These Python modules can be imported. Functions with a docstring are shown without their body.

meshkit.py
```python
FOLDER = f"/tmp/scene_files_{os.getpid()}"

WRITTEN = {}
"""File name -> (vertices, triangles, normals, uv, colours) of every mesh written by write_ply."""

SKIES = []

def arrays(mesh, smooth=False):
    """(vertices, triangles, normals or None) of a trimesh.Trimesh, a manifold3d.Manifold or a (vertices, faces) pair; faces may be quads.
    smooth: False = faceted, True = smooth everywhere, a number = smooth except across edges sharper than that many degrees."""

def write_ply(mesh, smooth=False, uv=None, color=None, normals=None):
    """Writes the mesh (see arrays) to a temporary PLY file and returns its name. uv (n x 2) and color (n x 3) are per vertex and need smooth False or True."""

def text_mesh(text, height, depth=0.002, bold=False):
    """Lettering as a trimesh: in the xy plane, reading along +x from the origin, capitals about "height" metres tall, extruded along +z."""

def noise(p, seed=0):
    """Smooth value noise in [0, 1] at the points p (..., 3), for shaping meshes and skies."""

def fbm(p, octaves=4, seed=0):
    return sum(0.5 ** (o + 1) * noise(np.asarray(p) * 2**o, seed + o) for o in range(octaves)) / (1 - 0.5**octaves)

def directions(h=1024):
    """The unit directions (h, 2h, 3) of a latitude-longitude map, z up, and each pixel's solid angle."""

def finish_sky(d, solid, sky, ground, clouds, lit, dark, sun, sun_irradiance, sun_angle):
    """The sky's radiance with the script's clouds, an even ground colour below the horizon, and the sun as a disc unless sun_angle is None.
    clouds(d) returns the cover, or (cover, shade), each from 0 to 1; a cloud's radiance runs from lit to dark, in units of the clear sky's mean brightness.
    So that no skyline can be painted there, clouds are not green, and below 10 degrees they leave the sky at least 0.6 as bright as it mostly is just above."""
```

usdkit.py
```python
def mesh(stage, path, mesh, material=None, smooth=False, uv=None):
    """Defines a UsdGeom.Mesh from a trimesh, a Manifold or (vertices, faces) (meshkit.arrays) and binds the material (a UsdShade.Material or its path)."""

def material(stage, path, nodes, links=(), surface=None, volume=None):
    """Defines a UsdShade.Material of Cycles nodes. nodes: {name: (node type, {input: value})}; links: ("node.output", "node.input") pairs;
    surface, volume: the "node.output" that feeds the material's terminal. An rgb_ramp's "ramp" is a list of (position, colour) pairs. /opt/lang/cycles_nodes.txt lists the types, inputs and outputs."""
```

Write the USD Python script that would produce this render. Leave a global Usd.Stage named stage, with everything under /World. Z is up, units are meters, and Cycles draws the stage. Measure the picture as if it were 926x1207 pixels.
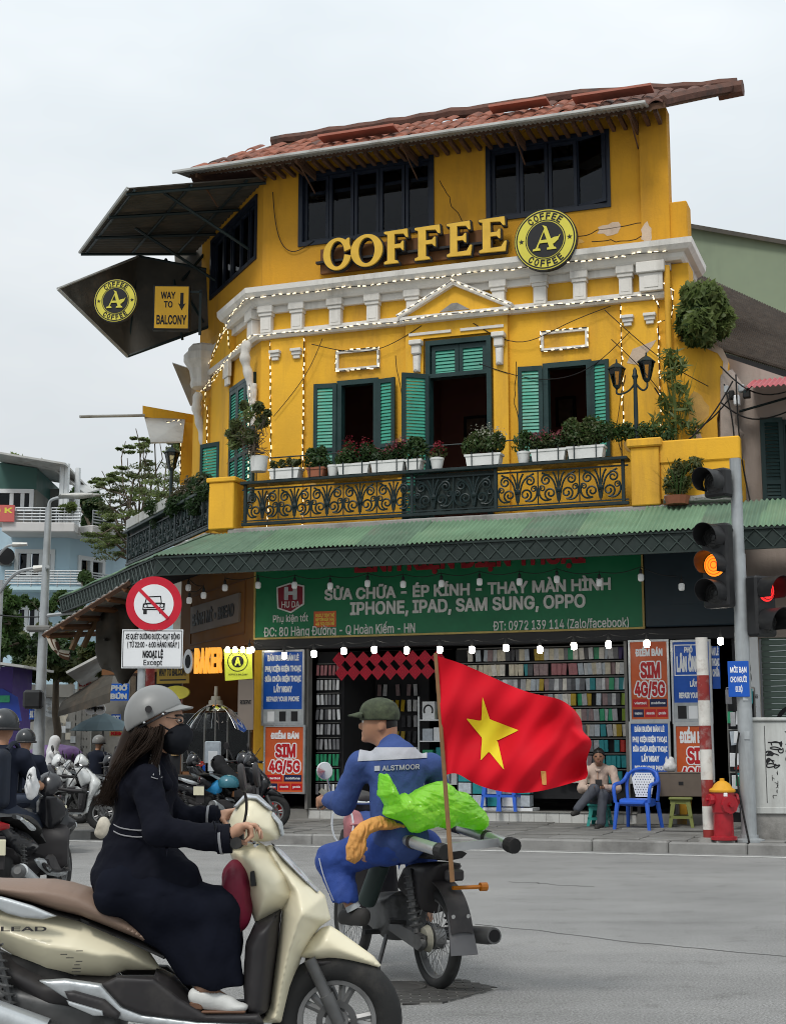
import math, random, glob, numpy as np, trimesh, usdkit, shapely
import shapely.geometry as sg
from shapely import affinity
from shapely.ops import unary_union, triangulate
from meshkit import noise, fbm
from pxr import Usd, UsdGeom, UsdLux, UsdShade, Gf, Sdf
from PIL import Image, ImageDraw, ImageFont
stage = Usd.Stage.CreateInMemory()
UsdGeom.SetStageUpAxis(stage, 'Z'); UsdGeom.SetStageMetersPerUnit(stage, 1.0)
UsdGeom.Xform.Define(stage, '/World'); UsdGeom.Scope.Define(stage, '/World/Looks')
# ---------------------------------------------------------------- camera
FPX, PITCH, EYE = 1743.0, math.atan2(282.0,1743.0),1.30
cam = UsdGeom.Camera.Define(stage, '/World/camera')
cam.CreateHorizontalApertureAttr(36.0); cam.CreateFocalLengthAttr(36.0 * FPX / 926.0)
cam.CreateClippingRangeAttr(Gf.Vec2f(0.1,2000)); cam.CreateExposureAttr(0.2)
cam.AddTranslateOp().Set(Gf.Vec3d(0,0, EYE)); cam.AddRotateXOp().Set(90 + math.degrees(PITCH))
# ---------------------------------------------------------------- sky and sun (overcast)
SUN = np.array([-0.25,-0.55,0.80]); SUN /= np.linalg.norm(SUN)
usdkit.material(stage, '/World/Looks/sky_air', {
    's': ('sky_texture', {'sky_type': 'single_scattering', 'sun_disc': False, 'sun_elevation': math.asin(SUN[2]), 'sun_rotation': math.atan2(SUN[0], SUN[1]), 'aerosol_density': 2.0}),
    'tc': ('texture_coordinate', {}), 'mp': ('mapping', {'scale': (1.2,1.2,3.2), 'location': (3.1,1.7,0.4)}), 'n': ('noise_texture', {'scale': 1.3, 'detail': 5.0, 'roughness': 0.55}),
    'r': ('rgb_ramp', {'ramp': [(0.3,(4.05,4.5,4.8)),(0.52,(4.9,5.25,5.45)),(0.7,(5.8,6.0,6.1))]}),
    'sx': ('separate_xyz', {}), 'z': ('map_range', {'from_min': 0.0, 'from_max': 1.0, 'to_min': 0.88, 'to_max': 2.5, 'clamp': True}),
    'cc': ('combine_xyz', {}), 'mul': ('mix_color', {'blend_type': 'multiply', 'fac': 1.0, 'use_clamp': False}), 'm': ('mix_color', {'blend_type': 'mix', 'fac': 0.93, 'use_clamp': False}),
    'b': ('background_shader', {'strength': 0.10})},
    [('tc.generated', 'mp.vector'),('mp.vector', 'n.vector'),('n.fac', 'r.fac'),('tc.generated', 'sx.vector'),('sx.z', 'z.value'),('z.result', 'cc.x'),('z.result', 'cc.y'),('z.result', 'cc.z'),
     ('r.color', 'mul.a'),('cc.vector', 'mul.b'),('s.color', 'm.a'),('mul.result', 'm.b'),('m.result', 'b.color')], surface='b.background')
dome = UsdLux.DomeLight.Define(stage, '/World/sky')
UsdShade.MaterialBindingAPI.Apply(dome.GetPrim()).Bind(UsdShade.Material.Get(stage, '/World/Looks/sky_air'))
dome.GetPrim().SetCustomDataByKey('kind', 'structure')
sun = UsdLux.DistantLight.Define(stage, '/World/sun')
sun.CreateNormalizeAttr(True); sun.CreateIntensityAttr(0.40); sun.CreateAngleAttr(14.0); sun.CreateColorAttr(Gf.Vec3f(1.0,0.97,0.92))
_q = Gf.Rotation(Gf.Vec3d(0,0,1), Gf.Vec3d(*map(float, SUN)))
sun.AddTransformOp().Set(Gf.Matrix4d().SetRotate(_q))
# ---------------------------------------------------------------- pixel -> world
def ray(u, v):
    x, y = (u - 463.0) / FPX, (603.5 - v) / FPX
    c, s = math.cos(PITCH), math.sin(PITCH)
    return np.array([x, c - y * s, s + y * c])
C0 = np.array([0,0, EYE])
def at(u, v, Y): r = ray(u, v); return C0 + r * (Y / r[1])
def gnd(u, v, z=0.0): r = ray(u, v); return C0 + r * ((z - EYE) / r[2])
def pix(p):
    d = np.asarray(p, float) - C0; c, s = math.cos(PITCH), math.sin(PITCH)
    w = d[..., 1] * c + d[..., 2] * s; y = -d[..., 1] * s + d[..., 2] * c
    return np.stack([463 + FPX * d[..., 0] / w, 603.5 - FPX * y / w], -1)
class Frame:
    """local x = along, y = up, z = outward"""
    def __init__(self, O, ang):      # ang: degrees the along-axis turns clockwise (towards camera)
        self.O = np.array([O[0], O[1], O[2] if len(O) > 2 else 0.0]); a = math.radians(ang)
        self.a = np.array([math.cos(a), -math.sin(a),0]); self.n = np.array([self.a[1], -self.a[0], 0])
        M = np.eye(4); M[:3,0] = self.a; M[:3,1] = (0,0,1); M[:3,2] = self.n; M[:3,3] = self.O; self.M = M
    def w(self, s, z, o=0.0): return self.O + self.a * s + self.n * o + np.array([0,0,1.0]) * z
    def px(self, u, v, o=0.0):
        r = ray(u, v); P = self.O + self.n * o; t = ((P - C0) @ self.n) / (r @ self.n); p = C0 + r * t - self.O
        return p @ self.a, p[2]
    def put(self, m): m = m.copy(); m.apply_transform(self.M); return m
    def poly(self, pts, o=0.0): return [self.px(u, v, o) for u, v in pts]
# ---------------------------------------------------------------- scene helpers
_used, BASE = {}, {}
def numbered(parent, name):
    k = _used.get((parent, name),0); _used[(parent, name)] = k + 1
    return f'{parent}/{name}' if k == 0 else f'{parent}/{name}_{k:03d}'
def data(p, **kw):
    for k, v in kw.items():
        if v: p.SetCustomDataByKey(k, v)
def thing(name, label, cat, loc=(0,0,0), group=None, kind=None):
    path = numbered('/World', name); x = UsdGeom.Xform.Define(stage, path); x.AddTranslateOp().Set(Gf.Vec3d(*map(float, loc)))
    data(x.GetPrim(), label=label, category=cat, group=group, kind=kind); BASE[path] = np.asarray(loc, float); return path
def obj(name, mesh, mat, parent=None, smooth=False, label=None, cat=None, group=None, kind=None):
    """one Mesh prim; mesh is in world coordinates"""
    if isinstance(mesh, list): mesh = cat_(mesh)
    top = parent is None; parent = parent or '/World'
    if not top:
        root = '/'.join(parent.split('/')[:3]); mesh = mesh.copy(); mesh.apply_translation(-BASE[root])
    path = numbered(parent, name)
    if mat.endswith('~'): mat = mat[:-1]
    p = usdkit.mesh(stage, path, mesh, MATS[mat] if mat in MATS else mat, smooth=smooth)
    if top: BASE[path] = np.zeros(3)
    data(p.GetPrim(), label=label, category=cat, group=group, kind=kind); return path
def dup(src, loc, rotz=0.0, label=None, group=None, scale=1.0):
    name = src.rsplit('/', 1)[1]; name = name[:-4] if name[-4:-3] == '_' and name[-3:].isdigit() else name
    path = numbered('/World', name); x = UsdGeom.Xform.Define(stage, path); was = stage.GetPrimAtPath(src).GetCustomData()
    x.GetPrim().GetReferences().AddInternalReference(src); x.GetPrim().SetInstanceable(True)
    x.ClearXformOpOrder(); x.AddTransformOp(opSuffix='place').Set(Gf.Matrix4d(Gf.Matrix4d().SetScale(scale) * Gf.Matrix4d().SetRotate(Gf.Rotation(Gf.Vec3d(0,0,1), rotz)) * Gf.Matrix4d().SetTranslate(Gf.Vec3d(*map(float, loc)))))
    data(x.GetPrim(), label=label or was.get('label'), category=was.get('category'), group=group or was.get('group')); BASE[path] = np.asarray(loc, float); return path
# ---------------------------------------------------------------- materials
MATS = {}
def mat(name, col, rough=0.6, var=0.18, scale=2.5, bump=0.0, bscale=40.0, metal=0.0, spec=0.3, dirt=None, dscale=0.8, damt=0.5, emit=None, estr=1.0, streak=False, coat=0.0, trans=0.0, sheen=0.0, vec=None, rvar=0.12, dlo=0.52, dhi=0.72):
    col = np.asarray(col, float)
    n = {'g': ('geometry', {}), 'n': ('noise_texture', {'scale': scale, 'detail': 6.0, 'roughness': 0.62}), 'r': ('rgb_ramp', {'ramp': [(0.25, np.clip(col * (1 - var),0,1)),(0.75, np.clip(col * (1 + var),0,1))]}),
         'p': ('principled_bsdf', {'roughness': rough, 'metallic': metal, 'specular_ior_level': spec, 'coat_weight': coat, 'sheen_weight': sheen})}
    l = [('g.position', 'n.vector'),('n.fac', 'r.fac')]; out = 'r.color'
    if vec is not None: n['vm'] = ('mapping', {'scale': vec}); l[0] = ('vm.vector', 'n.vector'); l.append(('g.position', 'vm.vector'))
    if dirt is not None:
        n['dm'] = ('mapping', {'scale': (1,1,0.16) if streak else (1,1,1), 'location': (1.3,4.2,0.7)}); n['dn'] = ('noise_texture', {'scale': dscale, 'detail': 8.0, 'roughness': 0.68})
        n['dr'] = ('map_range', {'from_min': dlo, 'from_max': dhi, 'to_min': 0.0, 'to_max': damt, 'clamp': True}); n['dx'] = ('mix_color', {'b': dirt})
        l += [('g.position', 'dm.vector'),('dm.vector', 'dn.vector'),('dn.fac', 'dr.value'),('dr.result', 'dx.fac'),(out, 'dx.a')]; out = 'dx.result'
    l.append((out, 'p.base_color'))
    if rvar:
        n['rr'] = ('map_range', {'from_min': 0.3, 'from_max': 0.7, 'to_min': max(rough - rvar, 0.02), 'to_max': min(rough + rvar, 1.0), 'clamp': True}); l += [('n.fac', 'rr.value'),('rr.result', 'p.roughness')]
    if bump:
        n['bn'] = ('noise_texture', {'scale': bscale, 'detail': 4.0, 'roughness': 0.6}); n['b'] = ('bump', {'strength': 1.0, 'distance': bump}); l += [('g.position', 'bn.vector'),('bn.fac', 'b.height'),('b.normal', 'p.normal')]
    if emit is not None: n['p'][1].update(emission_color=emit, emission_strength=estr)
    if trans: n['p'][1].update(transmission_weight=trans)
    MATS[name] = usdkit.material(stage, '/World/Looks/' + name, n, l, surface='p.BSDF'); return name
def leafmat(name, c1, c2, scale=3.0, tr=0.35):
    MATS[name] = usdkit.material(stage, '/World/Looks/' + name, {'g': ('geometry', {}), 'n': ('noise_texture', {'scale': scale, 'detail': 3.0}), 'r': ('rgb_ramp', {'ramp': [(0.3, c1),(0.7, c2)]}), 'rp': ('rgb_ramp', {'ramp': [(0.0,(0.55,0.55,0.55)),(1.0,(1.5,1.45,1.25))]}),
        'mu': ('mix_color', {'blend_type': 'multiply', 'fac': 1.0, 'use_clamp': False}), 'p': ('principled_bsdf', {'roughness': 0.5, 'specular_ior_level': 0.35}), 't': ('translucent_bsdf', {}), 'm': ('mix_closure', {'fac': tr})},
        [('g.position', 'n.vector'),('n.fac', 'r.fac'),('g.random_per_island', 'rp.fac'),('r.color', 'mu.a'),('rp.color', 'mu.b'),('mu.result', 'p.base_color'),('mu.result', 't.color'),('p.BSDF', 'm.closure1'),('t.BSDF', 'm.closure2')], surface='m.closure'); return name
def glassmat(name, tint=(0.9,0.95,0.95), k=1.0, rough=0.02, ior=1.5):
    MATS[name] = usdkit.material(stage, '/World/Looks/' + name, {'f': ('fresnel', {'IOR': ior}), 't': ('transparent_bsdf', {'color': tint}), 'g': ('glossy_bsdf', {'roughness': rough, 'color': (k, k, k)}), 'm': ('mix_closure', {})},
        [('f.fac', 'm.fac'),('t.BSDF', 'm.closure1'),('g.BSDF', 'm.closure2')], surface='m.closure'); return name
# ---------------------------------------------------------------- mesh helpers
def cat_(ms): return trimesh.util.concatenate([m for m in ms if m is not None and len(m.faces)])
def box(x0, x1, y0, y1, z0, z1):
    m = trimesh.creation.box(); m.apply_scale([x1 - x0, y1 - y0, z1 - z0]); m.apply_translation([(x0 + x1) / 2,(y0 + y1) / 2,(z0 + z1) / 2]); return m
def cbox(x0, x1, y0, y1, z0, z1, c=0.01):
    """box with chamfered edges"""
    x0, x1 = min(x0, x1), max(x0, x1); y0, y1 = min(y0, y1), max(y0, y1); z0, z1 = min(z0, z1), max(z0, z1); c = min(c, (x1 - x0) / 2.2,(y1 - y0) / 2.2,(z1 - z0) / 2.2)
    p = []
    for d in ((c, c, 0),(c, 0, c),(0, c, c)):
        for i in range(8): p.append([(x0 + d[0], x1 - d[0])[i & 1], (y0 + d[1], y1 - d[1])[i >> 1 & 1], (z0 + d[2], z1 - d[2])[i >> 2]])
    return trimesh.convex.convex_hull(np.array(p))
def fb(F, x0, x1, y0, y1, z0, z1, c=0.0):
    x0, x1 = min(x0, x1), max(x0, x1); y0, y1 = min(y0, y1), max(y0, y1); z0, z1 = min(z0, z1), max(z0, z1)
    return F.put(cbox(x0, x1, y0, y1, z0, z1, c) if c else box(x0, x1, y0, y1, z0, z1))
def ext(poly, d0, d1):
    """extrude shapely polygon (or points) in xy from z=d0 to d1"""
    g = poly if hasattr(poly, 'geom_type') else sg.Polygon(poly)
    if not g.is_valid: g = g.buffer(0)
    ms = []
    for q in getattr(g, 'geoms', [g]):
        if q.geom_type == 'Polygon' and q.area > 1e-9: ms.append(trimesh.creation.extrude_polygon(q, d1 - d0, engine='earcut'))
    m = cat_(ms); m.apply_translation([0,0, d0]); return m
def tube(pts, r, n=8, closed=False, caps=True):
    p = np.asarray(pts, float); r = np.broadcast_to(np.asarray(r, float),(len(p),))
    t = (np.roll(p, -1,0) - np.roll(p, 1,0)) if closed else np.gradient(p, axis=0)
    t /= np.linalg.norm(t, axis=1, keepdims=True) + 1e-12
    a = np.cross(t[0], [0,0,1.0] if abs(t[0][2]) < 0.9 else [1.0,0,0]); a /= np.linalg.norm(a); A = []
    for k in range(len(p)):
        a = a - t[k] * (a @ t[k]); a /= np.linalg.norm(a) + 1e-12; A.append(a)
    A = np.array(A); B = np.cross(t, A); th = np.arange(n) * 2 * np.pi / n
    v = p[:, None] + r[:, None, None] * (np.cos(th)[None, :, None] * A[:, None] + np.sin(th)[None, :, None] * B[:, None])
    m = len(p); rows = m if closed else m - 1
    i, j = np.meshgrid(np.arange(rows), np.arange(n), indexing='ij'); i2 = (i + 1) % m; j2 = (j + 1) % n
    q = np.stack([i * n + j, i * n + j2, i2 * n + j2, i2 * n + j], -1).reshape(-1,4); f = np.vstack([q[:, [0,1,2]], q[:, [0,2,3]]]); v = v.reshape(-1,3)
    if caps and not closed:
        c0, c1 = len(v), len(v) + 1; v = np.vstack([v, p[:1], p[-1:]]); k = np.arange(n); k2 = (k + 1) % n
        f = np.vstack([f, np.stack([np.full(n, c0), k2, k], 1), np.stack([np.full(n, c1),(m - 1) * n + k, (m - 1) * n + k2], 1)])
    return trimesh.Trimesh(v, f, process=False)
def cyl(p0, p1, r0, r1=None, n=16): return tube([p0, p1], [r0, r0 if r1 is None else r1], n)
def lathe(prof, O=(0,0,0), axis=(0,0,1), n=24):
    """prof: (radius, height)"""
    pr = np.array(prof, float); th = np.arange(n) * 2 * np.pi / n
    v = np.stack([pr[:, None, 0] * np.cos(th), pr[:, None, 0] * np.sin(th), np.repeat(pr[:, 1:2], n, 1)], -1)
    m = len(pr); i, j = np.meshgrid(np.arange(m - 1), np.arange(n), indexing='ij'); j2 = (j + 1) % n
    q = np.stack([i * n + j, i * n + j2,(i + 1) * n + j2,(i + 1) * n + j], -1).reshape(-1,4)
    me = trimesh.Trimesh(v.reshape(-1,3), np.vstack([q[:, [0,1,2]], q[:, [0,2,3]]]), process=False)
    T = trimesh.geometry.align_vectors([0,0,1], np.asarray(axis, float)); T[:3,3] = O; me.apply_transform(T); return me
def grid(fn, nu, nv, flip=False):
    """fn(U,V)->(...,3), U,V in 0..1"""
    U, V = np.meshgrid(np.linspace(0,1, nu + 1), np.linspace(0,1, nv + 1), indexing='ij'); v = fn(U, V).reshape(-1,3)
    i, j = np.meshgrid(np.arange(nu), np.arange(nv), indexing='ij'); k = i * (nv + 1) + j
    q = np.stack([k, k + nv + 1, k + nv + 2, k + 1], -1).reshape(-1,4)
    if flip: q = q[:, ::-1]
    return trimesh.Trimesh(v, np.vstack([q[:, [0,1,2]], q[:, [0,2,3]]]), process=False)
def thick(m, t):
    """open sheet -> closed shell of thickness t"""
    m = m.copy(); m.fix_normals if False else None
    nrm = trimesh.Trimesh(m.vertices, m.faces, process=False).vertex_normals; n = len(m.vertices); e = np.sort(m.edges, 1)
    key, idx, cnt = np.unique(e, axis=0, return_index=True, return_counts=True); b = m.edges[idx[cnt == 1]]
    v = np.vstack([m.vertices + nrm * t / 2, m.vertices - nrm * t / 2]); f = [m.faces, m.faces[:, ::-1] + n]
    f.append(np.stack([b[:, 1], b[:, 0], b[:, 0] + n], 1)); f.append(np.stack([b[:, 1], b[:, 0] + n, b[:, 1] + n], 1))
    return trimesh.Trimesh(v, np.vstack(f), process=False)
def spline(pts, n=40, closed=False):
    from scipy.interpolate import CubicSpline
    p = np.asarray(pts, float)
    if closed: p = np.vstack([p, p[:1]])
    d = np.r_[0, np.cumsum(np.linalg.norm(np.diff(p, axis=0), axis=1) ** 0.5)]
    cs = CubicSpline(d, p, bc_type='periodic' if closed else 'natural'); t = np.linspace(0, d[-1], n + (1 if closed else 0)); q = cs(t); return q[:-1] if closed else q
def inflate(poly, hw, r, res, back=True, power=2.0, plan=None, axis_frame=None):
    """pillow panel from an outline in xy (metres): half thickness hw, edge rounding radius r; plan(x,y)-> extra z"""
    g = poly if hasattr(poly, 'geom_type') else sg.Polygon(poly)
    if not g.is_valid: g = g.buffer(0)
    if g.geom_type != 'Polygon': g = max(g.geoms, key=lambda q: q.area)
    from scipy.spatial import Delaunay
    L = g.exterior.length; n = max(int(L / res),12); B = np.array([g.exterior.interpolate(i * L / n).coords[0] for i in range(n)])
    x0, y0, x1, y1 = g.bounds; xs, ys = np.arange(x0, x1, res), np.arange(y0, y1, res * 0.87); X, Y = np.meshgrid(xs, ys); X = X + (np.arange(len(ys)) % 2)[:, None] * res / 2
    P = np.stack([X.ravel(), Y.ravel()], 1); sp = shapely.points(P); inn = shapely.contains(g, sp) & (shapely.distance(g.exterior, sp) > res * 1.55); P = P[inn]
    rings = [q for k in (.42,1.0) for q in [g.buffer(-k * res)] for q in getattr(q, 'geoms', [q]) if q.geom_type == 'Polygon' and q.exterior.length > 3 * res]
    RG = [np.array([q.exterior.interpolate(i * res * .9).coords[0] for i in range(int(q.exterior.length / (res * .9)))]).reshape(-1,2) for q in rings]
    A = np.vstack([B] + RG + [P]); tri = Delaunay(A).simplices; cen = shapely.points(A[tri].mean(1)); tri = tri[shapely.contains(g, cen)]
    a, b, c = A[tri[:, 0]], A[tri[:, 1]], A[tri[:, 2]]; cr = (b[:, 0] - a[:, 0]) * (c[:, 1] - a[:, 1]) - (b[:, 1] - a[:, 1]) * (c[:, 0] - a[:, 0]); tri[cr < 0] = tri[cr < 0][:, ::-1]
    d = shapely.distance(g.exterior, shapely.points(A)); d[:len(B)] = 0; q = np.clip(d / r, 0,1); h = hw * (1 - (1 - q) ** power) ** (1 / power)
    z = np.zeros(len(A)) if plan is None else plan(A[:, 0], A[:, 1]); nb, na = len(B), len(A)
    top = np.c_[A, z + h]; bot = np.c_[A, z - h]; v = np.vstack([top, bot]); fb_ = tri[:, ::-1] + na
    k = np.arange(nb)
    v[na + k] = v[k]; fb_ = np.where(fb_ < na + nb, fb_ - na, fb_)
    m = trimesh.Trimesh(v, np.vstack([tri, fb_]), process=False); m.remove_unreferenced_vertices(); return m
# ---- signed-distance modelling
def surfnet(fun, lo, hi, h):
    """naive surface nets of fun(P)->(n,) over a box"""
    lo = np.asarray(lo, float); n = np.ceil((np.asarray(hi, float) - lo) / h).astype(int) + 1
    ax = [lo[i] + h * np.arange(n[i]) for i in range(3)]; B = 4; nb = -(-n // B); cx = [lo[i] + h * (np.arange(nb[i]) * B + (B - 1) / 2) for i in range(3)]
    Cg = np.stack(np.meshgrid(*cx, indexing='ij'), -1); Cd = fun(Cg.reshape(-1,3)).reshape(nb); near = np.abs(Cd) < h * B * 1.7 + 0.012
    S = np.repeat(np.repeat(np.repeat(Cd, B, 0), B, 1), B, 2)[:n[0], :n[1], :n[2]].astype(np.float32); fm = np.repeat(np.repeat(np.repeat(near, B, 0), B, 1), B, 2)[:n[0], :n[1], :n[2]]
    ii = np.argwhere(fm); S[fm] = fun(lo + h * ii)
    ins = S < 0; c = [S[dx:n[0] - 1 + dx, dy:n[1] - 1 + dy, dz:n[2] - 1 + dz] for dx in (0,1) for dy in (0,1) for dz in (0,1)]
    I = np.stack([x < 0 for x in c]); act = I.any(0) & ~I.all(0); idx = -np.ones(act.shape, int); idx[act] = np.arange(act.sum())
    cs = np.stack([x[act] for x in c], 1); off = np.array([(a, b, d) for a in (0,1) for b in (0,1) for d in (0,1)], float)
    acc = np.zeros((len(cs),3)); cnt = np.zeros(len(cs))
    for a in range(8):
        for b in range(a + 1,8):
            if np.abs(off[a] - off[b]).sum() != 1: continue
            x = (cs[:, a] < 0) != (cs[:, b] < 0); t = cs[x, a] / (cs[x, a] - cs[x, b]); acc[x] += off[a] + t[:, None] * (off[b] - off[a]); cnt[x] += 1
    v = (np.argwhere(act) + acc / cnt[:, None]) * h + lo; F = []
    for d in range(3):
        e = [slice(None)] * 3; e2 = [slice(None)] * 3; e[d] = slice(0, n[d] - 1); e2[d] = slice(1, n[d]); o = [k for k in range(3) if k != d]
        for k in o: e[k] = slice(1, n[k] - 1); e2[k] = slice(1, n[k] - 1)
        A, B = ins[tuple(e)], ins[tuple(e2)]
        for fl, M in ((False, A & ~B),(True, ~A & B)):
            w = np.argwhere(M)
            if not len(w): continue
            base = w.copy(); base[:, o[0]] += 1; base[:, o[1]] += 1
            def g(da, db): q = base.copy(); q[:, o[0]] -= da; q[:, o[1]] -= db; return idx[q[:, 0], q[:, 1], q[:, 2]]
            q = np.stack([g(1,1), g(0,1), g(0,0), g(1,0)], 1)
            if d == 1: q = q[:, ::-1]
            F.append(q[:, ::-1] if fl else q)
    q = np.vstack(F); return trimesh.Trimesh(v, np.vstack([q[:, [0,1,2]], q[:, [0,2,3]]]), process=False)
def sd_cone(P, a, b, ra, rb):
    a, b = np.asarray(a, float), np.asarray(b, float); d = b - a; t = np.clip((P - a) @ d / max(d @ d, 1e-12),0,1); return np.linalg.norm(P - a - t[:, None] * d, axis=1) - (ra + (rb - ra) * t)
def sd_ell(P, c, r, R=None):
    q = P - np.asarray(c, float); q = q if R is None else q @ np.asarray(R); r = np.asarray(r, float); k = np.linalg.norm(q / r, axis=1); k2 = np.linalg.norm(q / r ** 2, axis=1); return k * (k - 1) / np.maximum(k2,1e-9)
def sd_box(P, c, hs, r=0.0, R=None):
    q = P - np.asarray(c, float); q = q if R is None else q @ np.asarray(R); q = np.abs(q) - (np.asarray(hs, float) - r); return np.linalg.norm(np.maximum(q, 0), axis=1) + np.minimum(q.max(1),0) - r
def smin(a, b, k):
    h = np.clip(0.5 + 0.5 * (b - a) / k, 0,1); return b + (a - b) * h - k * h * (1 - h)
def sdf_mesh(prims, h, k=0.03, pad=0.05, cuts=(), disp=None, smooth_it=2):
    """prims: list of ('c',a,b,ra,rb[,k]) / ('e',c,r[,R][,k]) ; smooth union"""
    lo, hi = np.full(3,1e9), np.full(3,-1e9)
    for p in prims:
        if p[0] == 'c':
            for x, r in ((p[1], p[3]),(p[2], p[4])): lo = np.minimum(lo, np.asarray(x) - r); hi = np.maximum(hi, np.asarray(x) + r)
        else:
            m = max(p[2]); lo = np.minimum(lo, np.asarray(p[1]) - m); hi = np.maximum(hi, np.asarray(p[1]) + m)
    def fun(P):
        D = np.full(len(P),1e3)
        for p in prims:
            if p[0] == 'c': d = sd_cone(P, *p[1:5]); kk = p[5] if len(p) > 5 else k
            elif p[0] == 'b': d = sd_box(P, p[1], p[2], p[3], p[4] if len(p) > 4 else None); kk = k
            else: d = sd_ell(P, p[1], p[2], p[3] if len(p) > 3 else None); kk = p[4] if len(p) > 4 else k
            D = smin(D, d, kk)
        for c in cuts: D = np.maximum(D, c(P))
        if disp is not None: D = D + disp(P)
        return D
    m = surfnet(fun, lo - pad, hi + pad, h)
    if smooth_it: trimesh.smoothing.filter_taubin(m, iterations=smooth_it)
    return m
# ---- lettering
_FONT = sorted(glob.glob('/opt/blender-*/*/datafiles/fonts/Inter.woff2'))[0]; _tc = {}
def text_shape(t, bold=0, res=72):
    if (t, bold, res) in _tc: return _tc[(t, bold, res)]
    f = ImageFont.truetype(_FONT, res); x0, y0, x1, y1 = f.getbbox(t, anchor='ls', stroke_width=bold)
    im = Image.new('L', (x1 - x0 + 8, y1 - y0 + 8)); ImageDraw.Draw(im).text((4 - x0,4 - y0), t, 255, f, anchor='ls', stroke_width=bold)
    on = np.pad(np.asarray(im) > 127,((0,0),(1,1))).astype(np.int8); d = np.diff(on, axis=1); r, s = np.nonzero(d == 1); e = np.nonzero(d == -1)[1]
    g = shapely.union_all(shapely.box(s, -r - 1, e, -r)).buffer(0.6).buffer(-0.6).simplify(0.8); k = 1 / (0.727 * res)
    g = affinity.affine_transform(g, [k, 0,0, k, -4 * k, (4 - y0) * k]); _tc[(t, bold, res)] = g; return g
def text_fit(t, x0, x1, y0, y1, bold=0, res=72):
    """lettering whose capitals fill the box"""
    g = text_shape(t, bold, res); a = g.bounds; sx = (x1 - x0) / (a[2] - a[0]); return affinity.translate(affinity.scale(g, sx, (y1 - y0), origin=(0,0)), x0 - a[0] * sx, y0)
def leaves(centers, n, size, seed, spread=(1,1,1), up=0.3, elong=2.2, fold=0.0):
    """n leaf diamonds around each centre (centre, radius)"""
    R = np.random.default_rng(seed); V, F = [], []; tot = 0
    for c, r in centers:
        k = max(int(n * 2.6),1); d = R.normal(size=(k, 3)); d /= np.linalg.norm(d, axis=1, keepdims=True); p = np.asarray(c) + d * (r * R.random((k, 1)) ** 0.45) * np.asarray(spread)
        nrm = d * 0.6 + R.normal(size=(k, 3)) * 0.6 + [0,0, up]; nrm /= np.linalg.norm(nrm, axis=1, keepdims=True); t = np.cross(nrm, R.normal(size=(k, 3))); t /= np.linalg.norm(t, axis=1, keepdims=True) + 1e-9; b = np.cross(nrm, t)
        s = size * .52 * (0.5 + 1.0 * R.random((k, 1))); L, Wd = s * elong / 2, s / 2
        q = np.stack([p - t * L, p + b * Wd - t * L * 0.1, p + t * L, p - b * Wd - t * L * 0.1], 1); V.append(q.reshape(-1,3)); i = tot + 4 * np.arange(k); F.append(np.stack([i, i + 1, i + 2], 1)); F.append(np.stack([i, i + 2, i + 3], 1)); tot += 4 * k
    return trimesh.Trimesh(np.vstack(V), np.vstack(F), process=False)
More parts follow.
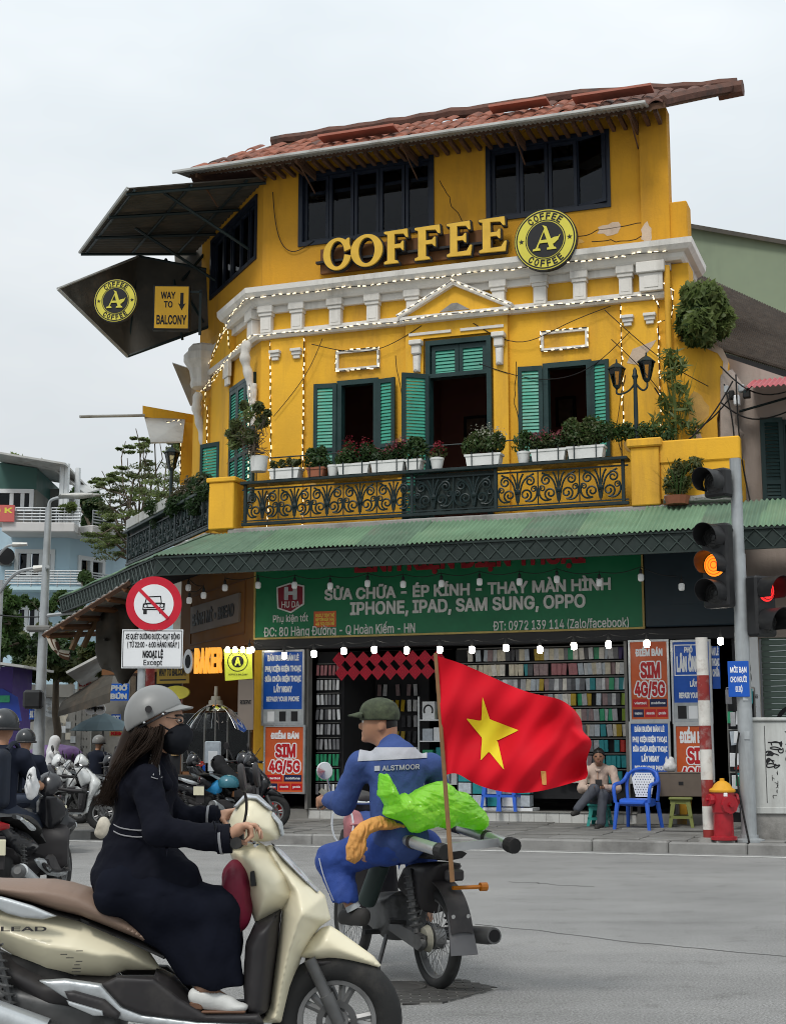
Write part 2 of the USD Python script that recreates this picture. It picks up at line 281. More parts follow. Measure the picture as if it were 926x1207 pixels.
# ================================================================ materials
YEL = (0.72,0.385,0.028)
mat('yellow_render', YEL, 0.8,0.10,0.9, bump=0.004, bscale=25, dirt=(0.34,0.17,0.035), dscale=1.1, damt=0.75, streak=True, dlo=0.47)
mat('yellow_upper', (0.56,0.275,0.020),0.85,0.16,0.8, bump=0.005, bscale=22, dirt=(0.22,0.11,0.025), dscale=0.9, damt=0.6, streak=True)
mat('yellow_clean', (0.74,0.40,0.030),0.75,0.10,1.3, bump=0.003, bscale=30, dirt=(0.30,0.15,0.035), dscale=1.6, damt=0.7, streak=True, dlo=0.47)
mat('faded_paint', (0.52,0.31,0.09),0.9,0.15,4, bump=0.004, dirt=(0.3,0.18,0.07), dscale=3, damt=0.6)
mat('bare_plaster', (0.52,0.40,0.30),0.9,0.15,3, bump=0.006, dirt=(0.3,0.22,0.17), dscale=2.0, damt=0.6)
mat('white_plaster', (0.66,0.63,0.58),0.75,0.08,2, bump=0.004, bscale=20, dirt=(0.20,0.18,0.15), dscale=1.6, damt=0.55, streak=True)
mat('green_paint', (0.012,0.034,0.033),0.42,0.3,3, bump=0.002, dirt=(0.03,0.05,0.05), damt=0.5)
mat('teal_paint', (0.040,0.28,0.195),0.45,0.15,2, dirt=(0.03,0.12,0.10), dscale=3, damt=0.5)
mat('iron', (0.010,0.020,0.021),0.45,0.3,8, bump=0.002, bscale=60, dirt=(0.03,0.032,0.028), dscale=6, damt=0.6)
mat('navy_paint', (0.010,0.014,0.024),0.4,0.25,4)
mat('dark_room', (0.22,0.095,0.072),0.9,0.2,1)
mat('black_void', (0.008,0.008,0.009),0.9,0.2,2)
glassmat('pane_dark', (0.36,0.40,0.46),0.45,0.0); glassmat('pane_clear', (0.93,0.95,0.95),0.9,0.03)
mat('concrete', (0.27,0.26,0.245),0.9,0.18,2.2, bump=0.006, dirt=(0.07,0.068,0.06), dscale=1.5, damt=0.75)
mat('roof_tile', (0.25,0.092,0.058),0.85,0.35,5, bump=0.006, dirt=(0.05,0.04,0.035), dscale=2.0, damt=0.8)
mat('roof_tile_dark', (0.12,0.06,0.045),0.88,0.4,5, bump=0.006, dirt=(0.035,0.033,0.03), dscale=2.5, damt=0.85)
mat('old_wood', (0.09,0.045,0.025),0.8,0.35,4, bump=0.004)
mat('zinc', (0.42,0.42,0.40),0.5,0.18,3, metal=0.3, dirt=(0.16,0.12,0.09), dscale=2.5, damt=0.6)
mat('dark_sheet', (0.060,0.054,0.044),0.7,0.35,3, bump=0.003, dirt=(0.14,0.10,0.07), dscale=1.6, damt=0.6)
mat('awning_green', (0.135,0.225,0.14),0.65,0.25,1.2, dirt=(0.22,0.26,0.17), dscale=0.9, damt=0.5, bump=0.002)
mat('awning_green_dull', (0.11,0.175,0.12),0.7,0.25,1.6, dirt=(0.17,0.16,0.13), dscale=1.2, damt=0.7, bump=0.002)
mat('fascia_green', (0.014,0.024,0.021),0.55,0.3,3, dirt=(0.04,0.05,0.045), dscale=3, damt=0.5)
mat('sign_green', (0.008,0.125,0.050),0.35,0.12,1.0, dirt=(0.006,0.05,0.025), dscale=0.7, damt=0.4)
mat('letter_silver', (0.50,0.50,0.48),0.4,0.15,6)
mat('letter_red', (0.25,0.012,0.018),0.45,0.2,4)
mat('white_print', (0.74,0.75,0.76),0.5,0.06,5); mat('print_grey', (0.36,0.38,0.39),0.5,0.25,8)
mat('black_print', (0.012,0.012,0.013),0.5,0.2,6)
mat('sign_yellow', (0.62,0.55,0.07),0.5,0.08,3, dirt=(0.35,0.28,0.05), dscale=3, damt=0.3); mat('gold_letter', (0.66,0.40,0.045),0.45,0.12,4)
mat('sign_brown', (0.14,0.055,0.015),0.6,0.2,2)
mat('poster_blue', (0.010,0.085,0.42),0.3,0.12,2); mat('poster_orange', (0.52,0.095,0.025),0.3,0.12,2, dirt=(0.32,0.05,0.02), dscale=2, damt=0.4)
mat('poster_red', (0.42,0.012,0.016),0.4,0.12,3); mat('poster_navy', (0.010,0.014,0.06),0.4,0.12,3)
mat('aluminium', (0.42,0.43,0.43),0.35,0.1,4, metal=0.7); mat('galvanised', (0.36,0.38,0.39),0.5,0.16,5, metal=0.35, dirt=(0.16,0.16,0.155), dscale=3, damt=0.6, streak=True)
mat('bulb_lit', (0.9,0.9,0.85),0.4,0.02, emit=(1.0,0.94,0.80), estr=13.0); mat('bulb_off', (0.78,0.78,0.76),0.3,0.04)
mat('led_warm', (0.9,0.85,0.7),0.4,0.02, emit=(1.0,0.80,0.48), estr=1.1); mat('wire', (0.012,0.012,0.012),0.6,0.2)
mat('amber_lit', (0.5,0.2,0.02),0.3,0.1, emit=(1.0,0.26,0.015), estr=1.25); mat('red_lit', (0.5,0.02,0.02),0.3,0.1, emit=(1.0,0.03,0.03), estr=1.0)
mat('baker_lit', (0.7,0.35,0.05),0.3,0.05, emit=(1.0,0.40,0.05), estr=.75); mat('lightbox_lime', (0.50,0.55,0.05),0.4,0.06, emit=(0.62,0.68,0.05), estr=0.35)
mat('wood_warm', (0.17,0.075,0.03),0.6,0.3,4); mat('brown_case', (0.125,0.098,0.078),0.55,0.15,6, bump=0.001)
mat('red_plastic', (0.48,0.012,0.016),0.35,0.1,4); mat('blue_plastic', (0.030,0.11,0.52),0.35,0.1,4); mat('olive_plastic', (0.17,0.19,0.055),0.4,0.12,4); mat('teal_plastic', (0.03,0.26,0.23),0.4,0.1,4)
# ================================================================ frames of the coffee house
F = Frame((-2.305,25.1),20.0); G = Frame((-2.305,25.1),65.6)
CH = thing('coffee_house', 'yellow three-storey corner coffee house with white cornice, green shutters and iron balcony', 'building', (-2.305,25.1,0))
def R(fr, u0, v0, u1, v1, o=0.0):
    """pixel corners -> (s0, s1, z0, z1)"""
    a, b = fr.px(u0, v0, o), fr.px(u1, v1, o); return min(a[0], b[0]), max(a[0], b[0]), min(a[1], b[1]), max(a[1], b[1])
def wallpoly(fr, outline, holes, o0, o1):
    g = sg.Polygon(outline)
    for h in holes: g = g.difference(sg.box(h[0], h[2], h[1], h[3]))
    return fr.put(ext(g, o0, o1))
S1 = 7.17
UW1 = (0.69,3.20,10.03,11.38); UW2 = (4.12,6.23,10.05,11.39)
W1 = (1.47,2.18,5.9,7.52); DC = (3.08,4.18,4.97,8.05); W2 = (5.07,5.83,5.9,7.50)
wall = [wallpoly(F, [(0,4.5),(S1,4.5),(S1,9.2),(0,9.2)], [W1, DC, W2], -0.28,0)]
GS = -3.7
SW = (-3.05,-0.32,10.0,11.22); SS = (-2.1,-0.25,5.6,7.9)
wall.append(wallpoly(G, [(GS, 3.1),(-0.0,3.1),(-0.0,9.2),(GS, 9.2)], [SS], -0.28,-0.002))
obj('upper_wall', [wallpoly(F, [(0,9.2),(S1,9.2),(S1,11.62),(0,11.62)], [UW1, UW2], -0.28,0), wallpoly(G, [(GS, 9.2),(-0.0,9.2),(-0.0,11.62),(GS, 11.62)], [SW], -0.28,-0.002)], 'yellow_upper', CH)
obj('wall', wall, 'yellow_render', CH)
# return walls: right flank and back, from the street to the eaves
def vwall(p, q, z0, z1, t=0.25):
    p, q = np.array(p[:2]), np.array(q[:2]); d = (q - p); L = np.linalg.norm(d); fr = Frame((p[0], p[1]), -math.degrees(math.atan2(d[1], d[0]))); return fb(fr, 0, L, z0, z1,-t, 0)
obj('wall', [vwall(F.w(S1 - .003,0,-0.285), F.w(S1 - 1.7,0,-6),3.1,11.6), vwall(F.w(S1 - 1.7,0,-6), G.w(GS, 0,-6),3.1,11.6), vwall(G.w(GS + .003,0,-6), G.w(GS + .003,0,-0.285),3.1,11.6)], 'yellow_render', CH)
# floors and dim rooms behind the openings
fl = sg.Polygon([tuple(F.w(0.1,0,-0.29)[:2]), tuple(F.w(S1 - .4,0,-0.29)[:2]), tuple(F.w(S1 - 2.0,0,-5.7)[:2]), tuple(G.w(GS + .3,0,-5.6)[:2]), tuple(G.w(GS + .3,0,-0.29)[:2])])
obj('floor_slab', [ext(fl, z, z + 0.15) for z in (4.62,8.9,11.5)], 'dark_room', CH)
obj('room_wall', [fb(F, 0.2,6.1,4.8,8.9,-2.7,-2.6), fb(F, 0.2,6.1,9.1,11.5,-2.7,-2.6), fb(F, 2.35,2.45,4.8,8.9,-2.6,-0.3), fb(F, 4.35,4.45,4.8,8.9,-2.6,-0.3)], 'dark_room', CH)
for (u0, v0, u1, v1) in ((653,467,678,500),(545,490,575,530)):
    s0, s1, z0, z1 = R(F, u0, v0, u1, v1,-2.5); pf = thing('picture_frame', 'dark framed picture hanging inside the %s' % ('right balcony window' if u0 > 600 else 'central balcony doorway'), 'picture', F.w(s0, z0,-2.59))
    obj('frame', [fb(F, s0, s1, z0, z1,-2.598,-2.56,0.01)], 'black_print', pf); obj('canvas', [fb(F, s0 + .06, s1 - .06, z0 + .06, z1 - .06,-2.56,-2.55)], mat('picture_canvas', (0.13,0.09,0.06),0.4,0.7,6) if 'picture_canvas' not in MATS else 'picture_canvas', pf)
# mouldings of the main front: cornice, frieze blocks, string course
def band(fr, s0, s1, prof, name, m, parent=CH, mitre0=0.0, mitre1=0.0):
    """horizontal moulding: prof = [(o, z), ...] closed"""
    pr = np.array(prof); a = np.array([fr.w(s0 + mitre0 * o, z, o) for o, z in pr]); b = np.array([fr.w(s1 + mitre1 * o, z, o) for o, z in pr]); n = len(pr)
    tri = trimesh.creation.triangulate_polygon(sg.Polygon(pr), engine='earcut'); tv, tf = tri
    k = np.arange(n); k2 = (k + 1) % n; f = np.vstack([np.stack([k, k2, k2 + n], 1), np.stack([k, k2 + n, k + n], 1)])
    m_ = trimesh.Trimesh(np.vstack([a, b]), np.vstack([f, tf, tf[:, ::-1] + n]), process=False); m_.fix_normals(); return m_
KM = -math.tan(math.radians(22.8))   # corner mitre
corn = [(0,8.98),(0.16,8.98),(0.20,9.02),(0.22,9.08),(0.30,9.11),(0.36,9.18),(0.37,9.27),(0.30,9.29),(0,9.33)]
obj('cornice', [band(F, 0, S1 + .02, corn, '', '', mitre0=KM, mitre1=1.0)], 'white_plaster', CH)
cc = band(G, -1.45,0, corn, '', '', mitre1=-KM); obj('cornice', [cc], 'white_plaster', CH)
obj('cornice', [band(Frame(F.w(S1 + .02,0,0), -70),0,1.2, corn, '', '', mitre0=-1.0)], 'white_plaster', CH)
obj('frieze', [fb(F, 0.01, S1,8.86,8.977,-0.01,0.075), fb(F, 0.01, S1,8.50,8.553,-0.01,0.06), fb(G, -3.4,-0.02,8.86,8.978,-0.01,0.075)], 'white_plaster', CH)
string = [(0,8.40),(0.10,8.40),(0.14,8.45),(0.14,8.49),(0,8.50)]
obj('string_course', [band(F, 0, S1, string, '', '', mitre0=KM), band(G, GS, 0, string, '', '', mitre1=-KM)], 'white_plaster', CH)
for (u0, u1) in ((306,321),(343,357),(387,403),(431,447),(478,494),(579,596),(627,646),(677,690),(728,748)):
    s0, s1 = F.px(u0,375,.1)[0], F.px(u1,375,.1)[0]; c = (s0 + s1) / 2; w = 0.105
    obj('frieze_block', [fb(F, c - w, c + w, 8.503,8.80,0,0.13,0.008), fb(F, c - w - .02, c + w + .02,8.80,8.857,0,0.155,0.006), fb(F, c - w - .04, c + w + .04,8.857,8.979,0,0.18,0.01), fb(F, c - w + .035, c + w - .035,8.56,8.75,0.13,0.137)], 'white_plaster', CH)
c = F.px(772,375,.1)[0] - .02
obj('frieze_block', [fb(F, c - .2, c + .17,8.503,8.80,0,0.22,0.01), fb(F, c - .24, c + .21,8.80,8.979,0,0.27,0.012), fb(F, c - .12, c + .1,8.56,8.75,0.22,0.23)], 'white_plaster', CH)
obj('frieze_block', [fb(G, -0.36,-0.10,8.503,8.80,0,0.15,0.01), fb(G, -0.40,-0.06,8.80,8.979,0,0.19,0.012)], 'white_plaster', CH)
# pilasters with small brackets
def bracket(fr, c, z, w=0.1, d=0.1):
    return [fb(fr, c - w, c + w, z, z + .05,0.03, d + .05,.006), fb(fr, c - w * .85, c + w * .85, z - .06, z, 0.03, d + .02,.006), fb(fr, c - w * .6, c + w * .6, z - .12, z - .06,0.03, d, .006)]
for u0, u1 in ((318,358),(733,777)):
    s0, s1 = F.px(u0,440,.03)[0], F.px(u1,440,.03)[0]
    pl = obj('pilaster', [fb(F, s0, s1,4.98,8.40,0,0.05,0.01)], 'yellow_clean', CH)
    for cs in (s0 + .12, s1 - .12): obj('bracket', bracket(F, cs, 8.12), 'white_plaster', pl)
s0, s1 = F.px(738,415,.06)[0], F.px(770,415,.06)[0]
obj('peeled_patch', [F.put(ext([(s0,7.40),(s0 + .1,7.62),(s0 + .3,7.68),(s1 + .05,7.74),(s1,7.66),(s0 + .35,7.56),(s0 + .15,7.36)], 0.052,0.054))], 'bare_plaster', CH)
# central bay with pediment
s0, s1 = F.px(478,400,.08)[0], F.px(598,390,.08)[0]; BAY = (s0, s1)
bay = sg.box(s0,4.98, s1,8.40).difference(sg.box(DC[0] - .06,4.9, DC[1] + .06, DC[3] + .07))
obj('wall_bay', [F.put(ext(bay, 0.0,0.09))], 'yellow_clean', CH)
mid = (s0 + s1) / 2; hw = (s1 - s0) / 2 + .05
ped = obj('pediment', [F.put(ext([(mid - hw, 8.5),(mid + hw, 8.5),(mid, 8.99)], 0.08,0.15))], 'yellow_clean', CH)
def bar2(p, q, t, o0, o1):
    p, q = np.array(p, float), np.array(q, float); d = (q - p) / np.linalg.norm(q - p); n_ = np.array([-d[1], d[0]]) * t / 2; return F.put(ext([p - n_, q - n_, q + n_, p + n_], o0, o1))
obj('raking_moulding', [bar2((mid - hw - .05,8.50),(mid + .03,9.02), .09,.08,.24), bar2((mid + hw + .05,8.502),(mid - .03,9.021), .09,.079,.238)], 'white_plaster', ped)
obj('tympanum_ornament', [F.put(ext([(mid - .26,8.53),(mid + .26,8.53),(mid + .05,8.66),(mid - .05,8.66)], 0.15,0.165))], 'concrete', ped)
obj('string_course', [band(F, s0 - .06, s1 + .06, [(0.09,8.385),(0.20,8.385),(0.235,8.44),(0.235,8.49),(0.09,8.497)], '', '')], 'white_plaster', CH)
for a, b in ((s0 + .06, mid - .08),(mid + .08, s1 - .06)): obj('panel_moulding', [fb(F, a, b, 8.18,8.23,.09,.115,.005)], 'white_plaster', CH)
for cs in (DC[0] - .16, DC[1] + .17):
    obj('console', [fb(F, cs - .11, cs + .11,8.00,8.08,.09,.24,.01), fb(F, cs - .08, cs + .08,7.84,8.0,.09,.20,.02), F.put(inflate([(cs - .06,7.54),(cs + .06,7.54),(cs + .07,7.84),(cs - .07,7.84)], .06,.05,.03).apply_translation([0,0,.12]))], 'white_plaster', CH)
# framed sunk panels above the side windows
for (u0, v0, u1, v1) in ((396,413,447,436),(637,390,693,412)):
    a = R(F, u0, v0, u1, v1,.03); z0, z1 = a[2] + .04, a[3] - .02; t = .045
    obj('panel_frame', [F.put(ext(sg.box(a[0], z0, a[1], z1).difference(sg.box(a[0] + t, z0 + t, a[1] - t, z1 - t)),0,.05))], 'white_plaster', CH)
    LEDBOX = globals().setdefault('LEDBOX', []); LEDBOX.append((a[0], a[1], z0, z1))
# corner scroll ornament and left capital
def scroll_column(fr, s, z1, z0, name):
    pts = [(s, z1,.22),(s + .02, z1 - .3,.26),(s, z1 - .7,.16),(s, z1 - 1.1,.10),(s + .01,(z1 + z0) / 2,.09),(s, z0,.08)]
    q = spline([fr.w(a, z, o) for a, z, o in pts], 40); r = np.interp(np.linspace(0,1,40),[0,.08,.5,1], [.075,.095,.06,.045]) * (1 + 0.16 * np.sin(np.linspace(0,46,40)))
    return tube(q, r, 8)
obj('scroll_ornament', [scroll_column(G, -0.12,8.38,6.9, '')], 'white_plaster', CH, smooth=50)
obj('scroll_ornament', [scroll_column(G, -2.98,8.1,5.6, '')], 'white_plaster', CH, smooth=50)
cap = G.w(-2.95,0,.15)
obj('capital', [lathe([(0.0,8.2),(.22,8.2),(.25,8.28),(.23,8.36),(.27,8.55),(.34,8.66),(.38,8.72),(.38,8.86),(.31,8.88),(.29,9.0),(.25,9.04),(0,9.06)], (cap[0], cap[1], 0), n=8)], 'white_plaster', CH)
obj('pilaster', [fb(G, -2.72,-1.62,4.98,8.38,0,.06,.01)], 'yellow_clean', CH); obj('pilaster', [fb(G, -3.6,-2.75,4.98,7.98,0,.14,.01)], 'yellow_clean', CH)
# stepped parapet of the side front
obj('parapet', [G.put(ext([(-2.85,8.5),(-1.45,8.5),(-1.45,9.3),(-1.8,9.22),(-2.2,9.0),(-2.6,8.78),(-2.85,8.74)], 0.0,.10))], 'yellow_clean', CH)
obj('side_panel_block', [fb(G, -1.75,-1.45,8.1,8.5,.06,.14,.01), fb(G, -1.7,-1.5,7.95,8.1,.06,.12,.01)], 'white_plaster', CH)
# ---------------------------------------------------------------- windows
def shutter(fr, hinge, sgn, w, z0, z1, ang, parent, split=0.72, slatm='teal_paint', o=0.03, th=0.045):
    """louvred leaf hinged at s=hinge, opening to side sgn; ang = degrees turned out from flat against the wall"""
    fl = Frame(fr.w(hinge, 0, o), math.degrees(math.atan2(-fr.a[1], fr.a[0])) + (ang if sgn > 0 else -ang)) if ang else Frame(fr.w(hinge, 0, o), math.degrees(math.atan2(-fr.a[1], fr.a[0])))
    x0, x1 = (0, w) if sgn > 0 else (-w, 0); zs = z0 + (z1 - z0) * (1 - split); st = min(.065, w * .2)
    fr_ = sg.box(x0, z0, x1, z1).difference(sg.box(x0 + st, z0 + st * 1.3, x1 - st, zs - st * .5)).difference(sg.box(x0 + st, zs + st * .5, x1 - st, z1 - st * 1.2))
    sh = obj('shutter', [fl.put(ext(fr_, 0, th))], 'green_paint', parent); sl = []
    for a, b in ((z0 + st * 1.3, zs - st * .5),(zs + st * .5, z1 - st * 1.2)):
        n = max(3, int((b - a) / .055))
        for k in range(n):
            z = a + (b - a) * (k + .5) / n; m = trimesh.creation.box([x1 - x0 - 2 * st, .007,.055]); m.apply_transform(trimesh.transformations.rotation_matrix(math.radians(70),[1,0,0])); m.apply_translation([(x0 + x1) / 2, z, th * .45]); sl.append(fl.put(m))
    obj('slats', sl, slatm, sh, kind='stuff'); return sh
def frame_ring(fr, s0, s1, z0, z1, t, o0, o1, sill=True):
    return fr.put(ext(sg.box(s0, z0, s1, z1).difference(sg.box(s0 + t, z0 + (t if sill else -1), s1 - t, z1 - t)), o0, o1))
for W, wl, wr in ((W1,.40,.33),(W2,.40,.30)):
    w = obj('window', [frame_ring(F, W[0] - .02, W[1] + .02, W[2] - .02, W[3] + .02,.085,-.12,.045)], 'green_paint', CH)
    obj('sill', [fb(F, W[0] - .08, W[1] + .08, W[2] - .09, W[2] - .022,0,.12,.01)], 'green_paint', w)
    shutter(F, W[0] - .025,-1, wl, W[2] + .0, W[3] - .02,8, CH); shutter(F, W[1] + .025,1, wr, W[2] + .0, W[3] - .02,10, CH)
d = obj('balcony_door', [frame_ring(F, DC[0] - .02, DC[1] + .02, DC[2], DC[3] + .02,.08,-.1,.10, False), fb(F, DC[0] + .06, DC[1] - .06,7.43,7.50,-.1,.10)], 'green_paint', CH)
for k in (0,1):
    x0 = DC[0] + .07 + k * (DC[1] - DC[0] - .14) / 2; x1 = x0 + (DC[1] - DC[0] - .14) / 2; shutter(F, x0 + .005,1, x1 - x0 - .01,7.51, DC[3] - .07,0, CH, split=1.0, o=.0)
shutter(F, DC[0] + .03,-1,.46, DC[2] + .05,7.49,36, CH, split=.78, o=.10)
sd = obj('balcony_door', [frame_ring(F, DC[1] - .09, DC[1] - .04, DC[2] + .05,7.42,.012,-.5,-.08)], 'green_paint', CH)
def louvred_bank(fr, W, n, parent):
    w = obj('window', [frame_ring(fr, W[0], W[1], W[2], W[3], .07,-.1,.05)], 'green_paint', parent); step = (W[1] - W[0] - .1) / n
    for k in range(n): shutter(fr, W[0] + .05 + k * step + .004,1, step - .008, W[2] + .07, W[3] - .07,0, parent, split=.6, o=0.0)
louvred_bank(G, SS, 4, CH)
shutter(G, SS[0] - .02,-1,.5, SS[2], 7.0,28, CH)
def top_window(fr, W, n, open_last=False):
    w = obj('window', [frame_ring(fr, W[0], W[1], W[2], W[3], .075,-.16,.03)], 'navy_paint', CH); step = (W[1] - W[0] - .15) / n
    for k in range(n):
        a = W[0] + .075 + k * step; b = a + step
        if open_last and k == n - 1:
            fo = Frame(fr.w(b, 0,.03),20 + 18); rr = [(-step - .06,-.0)]; x0, x1 = -step - .05,0.02
            sh = obj('sash', [frame_ring(fo, x0, x1, W[2] + .09, W[3] - .03,.06,0,.045)], 'navy_paint', w); obj('pane', [fb(fo, x0 + .062, x1 - .062, W[2] + .152, W[3] - .092,.018,.024)], 'pane_dark', w); continue
        obj('sash', [frame_ring(fr, a + .008, b - .008, W[2] + .08, W[3] - .08,.052,-.12,-.06 + .01 * (k % 2))], 'navy_paint', w)
        obj('pane', [fb(fr, a + .062, b - .062, W[2] + .134, W[3] - .134,-.1,-.094)], 'pane_dark', w)
        obj('pane_bar', [fb(fr, a + .062, b - .062, W[3] - .36, W[3] - .30,-.19,-.165)], 'white_print', w)
top_window(F, UW1,5); top_window(F, UW2,4, True); top_window(G, SW, 5)
# ---------------------------------------------------------------- roof
sl = math.tan(math.radians(32.5)); E0, ZE = 0.62,11.44; OR_ = -1.0
def roofz(o): return ZE + (E0 - o) * sl
base = [(-1.15, E0),(7.25, E0),(8.15, OR_),(-0.3, OR_)]
drp = lambda s, o: -.22 * min(max((s - 5.6) / 2.4,0),1) * (E0 - o) / 1.62
vb = [F.w(s, roofz(o) + drp(s, o), o) for s, o in base]; vt = [p - [0,0,.10] for p in vb]
obj('roof', [trimesh.convex.convex_hull(np.array(vb + vt))], 'old_wood', CH)
hb = [F.w(-0.3, roofz(OR_), OR_), F.w(6.9, roofz(OR_), OR_), F.w(4.6,11.3,-5.8), F.w(-2.8,11.6,-5.8), F.w(-1.15, roofz(E0), E0), F.w(-2.6,11.58,-3.5)]
obj('roof', [trimesh.convex.convex_hull(np.array(hb) - [0,0,.06])], 'roof_tile_dark', CH)
rt = np.random.default_rng(3); nt = 38
tl = [(0.0,.05),(.03,.045),(.07,.0),(.11,.0),(.15,.03)]
for row in range(4):
    o0 = E0 + .05 - row * .37; o1 = o0 - .42
    for k in range(nt):
        f0 = (k + (row % 2) * .0) / nt; wd = (7.25 + 1.15) / nt
        s = -1.15 + f0 * 8.4 + (E0 - o0) * (0.9 / 1.62) * f0 + (E0 - o0) * .52 * (1 - f0)
        if row < 2 or rt.random() < 0.92:
            jz = rt.normal() * .008 + drp(s, o0); prof = [(0,.015),(wd * .25,.055),(wd * .5,.07),(wd * .75,.055),(wd, .015)]
            A = np.array([F.w(s + x, roofz(o0) + h + .02 + jz, o0) for x, h in prof] + [F.w(s + x, roofz(o1) + h * .8 + jz, o1) for x, h in prof] + [F.w(s + x, roofz(o0) + h - .0 + jz - .012, o0) for x, h in prof])
            q = []
            for i in range(4): q += [[i, i + 1, i + 6], [i, i + 6, i + 5], [i, i + 11, i + 1], [i, i + 10, i + 11]]
            obj('roof_tile', trimesh.Trimesh(A, q, process=False), 'roof_tile_dark' if (f0 > .84 or rt.random() < .12) else 'roof_tile', CH)
rid = [F.w(s, roofz(OR_) + .06 + drp(s, OR_) + rt.normal() * .01, OR_) for s in np.linspace(-0.3,8.2,30)]
obj('ridge', [tube(rid, np.where(np.arange(30) % 2,.10,.115),8)], 'roof_tile_dark', CH, smooth=40)
vg = [F.w(7.22 + t * .95, roofz(E0 - t * 1.62) + .02 + drp(7.22 + t * .95, E0 - t * 1.62), E0 - t * 1.62) for t in np.linspace(0,1,8)]
obj('verge', [tube(vg, .09,6), cyl(F.w(7.9,12.20,-.98), F.w(8.3,12.20,-.95), .15,.14,8)], 'roof_tile_dark', CH)
mat('salmon_sheet', (0.36,0.13,0.09),0.7,0.2,4)
for bb in ((5.7,7.0,11.86,11.90,.1,.40),(4.2,5.2,12.05,12.09,-.2,.1),(1.2,2.6,11.84,11.88,.1,.40)): obj('roof_board', [fb(F, *bb)], 'salmon_sheet', CH)
# zinc eaves sheet (corrugated) and its ribs
cor = grid(lambda U, V: np.stack([-1.3 + U * 8.3,11.33 + V * .12 + .012 * np.sin(U * 8.3 / .076 * 2 * np.pi), .96 - V * .62], -1),660,1); obj('eaves_sheet', [F.put(thick(cor, .006))], 'zinc', CH)
obj('gutter_edge', [F.put(tube([(-1.3,11.325,.97),(7.0,11.325,.97)], .035,6))], 'zinc', CH)
for k, s in enumerate(np.linspace(-0.9,6.7,5)): obj('eaves_bracket', [fb(F, s - .02, s + .02,11.22,11.30,-0.0,.85), F.put(cyl((s, 10.98,.01),(s, 11.24,.7), .014, n=6))], 'old_wood', CH)
obj('rafter_ends', [fb(F, s - .03, s + .03,11.31,11.38,.05,.55) for s in np.arange(0.05,7.1,.19)], 'old_wood', CH, kind='stuff')
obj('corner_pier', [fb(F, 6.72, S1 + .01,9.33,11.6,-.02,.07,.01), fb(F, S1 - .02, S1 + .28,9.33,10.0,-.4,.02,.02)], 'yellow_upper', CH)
obj('downpipe', [F.put(tube([(7.12,8.9,.15),(7.12,5.6,.15)], .05,10))], 'yellow_clean', CH, smooth=40)
obj('cable', [tube(spline([F.w(s, z, .04) for s, z in ((0.2,11.1),(.35,10.2),(.6,9.95),(1.0,10.1))], 20), .008,5)], 'wire', CH)
for pts in (((1.0,8.22),(2.1,8.0),(3.0,8.35)),((.3,7.0),(.9,7.7),(1.2,8.3)),((3.9,8.3),(4.7,7.9),(5.4,8.1),(6.2,8.35)),((4.0,7.6),(5.0,7.25),(5.8,7.35),(6.5,7.9)),((6.2,7.8),(6.8,7.1),(7.3,6.3)),((6.1,8.3),(7.0,7.4),(7.7,6.9))):
    obj('cable', [tube(spline([F.w(s, z, .10) for s, z in pts], 20), .007,4)], 'wire', CH)
# right-hand low wall with a broken top
obj('party_wall', [F.put(ext([(S1 + .002,4.9),(7.82,4.9),(7.80,6.4),(7.95,6.9),(8.0,7.3),(7.93,7.48),(7.78,7.56),(7.6,7.72),(7.4,7.8),(S1 + .002,7.8)], -.5,-.0))], 'yellow_render', CH)
obj('party_wall', [fb(F, S1 + .003,7.44,7.7,8.97,-.5,-.002)], 'yellow_render', CH)
rk_ = np.random.default_rng(17)
for (sa, za, sb, zb) in ((5.3,9.62,7.1,9.72),(5.9,9.5,6.9,9.55),(6.9,9.75,6.95,10.9),(3.3,10.9,3.7,9.9),(.25,8.3,.3,6.2),(2.5,7.9,2.62,6.0),(4.6,7.6,4.72,6.1),(6.4,7.2,6.3,6.0)):
    t = np.linspace(0,1,14)[:, None]; p = np.array([sa, za]) * (1 - t) + np.array([sb, zb]) * t; p += np.cumsum(rk_.normal(size=p.shape) * .022,0) * np.sin(t * 3.14); obj('crack', [F.put(ext(sg.LineString(p).buffer(.006), .055 if 6 < sa < 7 and za < 8.4 else .0,.057 if 6 < sa < 7 and za < 8.4 else .003))], 'black_void', CH)
for (s, z, w, h, o) in ((5.5,9.55,.3,.1,0),(6.2,9.68,.22,.12,0),(6.8,9.5,.1,.2,.07),(4.9,9.45,.2,.06,0),(1.0,6.0,.12,.3,0),(2.55,6.2,.1,.35,0),(6.5,6.1,.2,.2,.052),(7.5,6.6,.2,.35,.0)):
    a = np.linspace(0,6.283,15)[:-1]; r_ = .6 + .5 * rk_.random(14); obj('peeled_patch', [F.put(ext(sg.Polygon(np.c_[s + w * r_ * np.cos(a), z + h * r_ * np.sin(a)]), o, o + .003))], 'bare_plaster' if rk_.random() < .45 else 'faded_paint', CH)
obj('exposed_edge', [F.put(ext([(7.55,7.77),(7.78,7.60),(7.93,7.5),(8.01,7.3),(7.96,6.9),(7.90,6.95),(7.93,7.3),(7.85,7.44),(7.7,7.52),(7.52,7.68)], 0.0,.015)), F.put(ext([(7.3,4.98),(7.75,4.98),(7.7,5.6),(7.6,6.0),(7.5,6.3),(7.42,6.1),(7.38,5.5)], 0,.012))], 'bare_plaster', CH)
